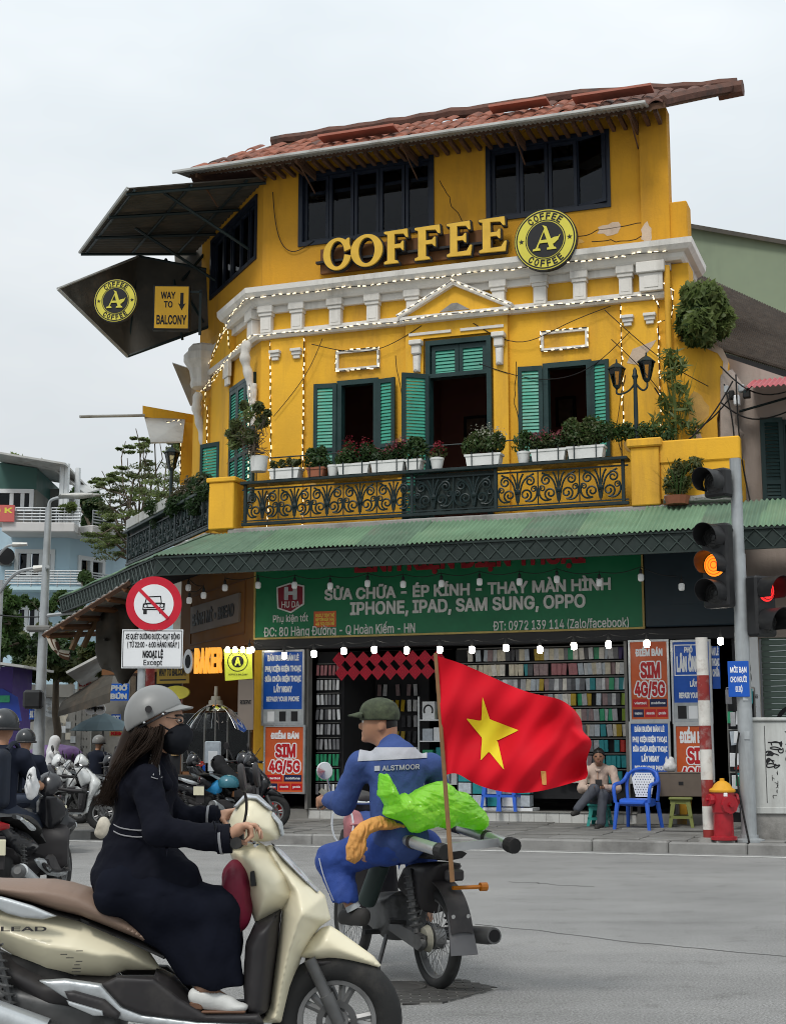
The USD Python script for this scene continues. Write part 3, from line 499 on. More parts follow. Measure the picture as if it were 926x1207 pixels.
# ---------------------------------------------------------------- balcony
obj('balcony_slab', [fb(F, -0.1,8.2,4.72,4.93,0,1.0,.02), fb(G, -5.5,0.1,4.72,4.931,0,1.0,.02)], 'concrete', CH)
obj('balcony_pier', [fb(F, 6.63,7.06,4.93,5.82,.72,1.02,.015), fb(F, 6.58,7.11,5.82,5.95,.66,1.07,.02)], 'yellow_clean', CH)
obj('balcony_pier', [fb(F, -0.44,0.02,4.93,5.72,.62,1.03,.015), fb(F, -.48,.06,5.72,5.80,.58,1.06,.015)], 'yellow_clean', CH)
obj('parapet', [fb(F, 7.062,8.2,5.0,5.9,.80,.97,.02), fb(F, 7.062,8.25,5.55,5.9,.80,1.0,.02), fb(F, 8.05,8.2,5.0,5.7,0,.8)], 'yellow_render', CH)
obj('broken_ledge', [F.put(inflate([(7.1,4.94),(8.25,4.9),(8.28,5.0),(8.0,5.06),(7.5,5.04),(7.12,5.08)], .12,.05,.06, plan=lambda x, y: 1.0 + .03 * np.sin(x * 23)))], 'concrete', CH)
# railing
RL = thing('balcony_railing', 'dark green wrought-iron scrollwork railing along the front balcony', 'railing', F.w(0.1,4.93,.95))
def spiral(c, r, turns, a0, d=1, n=26):
    t = np.linspace(0,1, n); a = a0 + d * t * turns * 2 * np.pi; rr = r * (1 - .78 * t); return np.stack([c[0] + rr * np.cos(a), c[1] + rr * np.sin(a),0 * t], 1)
def scroll_panel(L, H, n):
    """ironwork of width L, height H in xy"""
    ms = []; w = L / n; t = .016
    for k in range(n):
        x = k * w; c = x + w / 2
        for sg_ in (1,-1):
            f = lambda p: np.stack([c + sg_ * (p[:, 0] - c), p[:, 1], p[:, 2]], 1)
            ms.append(tube(f(spiral((c + w * .20, H * .30), H * .20,1.4,-1.6,1)), t, 5)); ms.append(tube(f(spiral((c + w * .30, H * .72), H * .17,1.4,2.2,-1)), t, 5))
            ms.append(tube(f(spline([(c + .01, H * .06,0),(c + w * .06, H * .4,0),(c + w * .16, H * .75,0),(c + w * .40, H * .95,0)], 14)), t, 5)); ms.append(tube(f(spline([(c + w * .02, H * .5,0),(c + w * .08, H * .82,0),(c + w * .14, H * .96,0)], 10)), t, 5))
            ms.append(tube(f(spline([(c + w * .18, H * .12,0),(c + w * .36, H * .10,0),(c + w * .47, H * .3,0),(c + w * .44, H * .55,0)], 12)), t, 5)); ms.append(tube(f(spiral((c + w * .40, H * .46), H * .10,1.2,1.0,1,18)), t * .8,5))
        ms.append(tube([(c, 0,0),(c, H, 0)], t * .8,5)); ms.append(tube([(x, 0,0),(x, H, 0)], t * .7,5))
        ms.append(lathe([(0,0),(.035,.02),(.045,.05),(.02,.1),(0,.12)], (c, H * .30,0),(0,1,0),6))
    return cat_(ms)
def railing(fr, s0, s1, o, z0, z1, RL, posts, nper):
    obj('top_rail', [fb(fr, s0, s1, z1, z1 + .05, o - .2, o + .10,.008)], 'iron', RL); obj('bottom_rail', [fb(fr, s0, s1, z0, z0 + .05, o - .03, o + .03,.005), fb(fr, s0, s1, z0 + .07, z0 + .09, o - .012, o + .012)], 'iron', RL)
    obj('shelf_bracket', [fb(fr, s0, s1, z1 - .09, z1 - .065, o - .012, o + .012)], 'iron', RL)
    for p in posts: obj('post', [fb(fr, p - .025, p + .025, z0 + .05, z1, o - .025, o + .025,.004)], 'iron', RL)
    for a, b in zip(posts[:-1], posts[1:]):
        n = max(1, round((b - a) / .62)); m = scroll_panel(b - a - .05, z1 - z0 - .18, n); m.apply_translation([a + .025, z0 + .09, o]); obj('scrollwork', [fr.put(m)], 'iron', RL)
ps = [0.2,3.12,4.5,6.5]
railing(F, 0.14,6.58,.95,4.97,5.65, RL, ps, 3)
obj('backing_sheet', [fb(F, 3.15,4.47,5.02,5.64,.90,.905)], 'fascia_green', RL)
obj('upper_rail', [F.put(tube([(.3,6.13,.75),(6.5,6.13,.75)], .012,5))] + [F.put(tube([(s, 5.7,.75),(s, 6.13,.75)], .01,5)) for s in (.3,1.1,2.8,4.3,4.9,6.45)], 'iron', RL)
RG = thing('balcony_railing', 'dark iron railing along the side street balcony, left of the yellow corner pier', 'railing', G.w(-5.2,4.93,.95))
railing(G, -5.3,0.30,.95,4.97,5.62, RG, [-5.2,-3.5,-1.8,0.22], 3)
obj('shade_net', [fb(G, -5.2,0.2,5.05,5.6,.88,.885)], mat('net_black', (0.015,0.017,0.016),0.9,0.3,6), RG)
# ---------------------------------------------------------------- street awning
AW = thing('street_awning', 'green corrugated metal awning with dark lattice fascia running round the corner above the shopfront', 'awning', F.w(0,4.4,1.5))
def corr(fr, s0, s1, oi, zi, oo, zo, m0=0.0, m1=0.0, nm='awning_green'):
    n = int((s1 - s0) / .076 * 6)
    def fn(U, V):
        o = oi + (oo - oi) * V; a = s0 + m0 * o; b = s1 + m1 * o; s = a + (b - a) * U; z = zi + (zo - zi) * V + .016 * np.sin(s / .076 * 2 * np.pi) + .012 * np.sin(s * 2.3 + V * 3); return np.stack([s, z, o], -1)
    m = grid(fn, n, 3); m = thick(m, .004); return fr.put(m)
rA = np.random.default_rng(5); edges = np.r_[np.arange(0.0,10.8,.86)]
for k in range(len(edges) - 1):
    hi = edges[k] > 6.7
    obj('awning_sheet', [corr(F, edges[k] - .03, edges[k + 1] + .03,.99,4.86 + rA.normal() * .006 + (.05 if hi else 0),2.06 + rA.normal() * .012,4.385 + rA.normal() * .006, m0=KM if k == 0 else 0)], 'awning_green' if k % 3 else 'awning_green_dull', AW, smooth=60)
edges = np.r_[np.arange(-6.4,0.2,.92)]
for k in range(len(edges) - 1): obj('awning_sheet', [corr(G, edges[k] - .03, edges[k + 1] + .03 if k < len(edges) - 2 else 0,.99,4.86,2.06,4.385, m1=-KM if k == len(edges) - 2 else 0)], 'awning_green' if k % 2 else 'awning_green_dull', AW, smooth=60)
def fascia(fr, s0, s1, mit):
    z0, z1 = 4.06,4.37; f = obj('fascia', [fb(fr, s0, s1, z0, z1,2.0,2.02), fb(fr, s0, s1, z1 - .03, z1,2.02,2.05), fb(fr, s0, s1, z0, z0 + .025,2.02,2.05)], 'fascia_green', AW); ms = []; p = .24
    for s in np.arange(s0 + .02, s1 - p, p):
        for a, b, o in ((z0 + .03, z1 - .03,2.032),(z1 - .03, z0 + .03,2.038)): ms.append(fr.put(tube([(s, a, o),(s + p, b, o)], .008,4)))
        for a, b, o in ((z0 + .03, z1 - .03,2.034),(z1 - .03, z0 + .03,2.036)): ms.append(fr.put(tube([(s + p / 2,(a + b) / 2, o),(s + p, b, o)], .006,4)))
    obj('lattice', ms, mat('lattice_green', (0.045,0.062,0.055),0.5,0.3,5) if 'lattice_green' not in MATS else 'lattice_green', f)
fascia(F, 2.03 * KM, 10.7,0); fascia(G, -6.4,-2.03 * KM, 0)
obj('awning_frame', [fb(F, -.6,10.7,4.30,4.34,1.9,1.96), fb(F, -.2,10.7,4.55,4.6,1.35,1.4), fb(G, -6.3,.6,4.30,4.34,1.9,1.96)] + [F.put(tube([(s, 4.78,1.0),(s, 4.30,1.97)], .02,5)) for s in np.arange(0.2,10.6,1.1)] + [G.put(tube([(s, 4.78,1.0),(s, 4.30,1.97)], .02,5)) for s in np.arange(-6.2,0,1.1)], 'iron', AW)
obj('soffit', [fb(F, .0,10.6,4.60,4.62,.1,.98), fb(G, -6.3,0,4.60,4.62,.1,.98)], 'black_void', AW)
# ================================================================ ground
MATS['asphalt'] = usdkit.material(stage, '/World/Looks/asphalt', {'g': ('geometry', {}), 'n1': ('noise_texture', {'scale': 75.0, 'detail': 5.0, 'roughness': 0.85}), 'n2': ('noise_texture', {'scale': 0.55, 'detail': 7.0, 'roughness': 0.62}), 'mp': ('mapping', {'scale': (0.22,2.6,1.0), 'rotation': (0,0,0.33)}), 'n3': ('noise_texture', {'scale': 1.0, 'detail': 5.0, 'roughness': 0.6}), 'n4': ('noise_texture', {'scale': 3.2, 'detail': 8.0, 'roughness': 0.7}),
    'r1': ('rgb_ramp', {'ramp': [(0.34,(.085,.085,.083)),(0.5,(.235,.232,.226)),(0.66,(.47,.465,.45))]}), 'r2': ('rgb_ramp', {'ramp': [(0.3,(.80,.80,.80)),(0.55,(1.0,1.0,1.0)),(0.75,(1.14,1.13,1.11))]}), 'r3': ('rgb_ramp', {'ramp': [(0.32,(.91,.91,.91)),(0.6,(1.02,1.02,1.02))]}), 'r4': ('rgb_ramp', {'ramp': [(0.33,(.62,.61,.60)),(0.46,(1.0,1.0,1.0))]}),
    'm1': ('mix_color', {'blend_type': 'multiply', 'fac': 1.0, 'use_clamp': False}), 'm2': ('mix_color', {'blend_type': 'multiply', 'fac': 1.0, 'use_clamp': False}), 'm3': ('mix_color', {'blend_type': 'multiply', 'fac': 0.6, 'use_clamp': False}), 'b': ('bump', {'strength': 1.0, 'distance': 0.008}), 'p': ('principled_bsdf', {'roughness': 0.85, 'specular_ior_level': 0.3})},
    [('g.position', 'n1.vector'),('g.position', 'n2.vector'),('g.position', 'mp.vector'),('mp.vector', 'n3.vector'),('g.position', 'n4.vector'),('n1.fac', 'r1.fac'),('n2.fac', 'r2.fac'),('n3.fac', 'r3.fac'),('n4.fac', 'r4.fac'),('r1.color', 'm1.a'),('r2.color', 'm1.b'),('m1.result', 'm2.a'),('r3.color', 'm2.b'),('m2.result', 'm3.a'),('r4.color', 'm3.b'),('m3.result', 'p.base_color'),('n1.fac', 'b.height'),('b.normal', 'p.normal')], surface='p.BSDF')
mat('paving', (0.17,0.165,0.155),0.85,0.22,3.0, bump=0.004, dirt=(0.08,0.078,0.072), dscale=1.7, damt=0.7); mat('paving_b', (0.20,0.195,0.185),0.85,0.2,3.0, bump=0.004, dirt=(0.09,0.085,0.08), dscale=1.4, damt=0.7)
mat('kerb_granite', (0.23,0.225,0.215),0.85,0.2,4.0, bump=0.004, dirt=(0.09,0.085,0.08), dscale=1.4, damt=0.7); mat('soil_joint', (0.05,0.048,0.044),0.95,0.2,4)
mat('road_paint', (0.50,0.50,0.48),0.8,0.12,5, dirt=(0.2,0.2,0.195), dscale=5, damt=0.85)
def road_fn(U, V): x = (U - .5) * 600; y = -12 + 500 * V ** 2.2; return np.stack([x, y, 0 * U], -1)
road = obj('road', [grid(road_fn, 40,40)], 'asphalt', kind='structure', label='grey asphalt road across the junction', cat='road')
PZ = lambda o: 0.13 + 0.075 * (3.15 - o) / 3.15
pv = obj('pavement', [F.put(thick(grid(lambda U, V: np.stack([-3.6 + U * 22,.105 + .075 * V, 3.0 - V * 3.6], -1),4,4), .06))], 'soil_joint', kind='structure', label='grey stone pavement round the corner', cat='pavement')
rp = np.random.default_rng(8); ts = .62
for i in range(22):
    for j in range(5):
        s, o = -3.55 + i * ts, 2.98 - (j + 1) * ts
        if s > 9.9 : continue
        z = PZ(o + ts / 2) + rp.normal() * .004; obj('paving_slab', [F.put(cbox(s + .004, s + ts - .004, z - .06, z + .012, o + .004, o + ts - .004,.006))], 'paving' if rp.random() < .6 else 'paving_b', pv)
for k in range(15): s = -3.6 + k * 1.0; obj('kerb_stone', [F.put(cbox(s + .004, s + .996,-.05,.142 + rp.normal() * .003,2.98,3.2,.02))], 'kerb_granite', pv)
# side pavement along the side street
side = sg.Polygon([(-9,0.0),(-9,4.9),(-1.2,4.9),(2.6,2.3),(0.2,-0.1)])
obj('side_base', [G.put(trimesh.transformations and (lambda m: (m.apply_transform(np.array([[1,0,0,0], [0,0,1,0], [0,1,0,0], [0,0,0,1.0]])), m.invert(), m)[2])(ext(side, 0.0,.112)))], 'soil_joint', pv)
for i in range(13):
    for j in range(8):
        s, o = -9 + i * .7,0.0 + j * .62; c = sg.box(s, o, s + .7, o + .62)
        if side.contains(c.centroid) and not (F.O + 0)[0] > 99:
            w = G.w(s + .35,0, o + .31) - F.O
            if (w @ F.n) < 3.0 and not (w @ F.n < 2.98 and w @ F.a > -3.5): obj('paving_slab', [G.put(cbox(s + .004, s + .696,.07,.142 + rp.normal() * .003, o + .004, o + .616,.006))], 'paving' if rp.random() < .6 else 'paving_b', pv)
for k in range(8): s = -9 + k * 1.0; obj('kerb_stone', [G.put(cbox(s + .004, s + .996,-.05,.143,4.9,5.12,.02))], 'kerb_granite', pv)
fk = Frame(F.w(-3.6,0,3.2),20);
d_ = G.w(-1.0,0,5.12) - F.w(-3.6,0,3.2); Lk = np.linalg.norm(d_); obj('kerb_stone', [vwall(G.w(-1.0,0,5.12), F.w(-3.6,0,3.2), -.05,.141,.22)], 'kerb_granite', pv)
rm = obj('road_marking', [F.put((lambda m: m)(fbx)) for fbx in [box(-3.0,14,.002,.006,3.55,3.66)]], 'road_paint', kind='structure', label='worn white edge line painted beside the kerb', cat='road marking')
# brick-patterned drain patch and manhole in the road
dr = thing('drain_cover', 'dark cast drain patch with small brick-pattern blocks set in the asphalt', 'drain cover', gnd(515,1172)); mat('cast_iron', (0.055,0.053,0.05),0.7,0.3,6, bump=0.003)
c0 = gnd(505,1172); nb = 0
quad = sg.Polygon([tuple(gnd(u, v)[:2]) for u, v in ((452,1160),(545,1156),(588,1167),(520,1184),(455,1186))])
from shapely.prepared import prep
obj('bed', [ext(quad, -.01,.006)], mat('joint_light', (.20,.195,.185), .9,.2,9), dr)
x0, y0, x1, y1 = quad.bounds; r_ = 0
yy = y0
while yy < y1:
    xx = x0 + (r_ % 2) * .05
    while xx < x1:
        b = sg.box(xx, yy, xx + .092, yy + .052).intersection(quad)
        if b.area > .0015 and nb < 290: obj('block', [ext(b, .0,.010 + rp.random() * .003)], 'cast_iron', dr); nb += 1
        xx += .10
    yy += .06; r_ += 1
man = lathe([(0,.014),(.12,.014),(.13,.019),(.15,.019),(.155,.010),(.2,.013),(.21,.004)], gnd(470,1166), n=28); obj('manhole_lid', [man], 'cast_iron', dr)
# road cracks: thin dark seams
mat('crack_tar', (0.06,0.06,0.058),0.9,0.2,9)
rc = np.random.default_rng(4)
for (u0, v0, u1, v1) in ((560,1090,926,1128),(600,1040,700,1046)):
    a, b = gnd(u0, v0), gnd(u1, v1); n = 26; t = np.linspace(0,1, n)[:, None]; p = a + (b - a) * t; p[:, :2] += np.cumsum(rc.normal(size=(n, 2)) * .03,0) * np.sin(t * 3.14); g = sg.LineString(p[:, :2]).buffer(.004)
    obj('road_crack', [ext(g, .001,.003)], 'crack_tar', kind='structure', label='thin dark crack running across the asphalt', cat='road crack')
# ================================================================ shop front
SH = thing('phone_shop', 'open phone accessory shopfront under the awning with tiled step and dark interior', 'shop', F.w(3.6,.2,0))
mat('tile_white', (0.50,0.50,0.48),0.4,0.1,4, dirt=(0.22,0.21,0.2), dscale=4, damt=0.6); mat('shop_floor', (0.22,0.215,0.20),0.4,0.12,2, dirt=(0.1,0.1,0.095), dscale=2, damt=0.5)
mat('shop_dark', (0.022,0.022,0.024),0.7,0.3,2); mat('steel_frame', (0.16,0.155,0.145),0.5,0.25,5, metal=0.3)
obj('floor', [fb(F, -0.0,8.0,.0,.36,-4.6,.02)], 'shop_floor', SH)
for k in range(27): obj('step_tile', [fb(F, .99 + k * .2 + .003,1.19 + k * .2 - .003,.19,.352,.02,.032)], 'tile_white', SH)
obj('step_nosing', [fb(F, .95,6.4,.353,.375,-.1,.05,.006)], 'shop_floor', SH)
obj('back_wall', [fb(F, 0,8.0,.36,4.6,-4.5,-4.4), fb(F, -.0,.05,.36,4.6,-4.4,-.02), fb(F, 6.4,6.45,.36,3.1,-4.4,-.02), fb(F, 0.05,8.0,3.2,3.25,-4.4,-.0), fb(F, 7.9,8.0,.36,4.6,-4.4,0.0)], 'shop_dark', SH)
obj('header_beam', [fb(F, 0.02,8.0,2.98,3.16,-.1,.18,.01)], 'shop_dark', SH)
for s in (.98,6.30,7.02): obj('mullion', [fb(F, s - .025, s + .025,.36,2.98,-.05,.12,.005)], 'steel_frame', SH)
obj('ground_pier', [fb(F, 0.0,.2,.2,4.6,-.5,.10,.01)], 'yellow_render', SH); obj('ground_pier', [fb(F, 7.0,7.15,.2,4.6,-.5,.02)], 'yellow_render', SH)
obj('sign_box', [fb(F, 6.66,8.05,3.17,4.32,.05,.30,.015), fb(F, 7.05,7.75,3.5,3.9,.30,.31)], mat('box_navy', (0.010,0.02,0.028),0.45,0.25,4), SH)
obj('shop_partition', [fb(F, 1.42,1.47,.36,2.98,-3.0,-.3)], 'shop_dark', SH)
# ---- lettering helper: one mesh per line
def write(fr, t, u0, v0, u1, v1, o, m, parent, bold=2, th=.004, res=72, name='lettering'):
    """pixel box of the line (upper left, lower right corners of the caps)"""
    a, b = fr.px(u0, v0, o), fr.px(u1, v1, o); c, d = fr.px(u0, v1, o), fr.px(u1, v0, o); um, vm = (u0 + u1) / 2,(v0 + v1) / 2
    z0 = fr.px(um, v1, o)[1]; z1 = fr.px(um, v0, o)[1]; g = text_fit(t, a[0], b[0], z0, z1, bold, res); return obj(name, [fr.put(ext(g, o, o + th))], m, parent)
def write_sz(fr, t, s0, s1, z0, z1, o, m, parent, bold=2, th=.004, res=72, name='lettering'): return obj(name, [fr.put(ext(text_fit(t, s0, s1, z0, z1, bold, res), o, o + th))], m, parent)
GS_ = thing('shop_sign', 'long green phone repair shop sign with silver Vietnamese lettering under the awning', 'sign', F.w(3.3,3.17,.2))
obj('board', [fb(F, .05,6.61,3.17,4.34,.12,.20)], 'sign_green', GS_); obj('border', [frame_ring(F, .03,6.63,3.15,4.36,.03,.11,.215)], mat('brass_trim', (0.35,0.26,0.08),0.5,0.3,6), GS_)
write(F, 'LINH KIỆN ĐIỆN THOẠI', 418,649,690,668,.20, 'letter_red', GS_, 4,.02)
write(F, 'SỬA CHỮA - ÉP KÍNH - THAY MÀN HÌNH', 383,688.5,720,701,.20, 'letter_silver', GS_, 3,.02); write(F, 'IPHONE, IPAD, SAM SUNG, OPPO', 413,706,690,720,.20, 'letter_silver', GS_, 3,.02)
write(F, 'ĐC: 80 Hàng Đường - Q Hoàn Kiếm - HN', 311,737.5,489,748,.20, 'letter_silver', GS_, 1,.01); write(F, 'ĐT: 0972 139 114 (Zalo/facebook)', 581,730.5,741,741,.20, 'letter_silver', GS_, 1,.01)
def pp(fr, pts, o): return sg.Polygon(fr.poly(pts, o))
obj('emblem', [F.put(ext(pp(F, [(327,693),(342,688),(358,691),(358,712),(343,722),(328,717)], .2), .20,.215))], mat('maroon', (0.16,0.01,0.02),0.4,0.2,5), GS_)
obj('emblem_rim', [F.put(ext(pp(F, [(327,693),(342,688),(358,691),(358,712),(343,722),(328,717)], .2).exterior.buffer(.012), .2,.218))], 'letter_silver', GS_)
write(F, 'H', 335,693,350,706,.215, 'print_grey', GS_, 5); write(F, 'HU DA', 332,709,353,716,.215, 'letter_silver', GS_, 1); write(F, 'Phụ kiện tốt', 322,725,363,733,.2, 'letter_silver', GS_, 1,.008)
a = R(F, 370,721,396,739,.2); obj('sticker', [fb(F, *a, .2,.204)], 'poster_orange', GS_)
for k, t in enumerate(('ĐẠI LÝ SIM THẺ', 'NẠP TIỀN ĐIỆN THOẠI', '4G 5G GIÁ RẺ')): write(F, t, 372,723.5 + k * 5,394,727 + k * 5,.204, 'sign_yellow', GS_, 1,.002,40)
# posters on frames beside the opening
def poster(name, label, px, o, bg, lines, m='white_print', frame=True, extra=None):
    a = R(F, *px, o); P = thing(name, label, 'sign', F.w((a[0] + a[1]) / 2, a[2], o)); obj('panel', [fb(F, *a, o - .03, o)], bg, P)
    if frame: obj('frame', [frame_ring(F, a[0] - .03, a[1] + .03, a[2] - .03, a[3] + .03,.032, o - .045, o + .012)], 'aluminium', P)
    for (t, x0, y0, x1, y1, mm, bb) in lines:
        s0, s1 = a[0] + (a[1] - a[0]) * x0, a[0] + (a[1] - a[0]) * x1; z1, z0 = a[3] - (a[3] - a[2]) * y0, a[3] - (a[3] - a[2]) * y1
        if mm == 'outline':
            g = text_fit(t, s0, s1, z0, z1, bb); obj('lettering_edge', [F.put(ext(g.buffer(.018), o, o + .004))], 'white_print', P); obj('lettering', [F.put(ext(g, o, o + .008))], 'poster_red', P)
        else: write_sz(F, t, s0, s1, z0, z1, o, mm, P, bb, res=56)
    if extra: extra(P, a)
    return P
BL = [('BÁN BUÔN BÁN LẺ', .1,.06,.9,.14, 'white_print', 4),('PHỤ KIỆN ĐIỆN THOẠI', .04,.235,.96,.315, 'white_print', 4),('SỬA CHỮA ĐIỆN THOẠI', .04,.40,.96,.48, 'white_print', 4),('LẤY NGAY', .27,.565,.74,.65, 'white_print', 4),('REPAIR YOUR PHONE', .08,.73,.92,.80, 'white_print', 3)]
def strip(P, a):
    h = (a[3] - a[2]); obj('photo_strip', [fb(F, a[0] + .003, a[1] - .003, a[2] + .004, a[2] + h * .20, a[4] if len(a) > 4 else .2,.206)], 'print_grey', P)
    for k in range(3): s = a[0] + (a[1] - a[0]) * (.12 + .3 * k); obj('phone_print', [fb(F, s, s + .12, a[2] + h * .03, a[2] + h * .17,.206,.208)], 'black_print' if k else 'white_print', P)
poster('blue_poster', 'blue phone repair poster above the orange SIM poster, left of the shop opening', (311,769,356,853), .2, 'poster_blue', [(t, a, b * .86, c, d * .86, m, bb) for t, a, b, c, d, m, bb in BL], extra=strip)
def brands(P, a):
    w, h = a[1] - a[0], a[3] - a[2]
    for (x0, x1, y0, y1, m, t) in ((.04,.45,.74,.84, 'poster_red', 'viettel'),(.5,.96,.74,.84, 'poster_navy', 'mobifone'),(.04,.33,.87,.97, 'poster_navy', 'vinaphone'),(.36,.66,.87,.97, 'poster_red', 'vietnamobile'),(.69,.97,.87,.97, 'poster_red', 'gmobile')):
        obj('brand_panel', [fb(F, a[0] + w * x0, a[0] + w * x1, a[3] - h * y1, a[3] - h * y0,.2,.203)], m, P); write_sz(F, t, a[0] + w * (x0 + .04), a[0] + w * (x1 - .04), a[3] - h * (y1 - .035), a[3] - h * (y0 + .035), .203, 'white_print', P, 1,.001,40)
OL = [('ĐIỂM BÁN', .14,.10,.88,.18, 'white_print', 4),('SIM', .27,.28,.80,.46, 'outline', 4),('4G/5G', .10,.53,.92,.69, 'outline', 4)]
poster('orange_poster', 'orange SIM 4G/5G poster under the blue poster, left of the shop opening', (313,857,357,934), .2, 'poster_orange', OL, extra=brands)
poster('orange_poster', 'orange SIM 4G/5G poster with brand logos, above the blue poster behind the blue chair', (742,757,788,848), .2, 'poster_orange', OL, extra=brands)
poster('blue_poster', 'blue phone repair poster directly behind the blue armchair, under an orange poster', (743,853,789,922), .2, 'poster_blue', BL)
def lan(P, a):
    w, h = a[1] - a[0], a[3] - a[2]; obj('plate_rim', [F.put(ext(sg.box(a[0] + w * .05, a[3] - h * .42, a[0] + w * .80, a[3] - h * .04).exterior.buffer(.008), .2,.203))], 'white_print', P); obj('photo_strip', [fb(F, a[0] + .003, a[1] - .003, a[2] + .004, a[2] + h * .24,.2,.206)], 'print_grey', P)
    for k in range(3): s = a[0] + w * (.1 + .3 * k); obj('phone_print', [fb(F, s, s + .13, a[2] + h * .04, a[2] + h * .2,.206,.208)], 'black_print' if k != 1 else 'white_print', P)
poster('street_name_poster', 'blue poster with a PHO LAN ONG street plate print behind the striped pole', (792,757,838,851), .2, 'poster_blue', [('PHỐ', .32,.07,.55,.13, 'white_print', 4),('LÃN ÔNG', .1,.20,.74,.36, 'white_print', 5),('LẤY NGAY', .45,.50,.98,.56, 'white_print', 4),('REPAIR YOUR PHONE', .14,.64,.98,.70, 'white_print', 4)], extra=lan)
poster('orange_poster', 'orange SIM poster partly hidden by the red and white striped pole and brown case', (796,856,840,920), .2, 'poster_orange', [('ĐIỂM BÁN', .10,.12,.95,.30, 'white_print', 4),('SIM', .30,.42,.95,.68, 'outline', 4),('4G/5G', .12,.78,.98,.98, 'outline', 4)])
poster('blue_poster', 'narrow blue poster right of the striped pole, above the hanging accessories', (838,762,849,812), .15, 'poster_blue', [('BÁN LẺ', -.3,.05,.9,.2, 'white_print', 4),('ĐIỆN THOẠI', -.9,.3,.95,.45, 'white_print', 4),('SỬA CHỮA', -.7,.55,.95,.7, 'white_print', 4)], frame=False)
# ---------------------------------------------------------------- big letter sign and round logos
COFL = thing('letter_sign', 'large gold serif COFFEE letters on a brown board above the white cornice', 'sign', F.w(2.6,9.34,.2))
def serif(ch):
    """unit-height slab-serif glyphs"""
    if ch in 'CO':
        o = sg.Point(0,0).buffer(1,32); g = affinity.scale(o, .43,.5).difference(affinity.scale(o, .22,.40)); g = affinity.translate(g, .43,.5)
        if ch == 'C': g = g.difference(sg.Polygon([(.5,.5),(1.2,.74),(1.2,.30)])).union(sg.Polygon([(.66,.62),(.80,.62),(.80,.96),(.74,.96),(.64,.86)]))
        return g, .86 if ch == 'O' else .82
    st = sg.box(.10,0,.32,1.0); ft = sg.Polygon([(0,0),(.44,0),(.42,.06),(.32,.10),(.10,.10),(0,.06)]); tp = sg.Polygon([(0,1),(.72,1.02),(.74,.76),(.68,.76),(.60,.88),(.32,.90),(.10,.90),(0,.94)])
    md = sg.Polygon([(.3,.46),(.3,.58),(.50,.58),(.56,.66),(.60,.66),(.60,.38),(.56,.38),(.50,.46)])
    if ch == 'F': return unary_union([st, ft, tp, md]), .78
    return unary_union([st, sg.Polygon([(0,0),(.74,-.02),(.78,.28),(.72,.28),(.62,.12),(.10,.10),(0,.06)]), tp, md]), .82
oL = .30; u_starts = [(381,414,330.5,290),(413.5,451,327,287),(453,481,324,282.5),(489,519,319.5,278.5),(527,556,315,273.5),(565,597,312,269)]
for ch, (u0, u1, vb_, vt_) in zip('COFFEE', u_starts):
    g, w = serif(ch); s0, z0 = F.px(u0, vb_, oL); s1, z1 = F.px(u1, vt_, oL); b = g.bounds; gg = affinity.translate(affinity.scale(g, (s1 - s0) / (b[2] - b[0]), .57, origin=(0,0)), s0 - b[0] * (s1 - s0) / (b[2] - b[0]),9.42)
    lt = obj('letter', [F.put(ext(gg, oL - .02, oL + .02))], 'gold_letter', COFL); obj('letter_return', [F.put(ext(gg.buffer(.022), oL - .10, oL - .021))], 'black_print', lt)
obj('board', [fb(F, 1.15,4.25,9.46,9.90,.02,.10)], 'sign_brown', COFL); obj('rail', [fb(F, 1.1,4.3,9.62,9.66,.10,.19)], 'black_print', COFL)
def arc_text(t, r, h, mid, inward, bold=3):
    """letters round a circle, mid angle in degrees"""
    gs = []; step = h * 1.02 / r; n = len(t)
    for k, ch in enumerate(t):
        if ch == ' ': continue
        g = text_fit(ch, -h * .36, h * .36,0, h, bold); a = (k - (n - 1) / 2) * step
        if inward: g = affinity.translate(affinity.rotate(affinity.translate(g, 0,-h / 2), math.degrees(a) + mid + 90, origin=(0,0)), r * math.cos(math.radians(mid) + a), r * math.sin(math.radians(mid) + a))
        else: g = affinity.translate(affinity.rotate(affinity.translate(g, 0,-h / 2), -math.degrees(a) + mid - 90, origin=(0,0)), r * math.cos(math.radians(mid) - a), r * math.sin(math.radians(mid) - a))
        gs.append(g.buffer(0))
    return unary_union(gs)
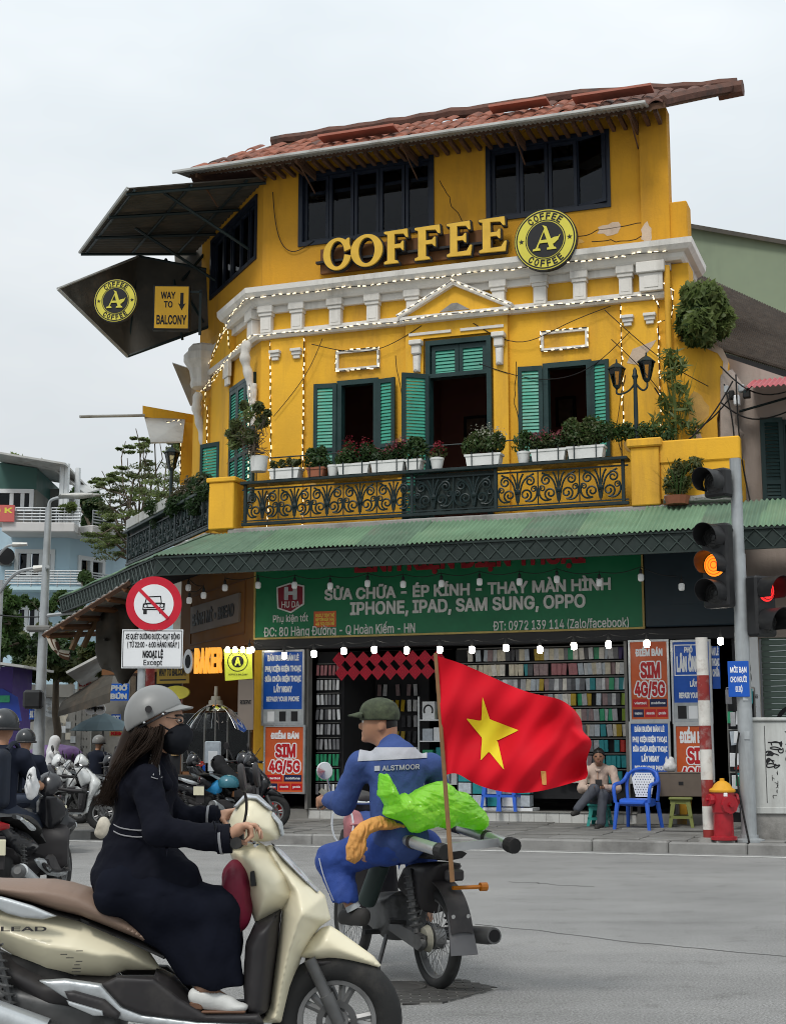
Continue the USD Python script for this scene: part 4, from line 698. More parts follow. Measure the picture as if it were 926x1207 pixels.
def round_logo(fr, s, z, o, rad, label, txt=('COFFEE', 'COFFEE'), th=.10, face='sign_yellow', name='round_sign'):
    T = thing(name, label, 'sign', fr.w(s, z, o)); c = sg.Point(0,0).buffer(1,40); pl = lambda g, a, b: fr.put(ext(affinity.translate(affinity.scale(g, rad, rad, origin=(0,0)), s, z), o + a, o + b))
    obj('drum', [pl(c.buffer(.03), -th, -.004)], 'black_print', T); obj('face', [pl(c, -.004,.0)], face, T); obj('inner_disc', [pl(affinity.scale(c, .60,.60),0,.006)], 'black_print', T)
    obj('ring', [pl(affinity.scale(c, .97,.97).difference(affinity.scale(c, .925,.925)),0,.003), pl(affinity.scale(c, .66,.66).difference(affinity.scale(c, .63,.63)),0,.003)], 'black_print', T)
    A = sg.Polygon([(-.42,-.36),(-.16,-.36),(-.18,-.29),(-.25,-.28),(-.19,-.12),(.08,-.12),(.13,-.28),(.06,-.29),(.05,-.36),(.36,-.36),(.34,-.30),(.28,-.28),(.05,.42),(-.09,.48),(-.02,.36),(-.31,-.28),(-.40,-.30)]).difference(sg.Polygon([(-.15,-.02),(.05,-.02),(-.04,.26)])).union(sg.Polygon([(.14,-.02),(.30,.04),(.44,.05),(.46,.12),(.40,.04),(.50,.12),(.42,-.06),(.30,-.16),(.2,-.2)]).buffer(0))
    obj('letter_mark', [pl(A.buffer(0), .006,.02)], face, T); obj('lettering', [pl(arc_text(txt[0], .79,.20,90, False),0,.006), pl(arc_text(txt[1], .79,.20,-90, True),0,.006)], 'black_print', T)
    star = sg.Polygon([(math.cos(math.pi / 2 + k * math.pi / 5) * (.09 if k % 2 == 0 else .038), math.sin(math.pi / 2 + k * math.pi / 5) * (.09 if k % 2 == 0 else .038)) for k in range(10)])
    obj('star', [pl(affinity.translate(star, -.79,0),0,.006)], 'black_print', T); obj('star', [pl(affinity.translate(star, .79,0),0,.006)], 'black_print', T); return T
s, z = F.px(642.5,282,.42); round_logo(F, s, z, .42,.505, 'round yellow and black coffee logo sign right of the COFFEE letters')
# ---------------------------------------------------------------- canopies and hanging signs on the left flank
CNY = thing('folding_canopy', 'dark corrugated canopy sheet propped out from the top floor on the left side', 'canopy', G.w(-1.5,11.4,1.2))
A1, A2, A3, A4 = G.w(0.2,11.35,0.0), at(150,222,24.2), at(94,297,28.6), G.w(-4.2,11.35,.0)
obj('sheet', [thick(grid(lambda U, V: (A1 * (1 - U)[..., None] + A4 * U[..., None]) * (1 - V)[..., None] + (A2 * (1 - U)[..., None] + A3 * U[..., None]) * V[..., None] + np.stack([0 * U, 0 * U, .014 * np.sin(U * 24 * 2 * np.pi)], -1),144,4), .02)], 'dark_sheet', CNY)
dn = np.array([0,0,-.08])
for t in (0.02,.35,.68,.97): obj('rib', [tube([A1 + (A4 - A1) * t + dn, A2 + (A3 - A2) * t + dn], .03,6)], 'iron', CNY)
for t in (.15,.55,.95): obj('purlin', [tube([A1 + (A2 - A1) * t + dn * .5, A4 + (A3 - A4) * t + dn * .5], .025,6)], 'iron', CNY)
for t in (.1,.6): obj('strut', [tube([G.w(-4 * t - .3,10.3,.02), A1 + (A4 - A1) * t + ((A2 + (A3 - A2) * t) - (A1 + (A4 - A1) * t)) * .7], .028,6)], 'iron', CNY)
obj('edge_bar', [tube([A2, A3], .035,6)], 'zinc', CNY)
CN2 = thing('hanging_canopy', 'dark kite-shaped canvas canopy hanging lower on the left flank behind the round logo', 'canopy', at(160,350,27))
B1, B2, B3, B4 = at(163,302,28.2), at(68,340,25.6), at(150,420,27.6), at(246,385,28.0)
B5 = at(246,318,28.2)
def kite(U, V):
    top = B2 + (B1 - B2) * np.minimum(U / .55,1)[..., None] + (B5 - B1) * np.maximum((U - .55) / .45,0)[..., None]; bot = B2 + (B3 - B2) * np.minimum(U / .55,1)[..., None] + (B4 - B3) * np.maximum((U - .55) / .45,0)[..., None]
    p = top * (1 - V)[..., None] + bot * V[..., None]; return p + np.stack([0 * U, .05 * np.sin(U * 16) * np.sin(V * 3.1),0 * U], -1)
obj('canvas', [thick(grid(kite, 30,16), .02)], 'dark_sheet', CN2, smooth=60)
obj('edge_bar', [tube([B2, B3], .03,6), tube([B2, B1], .025,6)], 'zinc', CN2)
for a, b in ((B1, B3),(B1, B5),(B3, B4),(at(205,330,28.0), at(215,400,27.7)),(at(240,300,28.4), at(215,330,28.1)),(at(195,305,28.3), at(240,380,28.0))): obj('rib', [tube([a, b], .03,6)], 'iron', CN2)
obj('back_sheet', [thick(grid(lambda U, V: (at(205,285,29.2) * (1 - U)[..., None] + at(248,250,28.8) * U[..., None]) * (1 - V)[..., None] + (at(208,340,29.0) * (1 - U)[..., None] + at(248,345,28.6) * U[..., None]) * V[..., None], 6,6), .02)], 'dark_sheet', CN2)
fl_ = Frame(at(136,354,25.9),8); round_logo(fl_, 0,0,0,.395, 'small round coffee logo sign hung on the dark canopy at the left', th=.08)
WB = thing('box_sign', 'yellow WAY TO BALCONY box sign with a down arrow on the left flank', 'sign', at(202,362,26.4)); fw = Frame(at(202,362,26.4), -2)
obj('box', [fb(fw, -.34,.34,-.43,.43,-.16,-.003,.01)], 'black_print', WB); obj('face', [fb(fw, -.31,.31,-.40,.40,-.003,0)], mat('sign_amber', (0.60,0.34,0.02),0.45,0.08,3, emit=(0.6,0.32,0.02), estr=0.12), WB)
for t, x0, x1, z0, z1 in (('WAY', -.20,.07,.17,.29),('TO', -.14,.02,.00,.11),('BALCONY', -.27,.28,-.32,-.16)): write_sz(fw, t, x0, x1, z0, z1,0, 'black_print', WB, 3)
obj('arrow', [fw.put(ext([(.16,.28),(.22,.28),(.22,.06),(.26,.08),(.19,-.06),(.12,.08),(.16,.06)], 0,.004))], 'black_print', WB); obj('bracket', [fb(fw, .34,.55,.30,.34,-.1,-.06), fb(fw, .5,.55,-.5,.36,-.1,-.06)], 'iron', WB)
# small side balcony roof at far left of the coffee house
SB = thing('side_balcony', 'small yellow side balcony hood with grey underside on the left flank', 'balcony', at(200,520,28.5))
o_ = Frame(at(235,560,28.6),40)
hp = [at(168,478,28.4), at(236,490,29.0), at(236,500,29.0), at(168,491,28.4)]
def prism(front, back):
    return trimesh.convex.convex_hull(np.array(list(front) + list(back)))
back = [p + np.array([1.2,1.6,0]) for p in hp]
obj('hood', [prism(hp, back)], 'yellow_clean', SB); obj('soffit', [trimesh.convex.convex_hull(np.array([at(170,491.5,28.45), at(178,521,27.6), at(215,520,28.0), at(218,494,28.8), at(178,523,27.6), at(215,522,28.0)]))], 'zinc', SB)
obj('post', [prism([at(212,497,28.7), at(235,499,28.8), at(235,572,28.8), at(212,572,28.7)], [at(214,497,29.4), at(235,499,29.5), at(235,572,29.5), at(214,572,29.4)])], 'yellow_clean', SB)
obj('wall', [prism([at(228,440,29.2), at(246,430,28.9), at(246,600,28.9), at(228,600,29.2)], [at(230,440,30.4), at(246,430,30.0), at(246,600,30.0), at(230,600,30.4)])], 'yellow_render', SB)
obj('flag_pole', [cyl(at(94,491,27.5), at(170,489.5,28.4), .03, n=8)], 'zinc', SB)
gp = thing('grey_awning', 'small grey folded awning sheet below the capital on the left flank', 'awning', at(215,455,28.6)); obj('sheet', [prism([at(203,428,28.3), at(228,436,28.6), at(233,482,28.7), at(224,478,28.4)], [at(203,427,28.35), at(228,435,28.7), at(234,482,28.8), at(224,477,28.5)])], 'zinc', gp)
# ---------------------------------------------------------------- rope lights
def leds(label, lines, pitch=.13, sz=(.058,.022)):
    """lines: polylines of world points"""
    T = thing('rope_light', label, 'rope light', lines[0][0], group='warm rope lights outlining the facade'); ms, wr = [], []
    for L in lines:
        L = np.array(L); wr.append(tube(L, .007,4)); seg = np.linalg.norm(np.diff(L, axis=0), axis=1); cum = np.r_[0, np.cumsum(seg)]
        for d in np.arange(pitch / 2, cum[-1], pitch):
            d = min(d + rl.normal() * .014, cum[-1] - .01); i = min(np.searchsorted(cum, d, 'right') - 1, len(seg) - 1); t = (d - cum[i]) / seg[i]; p = L[i] + (L[i + 1] - L[i]) * t + rl.normal(size=3) * .007; u = (L[i + 1] - L[i]) / seg[i] + rl.normal(size=3) * .12; ms.append(cyl(p - u * sz[0] / 2, p + u * sz[0] / 2, sz[1] / 2, n=6))
    obj('wire', wr, 'wire', T); obj('lamp', ms, 'led_warm', T, kind='stuff'); return T
rl = np.random.default_rng(55)
up = [F.w(s, 9.085 + .012 * math.sin(s * 5), .33) for s in np.linspace(-.15, S1,40)]; leds('warm rope light along the underside of the white cornice', [[G.w(-1.45,8.80,.30), G.w(-.6,9.05,.34)] + up])
leds('warm rope light along the lower string course between frieze and windows', [[G.w(-3.3,8.05,.2), G.w(-2.2,8.25,.2), G.w(-1.0,8.42,.2), G.w(.05,8.47,.2)] + [F.w(s, 8.44 + .012 * math.sin(s * 4), .17 if not BAY[0] < s < BAY[1] else .26) for s in np.linspace(0.05,6.7,30)] + [F.w(6.9,8.40,.25), F.w(7.0,8.2,.2)]])
leds('warm rope light outlining the small pediment', [[F.w(mid - hw - .05,8.5,.27), F.w(mid, 9.02,.27), F.w(mid + hw + .05,8.5,.27)]])
for k, b in enumerate(LEDBOX): leds('warm rope light round the %s sunk wall panel' % ('left' if k == 0 else 'right'),[[F.w(b[0], b[2], .06), F.w(b[1], b[2], .06), F.w(b[1], b[3], .06), F.w(b[0], b[3], .06), F.w(b[0], b[2], .06)]])
sa, sb = F.px(318,440,.06)[0], F.px(358,440,.06)[0]; leds('pair of warm rope lights down the left pilaster', [[F.w(sa, 8.36,.07), F.w(sa + .05,5.9,.07)], [F.w(sb, 8.36,.07), F.w(sb, 5.9,.07)], [F.w(sa, 5.68,.07), F.w(sa, 5.0,.07)], [F.w(sb, 5.68,.07), F.w(sb, 5.0,.07)]])
sa, sb = F.px(733,440,.06)[0], F.px(777,440,.06)[0]; leds('pair of warm rope lights down the right pilaster', [[F.w(sa, 8.36,.07), F.w(sa, 6.3,.07)], [F.w(sb, 7.95,.07), F.w(sb, 6.0,.07)], [F.w(sb, 8.7,.2), F.w(S1 + .05,8.5,.15), F.w(S1,8.05,.12), F.w(sb, 8.0,.1)]])
leds('warm rope lights outlining the parapet and pilasters of the side front', [[G.w(-1.5,9.02,.13), G.w(-1.9,8.98,.13), G.w(-2.4,8.7,.13), G.w(-2.8,8.55,.13), G.w(-2.85,7.8,.13)], [G.w(-1.5,9.0,.13), G.w(-1.4,8.6,.13)], [G.w(-2.6,8.15,.13), G.w(-1.7,8.38,.13), G.w(-1.65,8.1,.13)], [G.w(-2.62,7.8,.15), G.w(-2.6,5.3,.15)], [G.w(-.02,7.6,.2), G.w(0.0,5.9,.2)]])
leds('warm rope light on the yellow side balcony post', [[at(196,497,28.2), at(214,495,28.5)], [at(213,498,28.55), at(213,560,28.55)]])
# ---------------------------------------------------------------- festoon bulbs
def festoon(label, pts, lit, Y, drop=.10):
    T = thing('festoon_lights', label, 'string lights', Y(pts[0])); q = [Y(p) for p in pts]
    L = [];
    for a, b in zip(q[:-1], q[1:]):
        for t in np.linspace(0,1,8, endpoint=False): L.append(a + (b - a) * t + [0,0, drop * (1 - .5 * math.sin(math.pi * t)) + .06])
    obj('wire', [tube(L, .006,4)], 'wire', T)
    for p in q:
        b = obj('bulb', [lathe([(0,-.055),(.03,-.052),(.045,-.03),(.046,.035),(.03,.055),(0,.056)], p, n=12)], 'bulb_lit' if lit else 'bulb_off', T, smooth=50); obj('socket', [lathe([(0,.05),(.022,.05),(.024,.11),(.008,.13),(0,.2)], p, n=8)], 'wire', b)
    return T
onF = lambda o: (lambda p: F.w(*F.px(p[0], p[1], o), o))
festoon('row of unlit white bulbs hanging in front of the green shop sign', [(265,693),(304,690),(347,690),(389,691),(433,688),(475,689),(520,688),(565,686),(612,686),(656,683),(706,687),(755,681),(803,692)], False, onF(1.5))
festoon('row of glowing white bulbs strung below the green shop sign', [(294,767),(335,773),(370,771),(405,768),(441,766),(479,767),(518,766),(556,766),(596,764),(636,766),(676,762),(717,760),(762,759),(849,756)], True, onF(1.3))
festoon('short row of small unlit bulbs in front of the bread sign', [(190,694),(222,693),(240,702),(223,708)], False, onF(1.45))
# ================================================================ shop goods
ONES = 'zeroth first second third fourth fifth sixth seventh eighth ninth tenth eleventh twelfth thirteenth fourteenth fifteenth sixteenth seventeenth eighteenth nineteenth twentieth'.split()
def ordw(n): return ONES[n] if n <= 20 else ({30: 'thirtieth', 40: 'fortieth'}.get(n) or ('twenty-', 'thirty-', 'forty-')[n // 10 - 2] + ONES[n % 10])
def hang(label, group, fr, s, z, o, w, h, d, m, rng, name='phone_case_pack'):
    t = rng.normal() * .06; q = cbox(-w / 2, w / 2,-h, 0,-d / 2, d / 2,.004); q.apply_transform(trimesh.transformations.rotation_matrix(t, [0,0,1])); q.apply_transform(trimesh.transformations.rotation_matrix(rng.normal() * .25, [0,1,0])); q.apply_translation([s, z, o])
    return obj(name, [fr.put(q)], m, label=label, cat='packet', group=group)
CASES = [mat('case_%d' % i, c, .3,.25,14) for i, c in enumerate([(.55,.55,.55),(.16,.16,.17),(.66,.62,.55),(.06,.06,.065),(.36,.36,.37),(.56,.50,.38),(.26,.18,.18),(.42,.46,.50)])]
mat('case_teal', (.02,.22,.24), .3,.2,9); mat('case_red', (.42,.03,.02), .3,.2,9); mat('case_green', (.03,.27,.13), .3,.2,9); mat('case_purple', (.05,.03,.13), .4,.2,9); mat('case_yellow', (.40,.27,.02), .3,.2,9); mat('case_lime', (.25,.36,.05), .3,.2,9); mat('case_pink', (.33,.12,.13), .3,.2,9)
rk = thing('display_rack', 'tall slatted wall rack for phone cases on the right of the shop', 'rack', F.w(5,.4,-.5))
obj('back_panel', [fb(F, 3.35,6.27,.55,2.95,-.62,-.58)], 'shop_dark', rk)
rg = np.random.default_rng(21); ROWN = ['topmost', 'second', 'third', 'fourth', 'fifth', 'sixth', 'seventh', 'eighth', 'ninth']
for r_i in range(9):
    z = 2.93 - r_i * .243; obj('rail', [fb(F, 3.4,6.25, z + .02, z + .035,-.58,-.46)], 'steel_frame', rk); row_ = []; s = 3.62 if r_i < 3 else (4.3 if r_i < 4 else 5.10)
    while s < 6.2:
        m = CASES[int(rg.integers(0,8))]; m = ['case_pink', 'case_teal', 'case_yellow', 'case_purple', 'case_green', 'white_print'][int(rg.integers(0,6))] if rg.random() < .16 else m
        if r_i == 1 and s < 4.5: m = 'case_5' if rg.random() < .7 else 'case_2'
        if r_i == 1 and 4.9 < s < 5.4: m = 'case_pink'
        if r_i >= 6 and s > 5.75: m = 'case_teal'
        if r_i == 6 and s > 6.05: m = 'case_red'
        if r_i in (3,4) and s > 6.1: m = 'case_lime'
        if r_i == 0 and s > 6.05: m = 'case_purple'
        if rg.random() < .95: row_.append((s, m))
        s += .062 + rg.random() * .034
    for k_, (s, m) in enumerate(row_): hang('phone case packet on the right wall rack, %s row, %s from the right' % (ROWN[r_i], ordw(len(row_) - k_)), 'phone case packets on the right wall rack', F, s, z, -.47 + rg.normal() * .015,.085,.185,.022, m, rg)
lk = thing('display_rack', 'narrow rack of hanging cables and earphones left of the shop doorway', 'rack', F.w(1.2,.4,-.1)); obj('back_panel', [fb(F, 1.0,1.44,.5,2.95,-.34,-.30)], 'shop_dark', lk)
for r_i in range(9):
    z = 2.72 - r_i * .245; obj('rail', [fb(F, 1.02,1.42, z + .02, z + .03,-.30,-.2)], 'steel_frame', lk)
    for k in range(6):
        m = 'case_green' if r_i in (6,7) else ('case_pink' if r_i == 0 else ['case_0', 'case_1', 'white_print', 'case_4'][int(rg.integers(0,4))]); s = 1.05 + k * .072
        hang('cable packet on the narrow rack left of the doorway, %s row, %s from left' % (ROWN[r_i], ordw(k + 1)), 'packets on the narrow left rack', F, s, z, -.19 + rg.normal() * .01,.05,.19 if r_i in (6,7) else .17,.015, m, rg, 'cable_pack')
for r_i in range(7):
    z = 2.45 - r_i * .27
    for k in range(7):
        if rg.random() < .75: hang('packet hanging deep in the dark doorway, %s row, %s from left' % (ROWN[r_i], ordw(k + 1)), 'packets in the dark doorway', F, 1.62 + k * .11, z, -1.6,.07,.2,.02, 'case_yellow' if r_i in (1,3) and k < 5 else CASES[int(rg.integers(0,8))], rg, 'cable_pack')
obj('inner_panel', [fb(F, 1.5,2.5,.4,2.9,-1.75,-1.7)], 'shop_dark', SH)
hb_ = thing('paper_banner', 'two rows of red diamond paper cut-outs hung across the top of the shop doorway', 'banner', F.w(2.2,2.6,-.05)); mat('red_paper', (.40,.012,.03), .7,.25,9); mat('red_paper_b', (.30,.01,.025), .7,.2,9)
for row, z in ((0,2.80),(1,2.58)):
    for k in range(9):
        s = 1.48 + k * .215 + row * .05; q = [(s, z - .13),(s + .12, z),(s, z + .13),(s - .12, z)]; d = obj('diamond', [F.put(ext(q, -.06 + row * .012 + (k % 2) * .004,-.057 + row * .012 + (k % 2) * .004))], 'red_paper', hb_); obj('paper_cut', [F.put(ext(sg.Polygon(q).buffer(-.03).exterior.buffer(.006).union(sg.Point(s, z).buffer(.03).exterior.buffer(.006)), -.057 + row * .012 + (k % 2) * .004,-.0555 + row * .012 + (k % 2) * .004))], 'red_paper_b', d)
obj('string', [F.put(tube([(1.3,2.93,-.05),(3.45,2.93,-.05)], .005,4))], 'wire', hb_)
gc = thing('glass_cabinet', 'white shelf cabinet with boxed headphones and chargers inside the shop doorway', 'cabinet', F.w(2.9,.4,-.9))
obj('shelf', [fb(F, 2.62,3.4, z, z + .02,-1.2,-.8) for z in (.75,1.10,1.45,1.8)], 'white_print', gc); obj('upright', [fb(F, s, s + .03,.36,2.2,-.84,-.8) for s in (2.60,3.38)], 'aluminium', gc)
for k, (s, z, w, h, m) in enumerate(((2.66,1.82,.22,.30, 'white_print'),(2.95,1.82,.2,.17, 'case_lime'),(2.66,1.47,.18,.2, 'case_7'),(2.86,1.47,.18,.22, 'white_print'),(3.08,1.47,.14,.28, 'print_grey'),(2.66,1.12,.18,.2, 'case_green'),(2.9,1.12,.2,.24, 'case_teal'),(3.14,1.12,.2,.2, 'case_green'),(2.68,.77,.2,.22, 'case_teal'),(2.93,.77,.2,.2, 'case_7'),(3.16,.77,.2,.25, 'white_print'))):
    b = obj('product_box', [fb(F, s, s + w, z, z + h, -1.02,-.86,.004)], m, label='boxed accessory in the white doorway cabinet, %s shelf, %s from left' % ({1.82: 'topmost', 1.47: 'second', 1.12: 'third', .77: 'lowest'}[z], ordw([0,1,0,1,2,0,1,2,0,1,2][k] + 1)), cat='box', group='boxes on the white cabinet')
hp_ = [F.w(2.77 + .075 * math.cos(a),1.97 + .09 * math.sin(a), -.856) for a in np.linspace(-.5, math.pi + .5,18)]
obj('headphone_print', [tube(hp_, .014,5)], 'black_print', label='black headphone shape on the tall white box in the shop', cat='headphones')
ct = thing('display_counter', 'low glass counter of blue and white earbud boxes behind the waving flag', 'counter', F.w(4.2,.36,-.3)); obj('base', [fb(F, 3.5,4.75,.37,.42,-.5,-.05), fb(F, 3.5,4.75,1.0,1.03,-.5,-.05)], 'white_print', ct)
for i in range(3):
    for j in range(5): obj('earbud_box', [fb(F, 3.53 + j * .24,3.74 + j * .24,.44 + i * .19,.61 + i * .19,-.3,-.08,.004)], ['white_print', 'case_7', 'case_teal'][(i + j) % 3], label='earbud box in the low counter behind the flag, %s layer, %s from left' % (('bottom', 'middle', 'top')[i], ordw(j + 1)), cat='box', group='earbud boxes in the low counter')
# ================================================================ street furniture on the pavement
def stool(name, label, p, h, w0, w1, m, rot=0.0, group=None):
    """moulded plastic stool: top slab with hand hole, four splayed legs, rungs"""
    T = thing(name, label, 'stool', p, group=group); fr = Frame((p[0], p[1], p[2]), rot)
    tp = inflate(sg.box(-w1,-w1, w1, w1).buffer(.02), .022,.03,.02); tp.apply_transform(np.array([[1,0,0,0], [0,0,1, h - .022], [0,-1,0,0], [0,0,0,1.0]])); obj('seat', [fr.put(tp)], m, T, smooth=50)
    for sx in (-1,1):
        for sz in (-1,1):
            a, b = np.array([sx * w0,0, sz * w0]), np.array([sx * w1 * .86, h - .03, sz * w1 * .86]); u = np.array([-sx * .045,0,0]); v = np.array([0,0,-sz * .045]); obj('leg', [fr.put(trimesh.convex.convex_hull(np.array([a, a + u, a + v, a + (u + v) * .3, b, b + u * 1.5, b + v * 1.5, b + (u + v) * .8])))], m, T)
    for sx in (-1,1):
        y = h * .38; k = w0 + (w1 * .86 - w0) * .38; obj('rung', [fr.put(box(sx * k - .012 * sx - .012, sx * k - .012 * sx + .012, y - .02, y + .02,-k, k))], m, T); obj('rung', [fr.put(box(-k, k, y - .02, y + .02, sx * k - .012 * sx - .012, sx * k - .012 * sx + .012))], m, T)
        kk = w1 * .86; obj('apron', [fr.put(box(sx * kk - .02, sx * kk, h - .1, h - .03,-kk, kk))], m, T); obj('apron', [fr.put(box(-kk, kk, h - .1, h - .03, sx * kk - .02, sx * kk))], m, T)
    return T
pz = lambda u, v: gnd(u, v, .165)
stool('plastic_stool', 'olive green plastic stool carrying the brown case', pz(803,978), .47,.19,.155, 'olive_plastic', 12)
p_teal = pz(707,976); stool('plastic_stool', 'teal plastic stool under the seated man reading his phone', p_teal, .36,.17,.14, 'teal_plastic', 22)
pr = F.w(.62,.19,.75); stool('plastic_stool', 'red plastic stool by the left orange SIM poster', pr, .42,.18,.14, 'red_plastic', 14)
pr2 = F.w(.55,.60,.80); stool('plastic_stool', 'short red plastic stool stacked on the red stool by the poster', pr2,.12,.15,.13, 'red_plastic', 22)
for k, s in enumerate((4.12,4.4)): stool('plastic_stool', ('left' if k == 0 else 'right') + ' of the two tall blue stools seen under the flag', F.w(s, .37,.0), .62,.17,.13, 'blue_plastic', 16 + 9 * k)
# brown case on the stool + bag
pc = pz(803,978); fcse = Frame((pc[0], pc[1], pc[2] + .472),14)
cs = thing('carry_case', 'flat brown hard case lying on edge on the olive stool', 'case', fcse.O); obj('shell', [fb(fcse, -.31,.32,0,.36,-.09,.09,.012)], 'brown_case', cs); obj('clasp', [fb(fcse, -.02,.05,.17,.22,.09,.096,.002)], 'black_print', cs); obj('seam', [fb(fcse, -.312,.322,.335,.342,-.092,.092)], 'black_print', cs)
bgp = fcse.w(-.14,.362,0); bg = sdf_mesh([('e', bgp + [0,0,.07], (.10,.07,.08)),('e', bgp + [.02,0,.15], (.05,.04,.07)),('e', bgp + [-.05,.01,.17], (.02,.015,.06))], .012,.03, disp=lambda P: .02 * (fbm(P * 22) - .5)); mat('bag_white', (.55,.55,.55), .35,.15,9)
obj('plastic_bag', [bg], 'bag_white', smooth=True, label='crumpled white plastic bag on the brown case', cat='bag')
# blue armchair
ch = pz(752,979); fc = Frame((ch[0], ch[1], ch[2]),32); AC = thing('plastic_armchair', 'blue plastic armchair with white perforated back on the pavement', 'chair', ch)
obj('seat', [fc.put(inflate(sg.box(-.22,-.05,.22,.05).buffer(.01), .22,.05,.025).apply_transform(np.eye(4)).apply_translation([0,.40,0]))], 'blue_plastic', AC, smooth=40)
for sx in (-1,1):
    for (z0_, z1_) in ((.22,.20),(-.24,-.19)): obj('leg', [fc.put(tube([(sx * .27,0, z0_ * 1.1),(sx * .23,.40, z1_)], [.026,.036], 8))], 'blue_plastic', AC)
    obj('armrest', [fc.put(tube(spline([(sx * .26,.40,.2),(sx * .28,.62,.2),(sx * .28,.66,.12),(sx * .27,.70,-.12),(sx * .22,.82,-.20)], 18), .028,8))], 'blue_plastic', AC, smooth=50)
obj('back_hoop', [fc.put(tube(spline([(-.23,.42,-.19),(-.25,.66,-.21),(-.20,.82,-.23),(0,.88,-.25),(.20,.82,-.23),(.25,.66,-.21),(.23,.42,-.19)], 30), .026,8))], 'blue_plastic', AC, smooth=50)
bk = sg.Polygon([(-.12,.47),(.12,.47),(.175,.74),(.12,.82),(-.12,.82),(-.175,.74)])
for i in range(7):
    for j in range(9): bk = bk.difference(sg.Point(-.12 + i * .04 + (j % 2) * .02,.50 + j * .037).buffer(.010,4))
obj('back_panel', [fc.put(ext(bk, -.245,-.22))], 'white_print', AC)
# striped pole
sp0 = np.array([*F.w(*[F.px(836,992,2.9)[0], 0,2.9])[:2], .13]); top = sp0 + np.array([-.02,0,2.66]); SPole = thing('striped_pole', 'red and white striped steel pole at the pavement edge beside the hydrant', 'pole', sp0); mat('pole_red', (.22,.025,.022), .55,.25,6, dirt=(.3,.27,.25), dscale=7, damt=.7); mat('pole_white', (.58,.56,.52), .6,.15,6, dirt=(.20,.10,.07), dscale=6, damt=.6)
cuts = [0,.16,.46,.80,1.19,1.50,1.83,2.16,2.66]
for k in range(8): a, b = sp0 + (top - sp0) * cuts[k] / 2.66, sp0 + (top - sp0) * cuts[k + 1] / 2.66; obj('band', [cyl(a, b, .08, n=16)], 'pole_red' if k % 2 == 0 else 'pole_white', SPole, smooth=40)
obj('base', [lathe([(.16,0),(.15,.05),(.1,.06),(0,.06)], sp0, n=12)], 'concrete', SPole)
# hydrant
hy = np.array([*F.w(F.px(853,990,3.02)[0], 0,3.02)[:2], 0.0]); HY = thing('fire_hydrant', 'red fire hydrant with yellow cap on a concrete plinth at the kerb', 'hydrant', hy); mat('hydrant_red', (.32,.010,.018), .35,.15,5, dirt=(.12,.01,.012), dscale=6, damt=.6, coat=.3); mat('hydrant_yellow', (.62,.30,.02), .4,.12,5, dirt=(.3,.14,.03), dscale=7, damt=.5)
obj('plinth', [cbox(hy[0] - .12, hy[0] + .12, hy[1] - .12, hy[1] + .12,-.02,.17,.015)], 'concrete', HY)
obj('barrel', [lathe([(.17,.17),(.17,.21),(.13,.22),(.125,.50),(.14,.52),(.14,.56),(.15,.60),(.155,.70),(.15,.78),(.0,.79)], hy, n=20)], 'hydrant_red', HY, smooth=35)
obj('bonnet', [lathe([(.165,.775),(.17,.80),(.16,.815),(.13,.83),(.10,.88),(.05,.915),(.03,.92),(.03,.95),(0,.955)], hy, n=20)], 'hydrant_yellow', HY, smooth=35)
def nozzle(d, r, L, z, nm): d = np.array(d, float); d /= np.linalg.norm(d); c = hy + [0,0, z]; return obj(nm, [cyl(c + d * .08, c + d * L, r, n=14), cyl(c + d * (L - .03), c + d * (L + .015), r * 1.25, n=8), cyl(c + d * (L + .015), c + d * (L + .05), r * .35, n=6)], 'hydrant_red', HY, smooth=35)
nozzle((.35,-1,0), .095,.17,.62, 'main_outlet'); nozzle((-1,-.35,0), .06,.20,.68, 'side_outlet'); nozzle((1,.3,0), .06,.2,.68, 'side_outlet'); obj('label', [cbox(hy[0] - .02, hy[0] + .03, hy[1] - .165, hy[1] - .15,.72,.77)], 'white_print', HY)
# utility cabinet with graffiti
ub = np.array([*F.w(F.px(884,993,2.6)[0], 0,2.6)[:2], .13]); fu = Frame(ub, 8); UB = thing('utility_cabinet', 'grey street utility cabinet covered in black graffiti beside the traffic light pole', 'cabinet', ub); mat('cabinet_grey', (.50,.51,.49), .5,.08,3, dirt=(.25,.24,.22), dscale=3, damt=.5, streak=True)
obj('base', [fb(fu, .02,1.6,-.02,.38,-.62,.0,.02)], 'concrete', UB); obj('body', [fb(fu, 0,1.6,.38,1.56,-.6,.02,.02)], 'cabinet_grey', UB); obj('roof_plate', [fb(fu, -.03,1.63,1.56,1.61,-.63,.05,.015)], 'cabinet_grey', UB); obj('door_seam', [fb(fu, .23,.238,.5,1.5,.019,.024)], 'black_print', UB); obj('plinth_step', [fb(fu, -.02,1.62,.36,.44,-.61,.035,.006)], 'cabinet_grey', UB)
gr = np.random.default_rng(12)
def scribble(fr, x0, x1, y0, y1, o, n, m, parent, r=.006, k=5):
    for i in range(k):
        c = np.array([x0 + (x1 - x0) * gr.random(), y0 + (y1 - y0) * (i + .5) / k]); P = c + np.c_[gr.normal(size=n) * (x1 - x0) * .32, gr.normal(size=n) * (y1 - y0) / k * .34]; P = np.clip(P, [x0, y0], [x1, y1]); q = spline(np.c_[P, np.full(n, o)], n * 6); g = sg.LineString(q[:, :2]).buffer(r, 2); obj('graffiti', [fr.put(ext(g, o, o + .0012))], m, parent)
